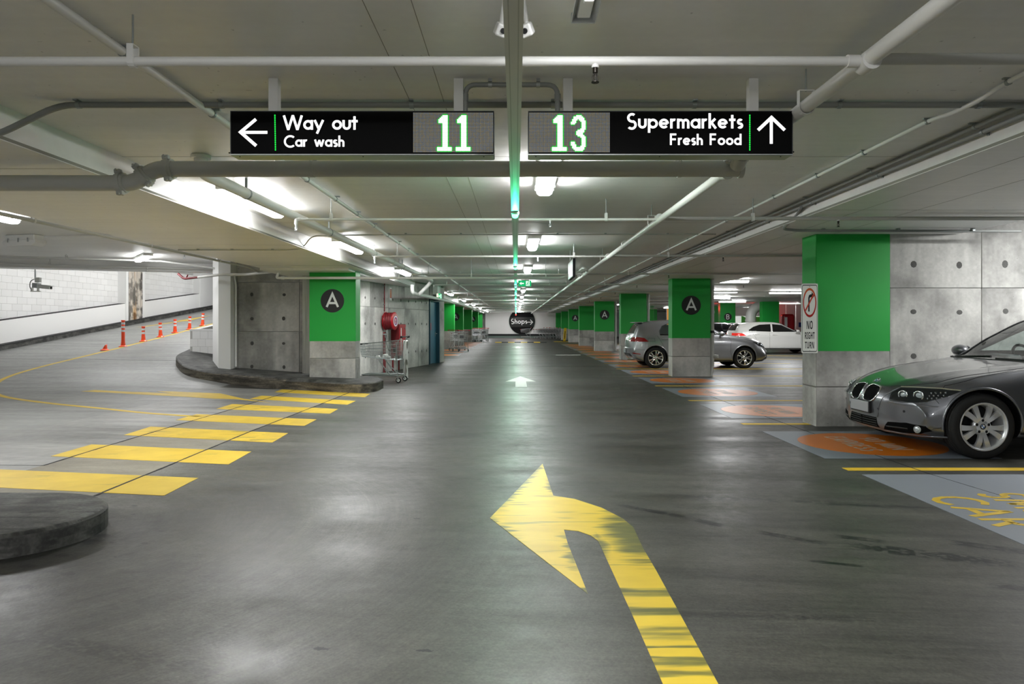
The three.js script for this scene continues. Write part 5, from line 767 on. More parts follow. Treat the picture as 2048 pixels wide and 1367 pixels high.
function wheel(parent, [x, y, z], side, r, rim, style, rimMat, w = 0.215) {   // side: +1 faces +z
  const o = new THREE.Group(); o.name = 'wheel'; o.position.set(x, y, z); parent.add(o); const f = (g) => merge(g).rotateX(side > 0 ? 0 : Math.PI), h = w / 2, sw = r - rim;
  const prof = [[rim - 0.012, -h + 0.02], [rim, -h + 0.008], [rim + sw * 0.3, -h - 0.006], [rim + sw * 0.7, -h - 0.002], [r - 0.012, -h + 0.014], [r, -h + 0.035], [r, h - 0.035], [r - 0.012, h - 0.014], [rim + sw * 0.7, h + 0.002], [rim + sw * 0.3, h + 0.006], [rim, h - 0.008], [rim - 0.012, h - 0.02]];
  const groove = []; for (const t of [-0.45, -0.15, 0.15, 0.45]) groove.push(new THREE.TorusGeometry(r, 0.004, 4, 48).translate(0, 0, t * h * 1.4));
  part('tyre', f(lathe(prof, 56).rotateX(Math.PI / 2)), M.rubber, o); part('tread_groove', f(groove), M.black, o);
  part('rim', f(lathe([[rim - 0.016, -h + 0.02], [rim - 0.03, 0], [rim - 0.024, h - 0.035], [rim - 0.004, h - 0.012], [rim + 0.003, h - 0.004], [rim + 0.001, h + 0.002], [rim - 0.012, h - 0.002], [rim - 0.03, h - 0.03], [rim - 0.04, 0], [rim - 0.03, -h + 0.02]], 56).rotateX(Math.PI / 2)), rimMat, o);
  part('brake_disc', f([new THREE.CylinderGeometry(r * 0.47, r * 0.47, 0.022, 36).rotateX(Math.PI / 2).translate(0, 0, -0.02), new THREE.CylinderGeometry(rim - 0.03, rim - 0.03, 0.01, 32).rotateX(Math.PI / 2).translate(0, 0, -h + 0.03)]), M.wheelDark, o);
  part('hub', f(lathe([[0, h - 0.02], [0.03, h - 0.022], [0.06, h - 0.028], [0.085, h - 0.04], [0.09, h - 0.07], [0, h - 0.07]], 30).rotateX(Math.PI / 2)), rimMat, o);
  const spoke = (a0, aw0, aw1, lean, twist = 0) => { const r0 = 0.06, r1 = rim - 0.012, g = new THREE.BoxGeometry(r1 - r0, 1, 0.026, 6, 1, 1), p = g.attributes.position; for (let i = 0; i < p.count; i++) { const t = p.getX(i) / (r1 - r0) + 0.5, wv = lerp(aw0, aw1, t) * p.getY(i), rr = lerp(r0, r1, t); p.setXYZ(i, rr, wv + lean * (t * t) * rr * 0.2 + twist * t, p.getZ(i) + h - 0.038 + 0.02 * Math.sin(t * Math.PI) * 0.6 + (Math.abs(p.getY(i)) > 0.2 && p.getZ(i) > 0 ? 0 : 0)); } g.computeVertexNormals(); return g.rotateZ(a0); };
  if (style === 'double') for (let k = 0; k < 5; k++) for (const s of [-1, 1]) part('spoke', f(spoke(k * 2 * Math.PI / 5 + Math.PI / 2 + s * 0.2, 0.034, 0.056, s * 0.35)), rimMat, o);
  else if (style === 'ten') for (let k = 0; k < 10; k++) part('spoke', f(spoke(k * Math.PI / 5 + Math.PI / 2 + (k % 2 ? 0.12 : -0.12), 0.022, 0.04, k % 2 ? -0.3 : 0.3)), rimMat, o);
  else for (let k = 0; k < 5; k++) part('spoke', f(spoke(k * 2 * Math.PI / 5 + Math.PI / 2, 0.05, 0.085, 0)), rimMat, o);
  for (let k = 0; k < 5; k++) { const a = k * 2 * Math.PI / 5 - Math.PI / 2; part('bolt_recess', f(new THREE.CylinderGeometry(0.0155, 0.0155, 0.006, 14).rotateX(Math.PI / 2).translate(Math.cos(a) * 0.06, Math.sin(a) * 0.06, h - 0.0235)), M.wheelDark, o); part('bolt_ring', f(new THREE.TorusGeometry(0.0165, 0.003, 6, 18).translate(Math.cos(a) * 0.06, Math.sin(a) * 0.06, h - 0.02)), rimMat, o); }
  return o;
}
const roundelMat = () => std({ roughness: 0.25, map: canvasTex(128, 128, (g) => { g.fillStyle = '#b9bdc0'; g.fillRect(0, 0, 128, 128); g.fillStyle = '#15171b'; g.beginPath(); g.arc(64, 64, 58, 0, 7); g.fill(); g.fillStyle = '#c9cdd0'; g.beginPath(); g.arc(64, 64, 38, 0, 7); g.fill(); for (let k = 0; k < 4; k++) { g.fillStyle = k % 2 ? '#f1f3f4' : '#2f62a8'; g.beginPath(); g.moveTo(64, 64); g.arc(64, 64, 35, k * Math.PI / 2, (k + 1) * Math.PI / 2); g.fill(); } g.fillStyle = '#e8eaec'; g.font = 'bold 19px sans-serif'; g.textAlign = 'center'; g.fillText('M', 64, 24); g.save(); g.translate(64, 64); g.rotate(-0.9); g.fillText('B', 0, -40); g.rotate(1.8); g.fillText('W', 0, -40); g.restore(); }) });
Object.assign(M, {
  wheelDark: std({ color: 0x1c1d1f, metalness: 0.5, roughness: 0.5 }), rimSilver: std({ color: 0xdfe1e3, metalness: 0.6, roughness: 0.32 }), rimBright: std({ color: 0xd3d2ca, metalness: 0.85, roughness: 0.22 }),
  glass: phys({ color: 0xdfe9e6, transmission: 1, thickness: 0, roughness: 0.02, ior: 1.5 }), glassDark: phys({ color: 0x0b0d0f, roughness: 0.05, clearcoat: 1, clearcoatRoughness: 0.03 }), lampGlass: phys({ color: 0xf2f5f6, transmission: 1, thickness: 0, roughness: 0.02, ior: 1.45 }),
  lampRed: phys({ color: 0x860c11, roughness: 0.15, clearcoat: 1 }), lampRedLit: phys({ color: 0xb01014, roughness: 0.15, clearcoat: 1, emissive: new THREE.Color(1, 0.05, 0.03), emissiveIntensity: 0.55 }), cabin: std({ color: 0x2a2c2e, roughness: 0.8 }), seat: std({ color: 0x3a3c3f, roughness: 0.85 }), trim: std({ color: 0x101112, roughness: 0.45 }), hole2: phys({ color: 0x141516, roughness: 0.5, specularIntensity: 0.5 }), plate: std({ color: 0x9a9da0, roughness: 0.4 }),
});
const carPaint = (c, metal = 0.75, rough = 0.32) => phys({ color: c, metalness: metal, roughness: rough, clearcoat: 1, clearcoatRoughness: 0.04 });
function buildCar(c, label, pos, turn) {
  const o = thing('car', label, 'car', pos, turn), solid = loft(c), cast = caster(solid), mat = c.paint;
  o.userData.note = undefined; delete o.userData.note;
  // cut wheel arches, cabin and window openings
  let B = new Brush(solid, new THREE.MeshBasicMaterial()); const cut = (g) => { const K = new Brush(g.index ? g : mergeVertices(g), new THREE.MeshBasicMaterial()); K.geometry.clearGroups(); B = EV.evaluate(B, K, SUBTRACTION); };
  solid.clearGroups();
  const strip = (g) => { for (const k of Object.keys(g.attributes)) if (k !== 'position' && k !== 'normal') g.deleteAttribute(k); return g; };
  for (const ax of [0, -c.wb]) for (const s of [-1, 1]) cut(strip(new THREE.CylinderGeometry(c.arch, c.arch, 0.34, 40).rotateX(Math.PI / 2).translate(ax, c.r + 0.01, s * (c.half - 0.14))));
  const [cx0, cx1] = c.cabin, cav = loft(c, -0.05, cx0, cx1, 0.42); cut(strip(cav));
  const prism = (pts, depth) => strip(mergeVertices(extrude(pts, depth)));
  for (const w of c.sideGlass) for (const s of [-1, 1]) { const g = prism(w, 0.75); cut(g.translate(0, 0, s > 0 ? 0.35 : -1.1)); }
  if (c.screen) { const g = prism(c.screen.map(([x, z]) => [x, z]), 0.9); g.rotateX(Math.PI / 2); g.translate(0, 1.75, 0); cut(g); }   // (x, z) seen from above
  if (c.rearScreen) { const g = prism(c.rearScreen.map(([z, y]) => [z, y]), 0.5); g.rotateY(-Math.PI / 2); g.translate(c.rearX, 0, 0); cut(g); }
  const bg = B.geometry, archN = 4; part('body_shell', groupOf(bg, (m) => m === 0), mat, o, c.bodyLabel); part('inner_lining', groupOf(bg, (m) => m > 0), M.trim, o);
  // glass
  for (const w of c.sideGlass) for (const s of [-1, 1]) { part('side_window', patch(cast, 's', w, s, -0.004, 0.008), c.tint || M.glass, o); part('window_trim', seam(cast, 's', [...w, w[0]], s, 0.006), c.trimMat || M.trim, o); }
  if (c.screen) part('windscreen', patch(cast, 't', c.screen, 1, -0.004, 0.008, 4), M.glass, o); if (c.rearScreen) part('rear_window', patch(cast, 'r', c.rearScreen, 1, -0.003, 0.008), c.tint || M.glassDark, o);
  if (c.screen) part('screen_seal', seam(cast, 't', [...c.screen, c.screen[0]], 1, 0.008), M.trim, o);
  // cabin
  const sy = 0.42; for (const [sx, zz] of [[-1.35, -0.36], [-1.35, 0.36], [-2.2, -0.4], [-2.2, 0.4]]) { part('seat', [rbox(0.5, 0.2, 0.46, sx, sy + 0.05, zz, 0.07, 2), merge(rbox(0.16, 0.62, 0.44, 0, 0.31, 0, 0.07, 2)).rotateZ(0.28).translate(sx - 0.24, sy + 0.1, zz), merge(rbox(0.1, 0.17, 0.26, 0, 0, 0, 0.05, 2)).translate(sx - 0.44, sy + 0.72 > 1.2 ? 1.14 : sy + 0.72, zz)], M.seat, o); }
  part('dashboard', [rbox(0.42, 0.2, 1.3, c.dash[0], c.dash[1] - 0.1, 0, 0.06, 2), rbox(0.2, 0.09, 0.4, c.dash[0] - 0.08, c.dash[1] + 0.02, 0.36, 0.04, 2)], M.cabin, o); part('steering_wheel', [new THREE.TorusGeometry(0.185, 0.016, 8, 28).rotateY(Math.PI / 2).rotateZ(-0.45).translate(c.dash[0] - 0.36, c.dash[1] + 0.0, 0.36), merge(rbox(0.05, 0.1, 0.3, 0, 0, 0, 0.02)).rotateZ(-0.45).translate(c.dash[0] - 0.35, c.dash[1] - 0.01, 0.36)], M.trim, o);
  part('rear_mirror', rbox(0.04, 0.07, 0.24, c.dash[0] - 0.55, c.roofY - 0.12, 0, 0.02), M.trim, o);
  // wheels, lips
  for (const [ax, nm] of [[0, 'f'], [-c.wb, 'r']]) for (const s of [-1, 1]) { wheel(o, [ax, c.r, s * (c.half - 0.125)], s, c.r, c.rim, c.spokes, c.rimMat); const lip = []; for (let k = 0; k <= 24; k++) { const a = R(-8) + R(196) * k / 24, p = cast('s', ax + (c.arch + 0.008) * Math.cos(a), c.r + 0.01 + (c.arch + 0.008) * Math.sin(a), s); if (p) lip.push(p); } part('arch_lip', bar(lip, 0.013, 8), mat, o); }
  // doors, mirrors, handles
  for (const s of [-1, 1]) { for (const line of c.gaps) part('panel_gap', seam(cast, 's', line, s, 0.0032), M.trim, o); for (const [hx, hy] of c.handles) { const p = cast('s', hx, hy, s); part('door_handle', rbox(0.2, 0.03, 0.03, p.x, p.y, p.z + s * 0.018, 0.012, 2), mat, o); }
    const mp = cast('s', c.mirror[0], c.mirror[1] - 0.05, s); const mg = new THREE.SphereGeometry(1, 18, 12).scale(0.085, 0.072, 0.11).translate(mp.x + 0.02, c.mirror[1] + 0.03, mp.z + s * 0.12); part('door_mirror', [mg, cyl([mp.x, mp.y + 0.01, mp.z - s * 0.02], [mp.x + 0.01, c.mirror[1], mp.z + s * 0.08], 0.022, 8)], mat, o); part('mirror_glass', new THREE.CircleGeometry(0.075, 20).scale(1.1, 0.8, 1).rotateY(-Math.PI / 2).translate(mp.x - 0.062, c.mirror[1] + 0.03, mp.z + s * 0.12), M.chrome, o);
    part('sill_trim', seam(cast, 's', [[-0.36, c.sillY], [-c.wb + 0.36, c.sillY]], s, 0.012), M.trim, o); }
  if (c.extra) c.extra(o, cast); return o;
}
const mirrorZ = (pts) => pts.map(([z, y]) => [-z, y]);
// ------- grey saloon in the right foreground
const SEDAN = {
  x0: -3.76, x1: 0.725, wb: 2.76, r: 0.316, rim: 0.232, arch: 0.352, half: 0.905, bowF: 0.3, bowR: 0.24, roofY: 1.41, spokes: 'double', rimMat: M.rimSilver, paint: carPaint(0x737579, 0.8, 0.32), cabin: [-2.9, -0.66], dash: [-0.98, 0.9], mirror: [-1.0, 0.955], sillY: 0.25, rearX: -2.6,
  top: [[-3.76, 0.66], [-3.74, 0.86], [-3.68, 1.0], [-3.55, 1.055], [-3.2, 1.085], [-2.85, 1.24], [-2.5, 1.365], [-2.1, 1.412], [-1.75, 1.42], [-1.5, 1.395], [-1.2, 1.27], [-0.95, 1.1], [-0.72, 0.94], [-0.6, 0.915], [-0.2, 0.86], [0.2, 0.79], [0.42, 0.74], [0.56, 0.695], [0.64, 0.66], [0.69, 0.61], [0.725, 0.54]],
  bot: [[-3.76, 0.4], [-3.7, 0.32], [-3.4, 0.22], [-2.6, 0.19], [0.3, 0.18], [0.56, 0.19], [0.68, 0.215], [0.725, 0.3]],
  wMax: [[-3.76, 0.72], [-3.5, 0.84], [-2.9, 0.9], [-1.4, 0.906], [-0.1, 0.906], [0.25, 0.885], [0.48, 0.85], [0.725, 0.78]],
  belt: [[-3.76, 0.6], [-3.6, 0.94], [-3.2, 1.0], [-2.4, 0.985], [-1.4, 0.95], [-0.75, 0.89], [-0.4, 0.835], [0, 0.77], [0.35, 0.705], [0.56, 0.635], [0.725, 0.5]],
  wBelt: [[-3.76, 0.66], [-3.3, 0.78], [-2.6, 0.845], [-1.4, 0.86], [-0.6, 0.845], [0, 0.835], [0.38, 0.79], [0.725, 0.7]],
  edge: [[-3.76, 0.63], [-3.6, 1.0], [-3.2, 1.05], [-2.6, 1.29], [-2.1, 1.365], [-1.75, 1.37], [-1.5, 1.34], [-1.1, 1.14], [-0.75, 0.92], [-0.55, 0.885], [0, 0.805], [0.4, 0.725], [0.63, 0.64], [0.725, 0.53]],
  wEdge: [[-3.76, 0.6], [-3.3, 0.7], [-2.9, 0.64], [-2.4, 0.57], [-1.7, 0.56], [-1.2, 0.63], [-0.85, 0.735], [-0.6, 0.74], [0, 0.7], [0.46, 0.6], [0.725, 0.55]],
  shape(q, p) { const az = Math.abs(p.z); if (p.x > -0.75 && p.y > 0.5) { const r = lerp(0.68, 0.3, clamp((p.x + 0.7) / 1.4)); q.y += 0.01 * Math.exp(-(((az - r) / 0.06) ** 2)) * sstep(0.7, 0.46, p.x); } if (p.x > 0.4 && p.y < 0.33) q.x += 0.03 * sstep(0.33, 0.24, p.y); if (p.x < 0.5 && p.x > -3.6) q.z += Math.sign(p.z) * 0.007 * Math.exp(-(((p.y - lerp(0.72, 0.82, clamp(-p.x / 3))) / 0.03) ** 2)) * sstep(0.6, 0.8, az); },
  screen: [[-0.68, -0.68], [-0.64, 0], [-0.68, 0.68], [-1.0, 0.62], [-1.5, 0.5], [-1.54, 0], [-1.5, -0.5], [-1.0, -0.62]], rearScreen: [[-0.58, 1.11], [0.58, 1.11], [0.48, 1.34], [-0.48, 1.34]],
  sideGlass: [[[-1.06, 0.985], [-1.56, 1.27], [-1.78, 1.31], [-1.8, 0.985]], [[-1.88, 0.99], [-1.86, 1.327], [-2.3, 1.315], [-2.62, 1.19], [-2.8, 1.035]]],
  gaps: [[[-0.42, 0.26], [-0.5, 0.45], [-0.52, 0.7], [-0.62, 0.88]], [[-1.84, 0.27], [-1.84, 0.96]], [[-0.6, 0.28], [-2.3, 0.28]], [[-2.36, 0.36], [-2.6, 0.7], [-2.75, 1.0]], [[0.34, 0.655], [0.3, 0.7], [0.0, 0.79], [-0.4, 0.86]], [[0.38, 0.53], [0.42, 0.6]], [[0.44, 0.28], [0.36, 0.3]]],
  handles: [[-1.62, 0.83], [-2.45, 0.86]],
  extra(o, cast) {
    const kid = smoothLoop([[0.035, 0.63], [0.06, 0.655], [0.15, 0.655], [0.24, 0.635], [0.262, 0.6], [0.245, 0.53], [0.19, 0.49], [0.1, 0.485], [0.05, 0.5], [0.034, 0.55]]);
    for (const s of [-1, 1]) {
      const k = s > 0 ? kid : mirrorZ(kid).reverse();
      part('kidney_grille', patch(cast, 'f', k, 1, 0.006, 0.03), M.hole, o); part('grille_surround', seam(cast, 'f', [...k.filter((_, i) => i % 2 === 0), k[0]], 1, 0.011), M.chrome, o);
      for (let i = 0; i < 9; i++) { const z = s * (0.06 + i * 0.0225), y0 = i < 1 ? 0.52 : i > 7 ? 0.53 : 0.495, y1 = i > 6 ? 0.625 : 0.645; const a = cast('f', z, y0), b = cast('f', z, y1); if (a && b) part('grille_slat', bar([a.add(V(0.008, 0, 0)), b.add(V(0.008, 0, 0))], 0.004, 6), M.hole2, o); }
      const hl = [[0.44, 0.52], [0.6, 0.515], [0.74, 0.535], [0.815, 0.6], [0.845, 0.655], [0.76, 0.665], [0.6, 0.662], [0.47, 0.655], [0.42, 0.6]].map(([z, y]) => [s * z, y]); const H = s > 0 ? hl : hl.reverse();
      part('headlamp', patch(cast, 'f', H, 1, 0.003, 0.03, 4), M.lampDark, o, 'dark headlamp with two round lenses'); part('headlamp_cover', patch(cast, 'f', H, 1, 0.022, 0.0, 4), M.lampGlass, o);
      for (const [z, y, r] of [[0.55, 0.588, 0.042], [0.675, 0.592, 0.045]]) { const p = cast('f', s * z, y); part('lamp_ring', new THREE.TorusGeometry(r, 0.0075, 8, 24).rotateY(Math.PI / 2 - s * 0.55).translate(p.x + 0.008, p.y, p.z), M.chrome, o); part('lamp_lens', new THREE.SphereGeometry(r * 0.75, 18, 12).scale(0.4, 1, 1).rotateY(-s * 0.5).translate(p.x + 0.002, p.y, p.z), M.lampLens, o); }
      for (let a = 0; a < 3; a++) for (let b = 0; b < 4; b++) { const p = cast('f', s * (0.735 + b * 0.02), 0.572 + a * 0.026 + b * 0.004); if (p) part('lamp_cell', rbox(0.012, 0.018, 0.02, p.x + 0.005, p.y, p.z, 0.004), M.chrome, o); }
      part('lamp_brow', seam(cast, 'f', [[s * 0.45, 0.664], [s * 0.6, 0.672], [s * 0.76, 0.674], [s * 0.84, 0.662]], 1, 0.007), std({ color: 0xa9a58a, roughness: 0.3 }), o);
      const low = [[0.36, 0.215], [0.55, 0.21], [0.72, 0.225], [0.785, 0.26], [0.77, 0.305], [0.62, 0.318], [0.42, 0.3]].map(([z, y]) => [s * z, y]); part('bumper_vent', patch(cast, 'f', s > 0 ? low : low.reverse(), 1, 0.003, 0.02), M.hole, o);
      part('vent_blade', seam(cast, 'f', [[s * 0.4, 0.255], [s * 0.64, 0.262]], 1, 0.009), M.trim, o);
      const p = cast('f', s * 0.72, 0.268); part('fog_lamp', [new THREE.CylinderGeometry(0.036, 0.036, 0.014, 22).rotateZ(Math.PI / 2).rotateY(-s * 0.6).translate(p.x + 0.002, p.y, p.z)], M.chrome, o); part('fog_lens', new THREE.SphereGeometry(0.024, 16, 10).scale(0.3, 1, 1).rotateY(-s * 0.6).translate(p.x + 0.008, p.y, p.z), M.lampLens, o);
      for (const [z, y] of [[0.6, 0.43], [0.3, 0.42]]) { const q = cast('f', s * z, y); part('park_sensor', new THREE.CylinderGeometry(0.013, 0.013, 0.004, 12).rotateZ(Math.PI / 2).rotateY(-s * 0.3).translate(q.x + 0.001, q.y, q.z), M.trim, o); }
      part('tail_lamp', patch(cast, 'r', (s > 0 ? [[0.45, 0.8], [0.8, 0.78], [0.78, 0.95], [0.5, 0.95]] : [[-0.45, 0.8], [-0.5, 0.95], [-0.78, 0.95], [-0.8, 0.78]]), 1, 0.004, 0.02), M.lampRed, o);
      part('crease', seam(cast, 'f', [[s * 0.45, 0.655], [s * 0.36, 0.56], [s * 0.31, 0.45], [s * 0.28, 0.33]], 1, 0.006), SEDAN.paint, o); part('bumper_line', seam(cast, 'f', [[s * 0.42, 0.505], [s * 0.6, 0.495], [s * 0.8, 0.5]], 1, 0.006), SEDAN.paint, o);
      part('bonnet_gap', seam(cast, 't', [[0.6, s * 0.34], [0.5, s * 0.5], [0.3, s * 0.66], [-0.1, s * 0.73], [-0.62, s * 0.755]], 1, 0.0035), M.trim, o);
      part('wiper', seam(cast, 't', s > 0 ? [[-0.72, 0.62], [-0.75, 0.1]] : [[-0.7, -0.05], [-0.73, -0.6]], 1, 0.009), M.trim, o);
    }
    part('lower_intake', patch(cast, 'f', [[-0.3, 0.225], [0.3, 0.225], [0.26, 0.325], [-0.26, 0.325]], 1, 0.004, 0.02), M.hole, o); for (let i = 0; i < 4; i++) part('intake_mesh', seam(cast, 'f', [[-0.27, 0.24 + i * 0.024], [0.27, 0.24 + i * 0.024]], 1, 0.005), M.trim, o);
    part('bumper_lip', seam(cast, 'f', [[-0.8, 0.2], [-0.6, 0.195], [0, 0.2], [0.6, 0.195], [0.8, 0.2]], 1, 0.012), SEDAN.paint, o);
    const pp = cast('f', 0, 0.425); part('number_plate', [rbox(0.012, 0.11, 0.372, pp.x + 0.02, 0.425, 0, 0.004)], M.plate, o, 'blank silver number plate'); part('plate_holder', rbox(0.03, 0.13, 0.39, pp.x + 0.004, 0.423, 0, 0.006), M.trim, o);
    const b = cast('t', 0.57, 0); part('badge', [new THREE.CylinderGeometry(0.041, 0.041, 0.008, 28)].map((g) => { g.rotateZ(-0.55).translate(b.x, b.y + 0.004, 0); return g; }), M.roundel, o, 'round blue and white quartered badge'); part('bonnet_lip', seam(cast, 't', [[0.645, -0.3], [0.66, 0], [0.645, 0.3]], 1, 0.004), M.trim, o);
    o.traverse((w) => { if (w.name === 'wheel') { const s = Math.sign(w.position.z); const m = part('hub_badge', new THREE.CircleGeometry(0.03, 24).rotateY(s > 0 ? 0 : Math.PI).translate(0, 0, s * 0.0895), M.roundel, w); } });
  },
};
M.lampDark = phys({ color: 0x2a2c2e, roughness: 0.2, metalness: 0.4 }); M.lampLens = phys({ color: 0xcfd6da, roughness: 0.05, metalness: 0.6, clearcoat: 1 }); M.roundel = roundelMat();
buildCar(SEDAN, 'grey four door sedan parked nose out in front of the bare concrete wall', [4.51, 0, -7.46], Math.PI);

// ------- hatchbacks
function hatch(o) {
  return { x0: -3.4, x1: 0.86, wb: 2.637, r: 0.316, rim: 0.222, arch: 0.355, half: 0.893, bowF: 0.28, bowR: 0.17, roofY: 1.44, cabin: [-3.0, -0.5], dash: [-0.78, 0.96], mirror: [-0.72, 1.0], sillY: 0.24, rearX: -2.95, rimMat: M.rimBright, spokes: 'ten',
    top: [[-3.4, 0.62], [-3.39, 0.8], [-3.35, 0.95], [-3.28, 1.08], [-3.2, 1.2], [-3.1, 1.33], [-3.02, 1.365], [-2.6, 1.425], [-2.0, 1.452], [-1.6, 1.445], [-1.3, 1.4], [-1.0, 1.28], [-0.5, 1.03], [-0.38, 1.0], [0, 0.955], [0.4, 0.875], [0.62, 0.815], [0.74, 0.74], [0.81, 0.65], [0.86, 0.52]],
    bot: [[-3.4, 0.42], [-3.3, 0.28], [-3.0, 0.2], [0.4, 0.19], [0.7, 0.2], [0.86, 0.28]],
    wMax: [[-3.4, 0.78], [-3.1, 0.85], [-2.6, 0.89], [-1.3, 0.895], [-0.1, 0.893], [0.4, 0.87], [0.86, 0.78]],
    belt: [[-3.4, 0.58], [-3.3, 0.88], [-3.0, 0.98], [-2.2, 0.97], [-1.2, 0.955], [-0.5, 0.93], [0, 0.87], [0.45, 0.77], [0.7, 0.66], [0.86, 0.48]],
    wBelt: [[-3.4, 0.74], [-3.0, 0.8], [-2.2, 0.845], [-1, 0.85], [-0.3, 0.84], [0.3, 0.8], [0.86, 0.7]],
    edge: [[-3.4, 0.6], [-3.3, 0.98], [-3.1, 1.27], [-2.6, 1.37], [-2.0, 1.395], [-1.6, 1.39], [-1.25, 1.34], [-0.9, 1.16], [-0.5, 0.985], [-0.3, 0.955], [0.3, 0.865], [0.62, 0.77], [0.86, 0.5]],
    wEdge: [[-3.4, 0.7], [-3.1, 0.6], [-2.6, 0.58], [-1.6, 0.58], [-1.1, 0.62], [-0.5, 0.74], [0, 0.7], [0.6, 0.58], [0.86, 0.5]],
    shape(q, p) { const az = Math.abs(p.z); if (p.x > -0.5 && p.y > 0.5) { const r = lerp(0.66, 0.42, clamp((p.x + 0.5) / 1.3)); q.y += 0.012 * Math.exp(-(((az - r) / 0.06) ** 2)) * sstep(0.82, 0.6, p.x); } q.z += Math.sign(p.z) * 0.007 * Math.exp(-(((p.y - 0.78) / 0.028) ** 2)) * sstep(0.6, 0.8, az); },
    screen: [[-0.46, -0.66], [-0.42, 0], [-0.46, 0.66], [-0.9, 0.6], [-1.34, 0.5], [-1.4, 0], [-1.34, -0.5], [-0.9, -0.6]], rearScreen: [[-0.56, 1.04], [0.56, 1.04], [0.47, 1.3], [-0.47, 1.3]],
    sideGlass: [[[-0.7, 1.0], [-1.28, 1.325], [-1.72, 1.36], [-1.76, 0.985]], [[-1.84, 0.985], [-1.8, 1.36], [-2.2, 1.345], [-2.42, 1.26], [-2.52, 1.1], [-2.5, 0.99]]],
    gaps: [[[-0.36, 0.26], [-0.42, 0.5], [-0.4, 0.85], [-0.48, 0.93]], [[-1.8, 0.26], [-1.8, 0.96]], [[-0.4, 0.26], [-2.22, 0.26]], [[-2.28, 0.38], [-2.42, 0.7], [-2.58, 0.97]], [[-2.9, 0.55], [-3.3, 0.56]], [[0.5, 0.62], [0.3, 0.8], [0, 0.875]], [[-2.66, 0.8], [-2.86, 0.8], [-2.86, 0.9], [-2.66, 0.9], [-2.66, 0.8]]], handles: [[-1.58, 0.85], [-2.36, 0.87]],
    extra(o, cast) {
      for (const s of [-1, 1]) {
        part('tail_lamp', patch(cast, 's', [[-3.34, 0.925], [-3.1, 0.925], [-2.96, 0.9], [-2.84, 0.795], [-3.36, 0.795]].slice(), s, 0.006, 0.02), this.lampMat || M.lampRed, o); part('tail_lamp', patch(cast, 'r', (s > 0 ? [[0.4, 0.8], [0.76, 0.8], [0.74, 0.925], [0.42, 0.9]] : [[-0.4, 0.8], [-0.42, 0.9], [-0.74, 0.925], [-0.76, 0.8]]), 1, 0.006, 0.02), this.lampMat || M.lampRed, o);
        part('rear_reflector', patch(cast, 's', [[-3.3, 0.44], [-3.08, 0.41], [-3.08, 0.435], [-3.3, 0.475]], s, 0.004, 0.01), M.lampRed, o);
        const hl = [[0.43, 0.6], [0.62, 0.6], [0.78, 0.66], [0.83, 0.78], [0.7, 0.765], [0.5, 0.72], [0.42, 0.67]].map(([z, y]) => [s * z, y]); part('headlamp', patch(cast, 'f', s > 0 ? hl : hl.reverse(), 1, 0.005, 0.03, 4), M.lampDark, o);
        for (const [z, y, r] of [[0.56, 0.655, 0.035], [0.68, 0.69, 0.04], [0.76, 0.73, 0.025]]) { const p = cast('f', s * z, y); if (p) part('lamp_lens', new THREE.SphereGeometry(r, 14, 10).scale(0.5, 1, 1).translate(p.x, p.y, p.z), M.lampLens, o); }
        const v = [[0.5, 0.27], [0.74, 0.3], [0.72, 0.4], [0.5, 0.36]].map(([z, y]) => [s * z, y]); part('bumper_vent', patch(cast, 'f', s > 0 ? v : v.reverse(), 1, 0.004, 0.02), M.black, o);
        part('spoiler_end', rbox(0.22, 0.025, 0.2, -3.06, 1.365, s * 0.42, 0.01), this.paint, o);
      }
      part('roof_spoiler', rbox(0.24, 0.028, 0.8, -3.06, 1.37, 0, 0.012), this.paint, o); part('front_grille', patch(cast, 'f', [[-0.4, 0.64], [0.4, 0.64], [0.4, 0.7], [-0.4, 0.7]], 1, 0.004, 0.02), M.black, o); part('lower_intake', patch(cast, 'f', [[-0.42, 0.25], [0.42, 0.25], [0.4, 0.38], [-0.4, 0.38]], 1, 0.004, 0.02), M.black, o);
      const p = cast('r', 0, 0.5); part('rear_plate', rbox(0.012, 0.11, 0.37, p.x - 0.012, 0.5, 0, 0.004), M.plate, o); part('rear_valance', patch(cast, 'r', [[-0.6, 0.34], [0.6, 0.34], [0.56, 0.44], [-0.56, 0.44]], 1, 0.004, 0.02), M.trim, o); part('exhaust', cyl([-3.42, 0.27, 0.5], [-3.2, 0.27, 0.5], 0.03, 12), M.chrome, o);
    }, ...o };
}
buildCar(hatch({ paint: carPaint(0x9b9c9e, 0.75, 0.34) }), 'grey five door hatchback half hidden behind the column lettered A', [6.79, 0, -21.15], 0);
buildCar(hatch({ paint: carPaint(0xe4e4e0, 0, 0.3), lampMat: M.lampRedLit, tint: M.glassDark, spokes: 'five', x0: -3.42, x1: 0.87, wb: 2.7, trimMat: M.chrome, cabin: [-2.95, -0.4], dash: [-0.7, 0.94], mirror: [-0.62, 0.98],
  top: [[-3.42, 0.62], [-3.41, 0.8], [-3.36, 0.97], [-3.28, 1.08], [-3.15, 1.22], [-3.02, 1.33], [-2.9, 1.36], [-2.5, 1.41], [-1.9, 1.433], [-1.5, 1.42], [-1.2, 1.36], [-0.9, 1.24], [-0.4, 1.01], [-0.28, 0.985], [0.1, 0.93], [0.45, 0.85], [0.65, 0.78], [0.76, 0.7], [0.82, 0.62], [0.87, 0.5]],
  sideGlass: [[[-0.6, 0.985], [-1.2, 1.285], [-1.62, 1.325], [-1.66, 0.985]], [[-1.74, 0.99], [-1.7, 1.325], [-2.2, 1.3], [-2.5, 1.2], [-2.72, 1.06], [-2.7, 1.02]]] }), 'white five door hatchback with its red tail lamp lit', [13.15, 0, -31.4], 0);
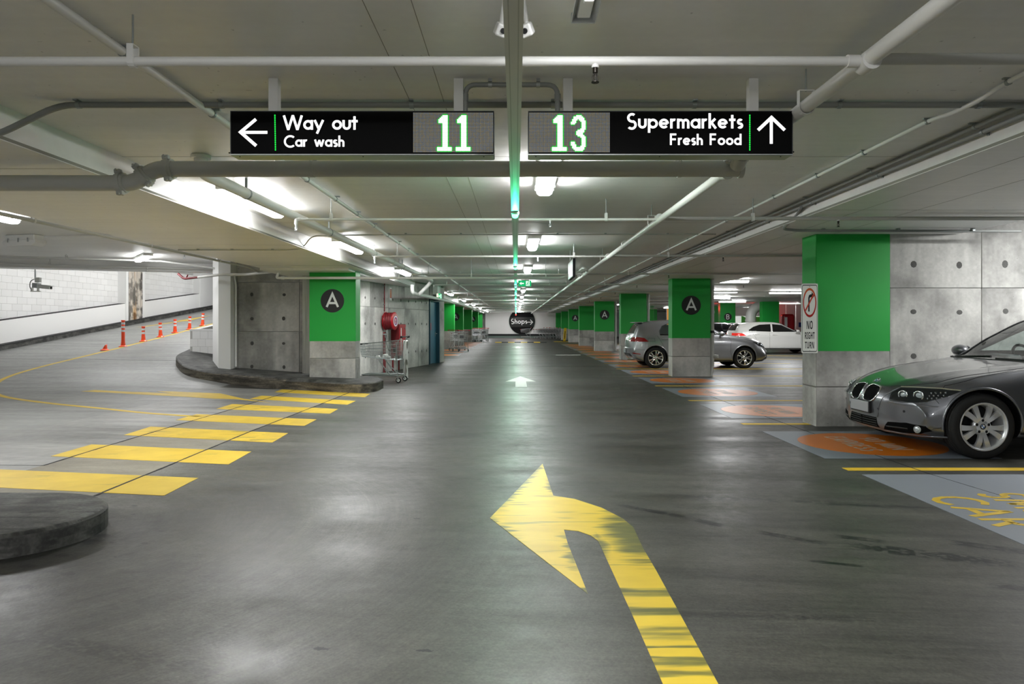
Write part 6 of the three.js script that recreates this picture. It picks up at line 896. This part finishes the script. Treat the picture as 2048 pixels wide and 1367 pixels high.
buildCar(hatch({ paint: carPaint(0x1d2a86, 0.5, 0.32), tint: M.glassDark, spokes: 'five' }), 'dark blue car showing between the third and fourth columns on the right', [10.35, 0, -42.9], Math.PI);
buildCar(hatch({ paint: carPaint(0x14171d, 0.5, 0.3), tint: M.glassDark, spokes: 'five' }), 'black car just showing behind the grey hatchback', [13.2, 0, -38.6], 0);

// ---------------------------------------------------------------- orange flexible posts on the ramp line
function post(h, bands) {
  const o = thing('flexible_post', 'x', 'traffic post');
  part('base', lathe([[0, 0.05], [0.05, 0.05], [0.07, 0.03], [0.1, 0.016], [0.115, 0.006], [0.115, 0], [0, 0]], 26), M.orangePlastic, o);
  part('tube', lathe([[0.062, 0.03], [0.053, 0.12], [0.046, 0.2], [0.045, h - 0.03], [0.052, h - 0.025], [0.052, h - 0.006], [0.045, h], [0, h]], 24), M.orangePlastic, o);
  for (let k = 0; k < bands; k++) part('reflective_band', lathe([[0.0462, 0], [0.0475, 0.004], [0.0475, 0.055], [0.0462, 0.06]], 24).translate(0, h - 0.125 - k * 0.105, 0), M.reflective, o, 'silver reflective band');
  for (let k = 0; k < 4; k++) { const a = k * Math.PI / 2 + 0.6; part('bolt', new THREE.CylinderGeometry(0.009, 0.009, 0.008, 6).translate(0.095 * Math.cos(a), 0.014, 0.095 * Math.sin(a)), M.zinc, o); }
  return o;
}
{
  const tall = post(0.75, 3); tall.position.set(-11.11, floorY(-11.11, 19.3), -19.3); tall.userData.label = 'tall orange flexible post with three silver bands, nearest on the ramp line';
  const small = post(0.45, 2), spots = [[-11.14, 20.4], [-11.17, 21.45], [-11.24, 22.5], [-11.22, 23.45], [-11.3, 24.6]];
  spots.forEach(([x, d], i) => { const o = i ? dup(small, [0, 0, 0], i) : small; o.position.set(x, floorY(x, d), -d); o.rotation.z = [0, 0.03, 0.02, 0.04, 0.05][i]; o.userData = { label: ['short', 'second short', 'third short', 'fourth short', 'fifth short'][i] + ' orange flexible post ' + (i ? 'behind the tall one, counted up the ramp' : 'right behind the tall one on the ramp line'), category: 'traffic post', group: 'short orange posts on the ramp' }; });
  const b = thing('broken_post', 'crushed orange post base, nearest of all on the ramp line', 'traffic post', [-11.2, floorY(-11.2, 18.6), -18.6]);
  part('base', lathe([[0, 0.05], [0.05, 0.05], [0.07, 0.03], [0.1, 0.016], [0.115, 0.006], [0.115, 0], [0, 0]], 26), M.orangePlastic, b);
  const g = lathe([[0.058, 0.04], [0.05, 0.09], [0.046, 0.15], [0.04, 0.16], [0, 0.15]], 20), p = g.attributes.position; for (let i = 0; i < p.count; i++) { const t = clamp((p.getY(i) - 0.06) / 0.1); p.setX(i, p.getX(i) * (1 - 0.6 * t) + 0.03 * t); p.setY(i, p.getY(i) - 0.03 * t * vnoise(p.getZ(i) * 60 + 9, 3)); } g.computeVertexNormals(); part('torn_stub', g, M.orangePlastic, b);
}
// ---------------------------------------------------------------- surveillance camera before the ramp wall
{
  const o = thing('surveillance_camera', 'white bullet camera hung in front of the ramp wall', 'camera', [-11.5, 2.27, -16.35], R(-8));
  part('drop_pole', cyl([-0.02, 0.42, 0], [-0.02, 0.1, 0], 0.016, 10), M.steel, o); part('junction_box', rbox(0.13, 0.12, 0.08, 0.06, 0.1, 0, 0.012), M.plastic, o); part('cable', bar([[-0.05, 0.12, 0], [-0.15, 0.08, 0], [-0.17, -0.06, 0], [-0.1, -0.14, 0.02]], 0.011, 8, 0.08), M.conduit, o);
  part('bracket', [rbox(0.26, 0.02, 0.06, 0.0, -0.17, 0, 0.006), rbox(0.05, 0.1, 0.05, -0.1, -0.13, 0, 0.01), cyl([0.06, -0.16, 0], [0.06, -0.08, 0], 0.025, 10)], M.plastic, o); part('housing', merge(rbox(0.14, 0.12, 0.13, 0.02, -0.03, 0, 0.012)).rotateZ(-0.05), M.steel, o);
  part('camera_body', merge(rbox(0.34, 0.075, 0.1, 0.24, -0.05, 0, 0.015, 2)).rotateZ(-0.1), M.plastic, o); part('sun_hood', merge(rbox(0.38, 0.012, 0.13, 0.27, -0.002, 0, 0.004)).rotateZ(-0.1), M.white, o); part('lens_window', merge(new THREE.CylinderGeometry(0.03, 0.03, 0.01, 16).rotateZ(Math.PI / 2).translate(0.412, -0.05, 0)).rotateZ(-0.1), M.black, o);
}
// ---------------------------------------------------------------- on the left concrete wall: hose reel, cabinet, door, post
function onWall(s, y, out = 0) { return [-4.46 + 0.2164 * s + 0.9763 * out, y, -(14.9 + 0.9763 * s - 0.2164 * out)]; }
{
  const o = thing('fire_hose_reel', 'round dark red fire hose reel on the concrete wall', 'hose reel', onWall(3.85, 1.4, 0.0), WALL_TURN);
  const wraps = []; for (let k = 0; k < 7; k++) wraps.push(new THREE.TorusGeometry(0.215 - (k % 2) * 0.012, 0.022, 8, 40).translate(0, 0, 0.1 + k * 0.032));
  part('hose', wraps, M.redDark, o); part('rear_flange', lathe([[0.04, 0], [0.22, 0.004], [0.25, 0.02], [0.25, 0.03], [0.04, 0.02]], 40).rotateX(Math.PI / 2).translate(0, 0, 0.05), M.red, o); part('front_flange', lathe([[0.0, 0.03], [0.16, 0.03], [0.2, 0.02], [0.235, 0.01], [0.248, 0.0], [0.245, -0.012], [0.2, 0], [0, 0.01]], 44).rotateX(Math.PI / 2).translate(0, 0, 0.33), M.red, o);
  const T = canvasTex(256, 256, (g) => { g.fillStyle = '#8f1420'; g.fillRect(0, 0, 256, 256); g.fillStyle = '#e9e6ea'; g.beginPath(); g.arc(128, 128, 112, 0, 7); g.fill(); g.fillStyle = '#6a3a8c'; g.beginPath(); g.arc(128, 128, 84, 0, 7); g.fill(); g.fillStyle = '#b01c2a'; g.beginPath(); g.arc(128, 128, 62, 0, 7); g.fill(); g.fillStyle = '#f2eef2'; g.beginPath(); g.moveTo(128, 78); g.lineTo(156, 118); g.lineTo(100, 118); g.fill(); for (let k = 0; k < 4; k++) g.fillRect(92, 128 + k * 16, 72 - (k % 2) * 18, 7); });
  part('label_disc', new THREE.CircleGeometry(0.17, 36).translate(0, 0, 0.3615), std({ map: T, roughness: 0.3 }), o, 'printed white and purple label'); part('axle', cyl([0, 0, 0], [0, 0, 0.37], 0.03, 14), M.zinc, o); part('wall_plate', rbox(0.2, 0.3, 0.03, 0, 0, 0.015, 0.005), M.red, o);
  part('nozzle', [bar([[-0.12, -0.25, 0.16], [-0.13, -0.36, 0.16], [-0.1, -0.44, 0.14]], 0.016, 8, 0.04), cyl([-0.1, -0.44, 0.14], [-0.09, -0.52, 0.14], 0.022, 10)], M.zinc, o); part('valve', [cyl([-0.12, -0.36, 0.05], [-0.12, -0.36, 0.16], 0.026, 10), rbox(0.14, 0.015, 0.02, -0.06, -0.33, 0.14, 0.004), new THREE.TorusGeometry(0.035, 0.008, 6, 18).translate(-0.12, -0.42, 0.12)], M.steel, o); part('supply_pipe', bar([[-0.12, -1.4, 0.07], [-0.12, -0.42, 0.07], [-0.12, -0.3, 0.07]], 0.02, 10), M.redDark, o); part('supply_pipe', bar([[0.02, -1.4, 0.05], [0.02, -0.3, 0.05]], 0.014, 8), M.redDark, o);
  const r = thing('riser_pipe', 'thin dark red pipe rising above the hose reel', 'pipe', onWall(3.95, 1.66, 0), WALL_TURN); part('pipe_run', cyl([-0.1, 0, 0.035], [-0.1, 0.88, 0.035], 0.016, 8), M.redDark, r); part('clip', [rbox(0.06, 0.02, 0.04, -0.1, 0.7, 0.02, 0.004), rbox(0.06, 0.02, 0.04, -0.1, 0.2, 0.02, 0.004)], M.zinc, r);
  const c = thing('hydrant_cabinet', 'dark red metal cabinet on the wall behind the trolley', 'cabinet', onWall(4.62, 0.42, 0), WALL_TURN); part('case', rbox(0.5, 0.9, 0.24, 0, 0.45, 0.12, 0.008), M.redDark, c); part('door', rbox(0.46, 0.86, 0.016, 0, 0.45, 0.247, 0.004), M.red, c); const lk = part('lock', new THREE.CylinderGeometry(0.02, 0.02, 0.02, 14).rotateX(Math.PI / 2).translate(0.17, 0.78, 0.262), M.steel, c); part('leg', [rbox(0.04, 0.42, 0.04, -0.22, -0.21, 0.05, 0.004), rbox(0.04, 0.42, 0.04, 0.22, -0.21, 0.05, 0.004)], M.redDark, c); part('notice', box(0.05, 0.66, 0.002, -0.12, 0.46, 0.2565), M.plastic, c);
  const n = thing('hose_notice', 'narrow red and white notice above the hose reel', 'notice', onWall(4.35, 1.98, 0.003), WALL_TURN); const TN = canvasTex(96, 256, (g) => { g.fillStyle = '#f1efec'; g.fillRect(0, 0, 96, 256); g.fillStyle = '#a4141c'; g.fillRect(0, 26, 96, 180); g.fillStyle = '#e7c56a'; for (let k = 0; k < 6; k++) g.fillRect(30, 44 + k * 26, 36, 14); }); part('notice_board', [rbox(0.13, 0.36, 0.004, 0, 0.18, 0.001, 0.001)], M.plastic, n); part('print', new THREE.PlaneGeometry(0.125, 0.35).translate(0, 0.18, 0.0036), std({ map: TN, roughness: 0.4 }), n);
  // door
  const d = thing('door_1', 'blue steel fire door in a dark teal frame at the end of the concrete wall', 'door', onWall(7.58, 0, 0), WALL_TURN, null, 'structure');
  part('door_leaf', rbox(0.86, 2.06, 0.045, 0.5, 1.035, -0.13, 0.004), M.door, d); part('door_frame', [between(0, 0.07, 0, 2.14, 0.01, -0.2), between(0.93, 1.0, 0, 2.14, 0.01, -0.2), between(0.07, 0.93, 2.07, 2.14, 0.01, -0.2)], M.doorFrame, d); const hd = part('door_handle', [cyl([0.84, 1.0, -0.1], [0.84, 1.0, -0.05], 0.012, 10), rbox(0.13, 0.02, 0.02, 0.79, 1.0, -0.045, 0.006), rbox(0.05, 0.16, 0.008, 0.84, 0.98, -0.104, 0.004)], M.steel, d);
  part('push_plate', rbox(0.1, 0.32, 0.004, 0.24, 1.55, -0.105, 0.001), std({ color: 0xd8cfae, roughness: 0.5 }), d, 'cream notice'); const TR = canvasTex(128, 128, (g) => { g.fillStyle = '#b3202a'; g.fillRect(0, 0, 128, 128); g.fillStyle = '#f1e6e4'; for (const [x, y, w] of [[20, 24, 88], [30, 50, 60], [20, 76, 84], [36, 100, 50]]) g.fillRect(x, y, w, 11); }); part('red_notice', new THREE.PlaneGeometry(0.28, 0.24).translate(0.3, 1.24, -0.1055), std({ map: TR, roughness: 0.5 }), d, 'red notice with white print'); part('hinge', [0.3, 1.05, 1.8].map((y) => cyl([0.075, y - 0.05, -0.1], [0.075, y + 0.05, -0.1], 0.01, 8)), M.steel, d);
  const w = thing('guard_post', 'white painted steel guard post behind the nearest trolley', 'bollard', [-2.66, 0, -16.45]); const TW = tex(128, 256, (u, v) => { const k = sstep(0.6, 0.72, fbm(u * 6, v * 14, 4)); return [lerp(226, 120, k), lerp(226, 116, k), lerp(222, 108, k)]; }); part('tube', lathe([[0.058, 0], [0.058, 0.9], [0.05, 0.925], [0, 0.93]], 22), std({ map: TW, roughness: 0.5 }), w); part('collar', lathe([[0.058, 0.012], [0.075, 0.008], [0.075, 0], [0.058, 0]], 22), M.concDark, w);
}
// ---------------------------------------------------------------- shopping trolleys: wire basket on a tube chassis; x = forwards, origin on the floor at the middle
function trolley(name, label, accents, wires = M.steel, pos = [0, 0, 0], turn = 0, dense = 1) {
  const o = thing(name, label, 'trolley', pos, turn), wr = 0.003, W = (t) => lerp(0.27, 0.2, t), front = 0.47, rear = -0.36;
  // basket corners: rear tall, front low and narrow
  const top = (t) => lerp(0.95, 0.86, t), bot = (t) => lerp(0.50, 0.58, t), X = (t, y01) => lerp(rear, front, t) + (y01 > 0 ? lerp(0, 0.06, t) * y01 : 0), P = (t, k, s) => [X(t, k), lerp(bot(t), top(t), k), s * lerp(W(t) * 0.86, W(t), k)];
  const rim = [P(0, 1, -1), P(1, 1, -1), P(1, 1, 1), P(0, 1, 1)];
  const side = (s) => { const g = [], n = Math.round(26 * dense), m = Math.round(5 * dense); for (let i = 0; i <= n; i++) g.push(bar([P(i / n, 0, s), P(i / n, 1, s)], wr, 4, 0, false)); for (let j = 0; j <= m; j++) g.push(bar([P(0, j / m, s), P(1, j / m, s)], wr * 1.3, 5, 0, false)); return g; };
  part('basket_side', side(1), wires, o); part('basket_side', side(-1), wires, o);
  const fr = [], bt = [], rg = []; for (let i = 0; i <= 12; i++) { const s = i / 6 - 1; fr.push(bar([P(1, 0, s), P(1, 1, s)], wr, 4, 0, false)); rg.push(bar([P(0.02, 0.05, s), P(0.02, 0.92, s)], wr, 4, 0, false)); bt.push(bar([P(0, 0, s), P(1, 0, s)], wr, 4, 0, false)); } for (let j = 0; j <= 5; j++) fr.push(bar([P(1, j / 5, -1), P(1, j / 5, 1)], wr * 1.3, 5, 0, false)); for (let j = 0; j <= 4; j++) rg.push(bar([P(0.02, 0.05 + j * 0.21, -1), P(0.02, 0.05 + j * 0.21, 1)], wr, 5, 0, false)); for (let i = 0; i <= 16; i++) bt.push(bar([P(i / 16, 0, -1), P(i / 16, 0, 1)], wr, 4, 0, false));
  part('basket_front', fr, wires, o); part('basket_floor', bt, wires, o); part('rear_gate', rg, wires, o); part('basket_rim', bar([...rim, rim[0]], 0.006, 8), wires, o);
  part('child_seat', [bar([[rear + 0.03, 0.66, -0.2], [rear + 0.2, 0.72, -0.2], [rear + 0.2, 0.72, 0.2], [rear + 0.03, 0.66, 0.2]], 0.005, 6, 0.03), bar([[rear + 0.2, 0.72, -0.19], [rear + 0.26, 0.92, -0.19], [rear + 0.26, 0.92, 0.19], [rear + 0.2, 0.72, 0.19]], 0.004, 6, 0.02), rbox(0.012, 0.13, 0.2, rear + 0.12, 0.72, 0, 0.004)], M.black, o);
  // handle, chassis
  for (const s of [-1, 1]) part('handle_arm', bar([[rear + 0.02, 0.5, s * 0.25], [rear - 0.02, 0.9, s * 0.27], [rear - 0.13, 1.03, s * 0.27]], 0.011, 8, 0.08), wires, o);
  part('handle', cyl([rear - 0.13, 1.03, -0.29], [rear - 0.13, 1.03, 0.29], 0.0135, 12), accents, o); for (const s of [-1, 1]) part('handle_end', rbox(0.055, 0.05, 0.07, rear - 0.125, 1.025, s * 0.28, 0.015, 2), accents, o); for (const s of [-1, 1]) part('corner_bumper', bar([[front - 0.02, 0.865, s * 0.2], [front + 0.07, 0.862, s * 0.195], [front + 0.075, 0.862, s * 0.1]], 0.016, 8, 0.03), accents, o);
  part('chassis', [bar([[rear - 0.05, 0.16, -0.27], [front, 0.17, -0.19], [front + 0.02, 0.17, 0], [front, 0.17, 0.19], [rear - 0.05, 0.16, 0.27]], 0.012, 8, 0.06), bar([[rear - 0.04, 0.16, -0.27], [rear - 0.04, 0.16, 0.27]], 0.01, 8)], wires, o);
  for (const s of [-1, 1]) part('chassis_strut', [bar([[rear - 0.03, 0.17, s * 0.265], [rear - 0.01, 0.52, s * 0.25]], 0.011, 8), bar([[rear + 0.12, 0.17, s * 0.25], [rear + 0.3, 0.36, s * 0.23], [rear + 0.42, 0.52, s * 0.22]], 0.009, 8, 0.06), bar([[0.05, 0.5, s * 0.2], [-0.06, 0.34, s * 0.21], [-0.16, 0.17, s * 0.23]], 0.007, 8, 0.05)], wires, o);
  const rack = []; for (let i = 0; i <= 8; i++) rack.push(bar([[rear + 0.05, 0.185, (i / 8 - 0.5) * 0.42], [front - 0.05, 0.19, (i / 8 - 0.5) * 0.32]], 0.003, 4, 0, false)); part('lower_rack', rack, wires, o);
  for (const [x, z] of [[rear - 0.02, -0.26], [rear - 0.02, 0.26], [front - 0.04, -0.18], [front - 0.04, 0.18]]) {
    const c = part('caster_fork', [cyl([x, 0.16, z], [x, 0.13, z], 0.014, 8), rbox(0.05, 0.012, 0.045, x - 0.01, 0.128, z, 0.003), rbox(0.03, 0.085, 0.004, x - 0.022, 0.09, z - 0.02, 0.001), rbox(0.03, 0.085, 0.004, x - 0.022, 0.09, z + 0.02, 0.001)], M.zinc, o);
    part('wheel', lathe([[0.0, -0.013], [0.02, -0.014], [0.052, -0.012], [0.06, -0.006], [0.06, 0.006], [0.052, 0.012], [0.02, 0.014], [0, 0.013]], 22).rotateX(Math.PI / 2).translate(x - 0.028, 0.06, z), M.rubber, c); part('wheel_hub', cyl([x - 0.028, 0.06, z - 0.016], [x - 0.028, 0.06, z + 0.016], 0.036, 14), M.plastic, c);
  }
  return o;
}
{
  trolley('shopping_trolley', 'shopping trolley with black handle ends standing by the white guard post', M.black, M.zinc, [-3.0, 0, -15.55], Math.PI - 0.12);
  for (const [x, z, s] of [[-3.13, -15.5, 1], [-2.98, -15.6, 1.3], [-2.9, -15.52, 0.8]]) { const g = new THREE.IcosahedronGeometry(0.045 * s, 2), p = g.attributes.position; for (let i = 0; i < p.count; i++) { const k = 0.7 + 0.6 * vnoise(p.getX(i) * 60 + 40, p.getY(i) * 60 + p.getZ(i) * 47 + 40); p.setXYZ(i, p.getX(i) * k * 1.3, p.getY(i) * k, p.getZ(i) * k); } g.computeVertexNormals(); solo('crumpled_paper', g.translate(x, 0.565 + (s > 1 ? 0.015 : 0), z), M.plastic, s > 1.2 ? 'largest ball of crumpled white paper in the nearest trolley' : s > 0.9 ? 'ball of white paper in the nearest trolley, towards its front' : 'small ball of white paper in the nearest trolley, by its seat', 'litter', 'paper in the trolley'); }
  const far = trolley('shopping_trolley', 'lone shopping trolley with red handle left of the aisle, before the second green column', M.red, M.steel, [-2.75, 0, -33.3], 2.1, 0.7);
  const second = dup(far, [-2.95, 0, -34.75], 2.0, 'shopping trolley tucked behind the lone one left of the aisle');
  const row = [[0.95, 64.4, 0], [2.15, 64.2, 0.1], [2.4, 64.25, 0.05], [2.65, 64.2, -0.05], [2.9, 64.3, 0.04], [3.15, 64.2, 0.1], [3.4, 64.3, 0], [3.65, 64.2, -0.06], [3.9, 64.35, 0.05], [4.15, 64.25, 0.02], [2.5, 65.2, 0.02], [2.8, 65.25, 0], [3.1, 65.2, 0.06], [3.4, 65.25, 0.03], [3.7, 65.2, 0.0]];
  row.forEach(([x, d, a], i) => dup(far, [x, 0, -d], a, i === 0 ? 'shopping trolley standing apart at the left end of the trolley row' : i < 10 ? ('trolley in the front row under the round sign, ' + NTH[i - 1].replace('nearest', 'first') + ' from the left') : ('trolley in the rear row before the end wall, ' + NTH[i - 10].replace('nearest', 'first') + ' from the left'), 'row of trolleys at the end wall'));
  [[-3.15, 51.6, 1.2], [-2.9, 52.2, 1.5], [-2.65, 53, 1.1], [-3.1, 53.4, 1.3], [-2.5, 54, 1.4]].forEach(([x, d, a], i) => dup(far, [x, 0, -d], a, NTH[i] + ' trolley of the jumble left of the aisle by the green columns', 'jumble of trolleys on the left'));
}
// ---------------------------------------------------------------- far things: leaning yellow post, shop front, posters
{
  const o = thing('height_post', 'yellow flat post leaning by the seventh column on the right', 'post', [3.75, 0, -53]); part('board', merge(rbox(0.2, 1.05, 0.04, 0, 0.52, 0, 0.008)).rotateZ(-0.08), M.yellowFlat, o); part('foot', rbox(0.34, 0.05, 0.2, 0, 0.025, 0, 0.01), M.rubber, o); part('print', merge(box(0.05, 0.6, 0.002, 0, 0.5, 0.021)).rotateZ(-0.08), M.black, o);
  const s = thing('shop_front', 'lit white shop front with green posters beyond the cars', 'shop front', [18, 0, -52]); part('fascia', rbetween(-1.8, 8, 2.0, 2.6, 0, 0.3, 0.02), M.white, s); part('wall_panel', rbetween(-1.8, 8, 0, 2.0, 0, 0.1, 0.01), M.white, s); for (let k = 0; k < 4; k++) part('frame_post', rbetween(-1.8 + k * 1.7, -1.68 + k * 1.7, 0, 2.05, 0.08, 0.18, 0.01), k === 1 ? M.black : M.plastic, s);
  const lit = (c, k) => std({ color: c, emissive: c, emissiveIntensity: k, roughness: 0.5 }); part('light_panel', rbetween(-1.6, -0.2, 0.4, 1.95, 0.1, 0.12, 0.004), lit(0xf4f8f4, 0.5), s); part('light_panel', rbetween(0.1, 1.5, 0.3, 1.95, 0.1, 0.12, 0.004), lit(0xe4f2dc, 0.45), s);
  part('half_disc', extrude(ring(0.72, 30).filter(([x]) => x >= -0.01), 0.02, 0).translate(-0.95, 1.25, 0.125), M.posterGreen, s, 'green half disc'); part('green_poster', rbetween(0.2, 1.3, 0.6, 1.9, 0.12, 0.14, 0.004), M.posterGreen, s, 'bright green poster'); part('timber_strip', rbetween(1.62, 1.82, 0, 2.0, 0.1, 0.2, 0.01), M.posterOrange, s);
  const q = thing('poster', 'glowing orange poster far back between the third and second columns', 'poster', [13.9, 1.25, -58.5]); part('poster_frame', rbox(2.0, 1.6, 0.06, 0, 0.8, -0.04, 0.01), M.alu, q); const TO = canvasTex(256, 200, (g) => { g.fillStyle = '#f0a04a'; g.fillRect(0, 0, 256, 200); g.fillStyle = '#c9762a'; for (let k = 0; k < 7; k++) g.fillRect(40 + k * 26, 90 + (k % 3) * 10, 14, 50 - (k % 2) * 20); }); part('print_panel', new THREE.PlaneGeometry(1.9, 1.5).translate(0, 0.8, -0.008), std({ map: TO, emissive: 0xffffff, emissiveMap: TO, emissiveIntensity: 0.5 }), q);
  const c = thing('extinguisher_cover', 'red covered fire extinguisher by the column beyond the white hatchback', 'extinguisher', [16.3, 0.0, -41]); part('cover', rbox(0.75, 1.1, 0.5, 0, 1.4, 0, 0.16, 3), M.red, c); part('stand', rbox(0.5, 0.85, 0.3, 0, 0.43, 0, 0.02), M.redDark, c); part('label', box(0.16, 0.6, 0.004, -0.18, 1.45, 0.253), M.plastic, c);
  const w = thing('white_partition', 'pale panelled partition beside the red extinguisher', 'partition', [17.2, 0, -43]); for (let k = 0; k < 4; k++) part('panel', rbetween(-0.8 + k * 0.62, -0.2 + k * 0.62, 0, 2.6, 0, -0.1, 0.008), k === 3 ? M.posterGreen : M.white, w); part('blue_notice', box(0.2, 0.3, 0.01, 0.7, 1.3, 0.01), std({ color: 0x2b4a8c }), w);
  [[15.3, 42.5, 1], [19.8, 52, 0], [12.4, 44, 1]].forEach(([x, d, red], i) => { const q = thing('lane_light', ['red bay indicator lamp above the white hatchback', 'green bay indicator lamp right of the white hatchback', 'red bay indicator lamp near the column lettered B'][i], 'indicator light', [x, 2.36, -d]); part('lamp_body', rbox(0.16, 0.06, 0.16, 0, 0.1, 0, 0.01), M.plastic, q); part('stem', cyl([0, 0.12, 0], [0, 0.3, 0], 0.012, 8), M.zinc, q); part('lamp_lens', new THREE.SphereGeometry(0.1, 14, 10).translate(0, 0, 0), red ? M.glowRed : M.glowGreen, q); const l = new THREE.PointLight(red ? new THREE.Color(1, 0.05, 0.04) : new THREE.Color(0.05, 1, 0.4), 2, 0, 2); l.position.set(0, 0, 0); q.add(l); });
}

renderer.render(scene, camera);
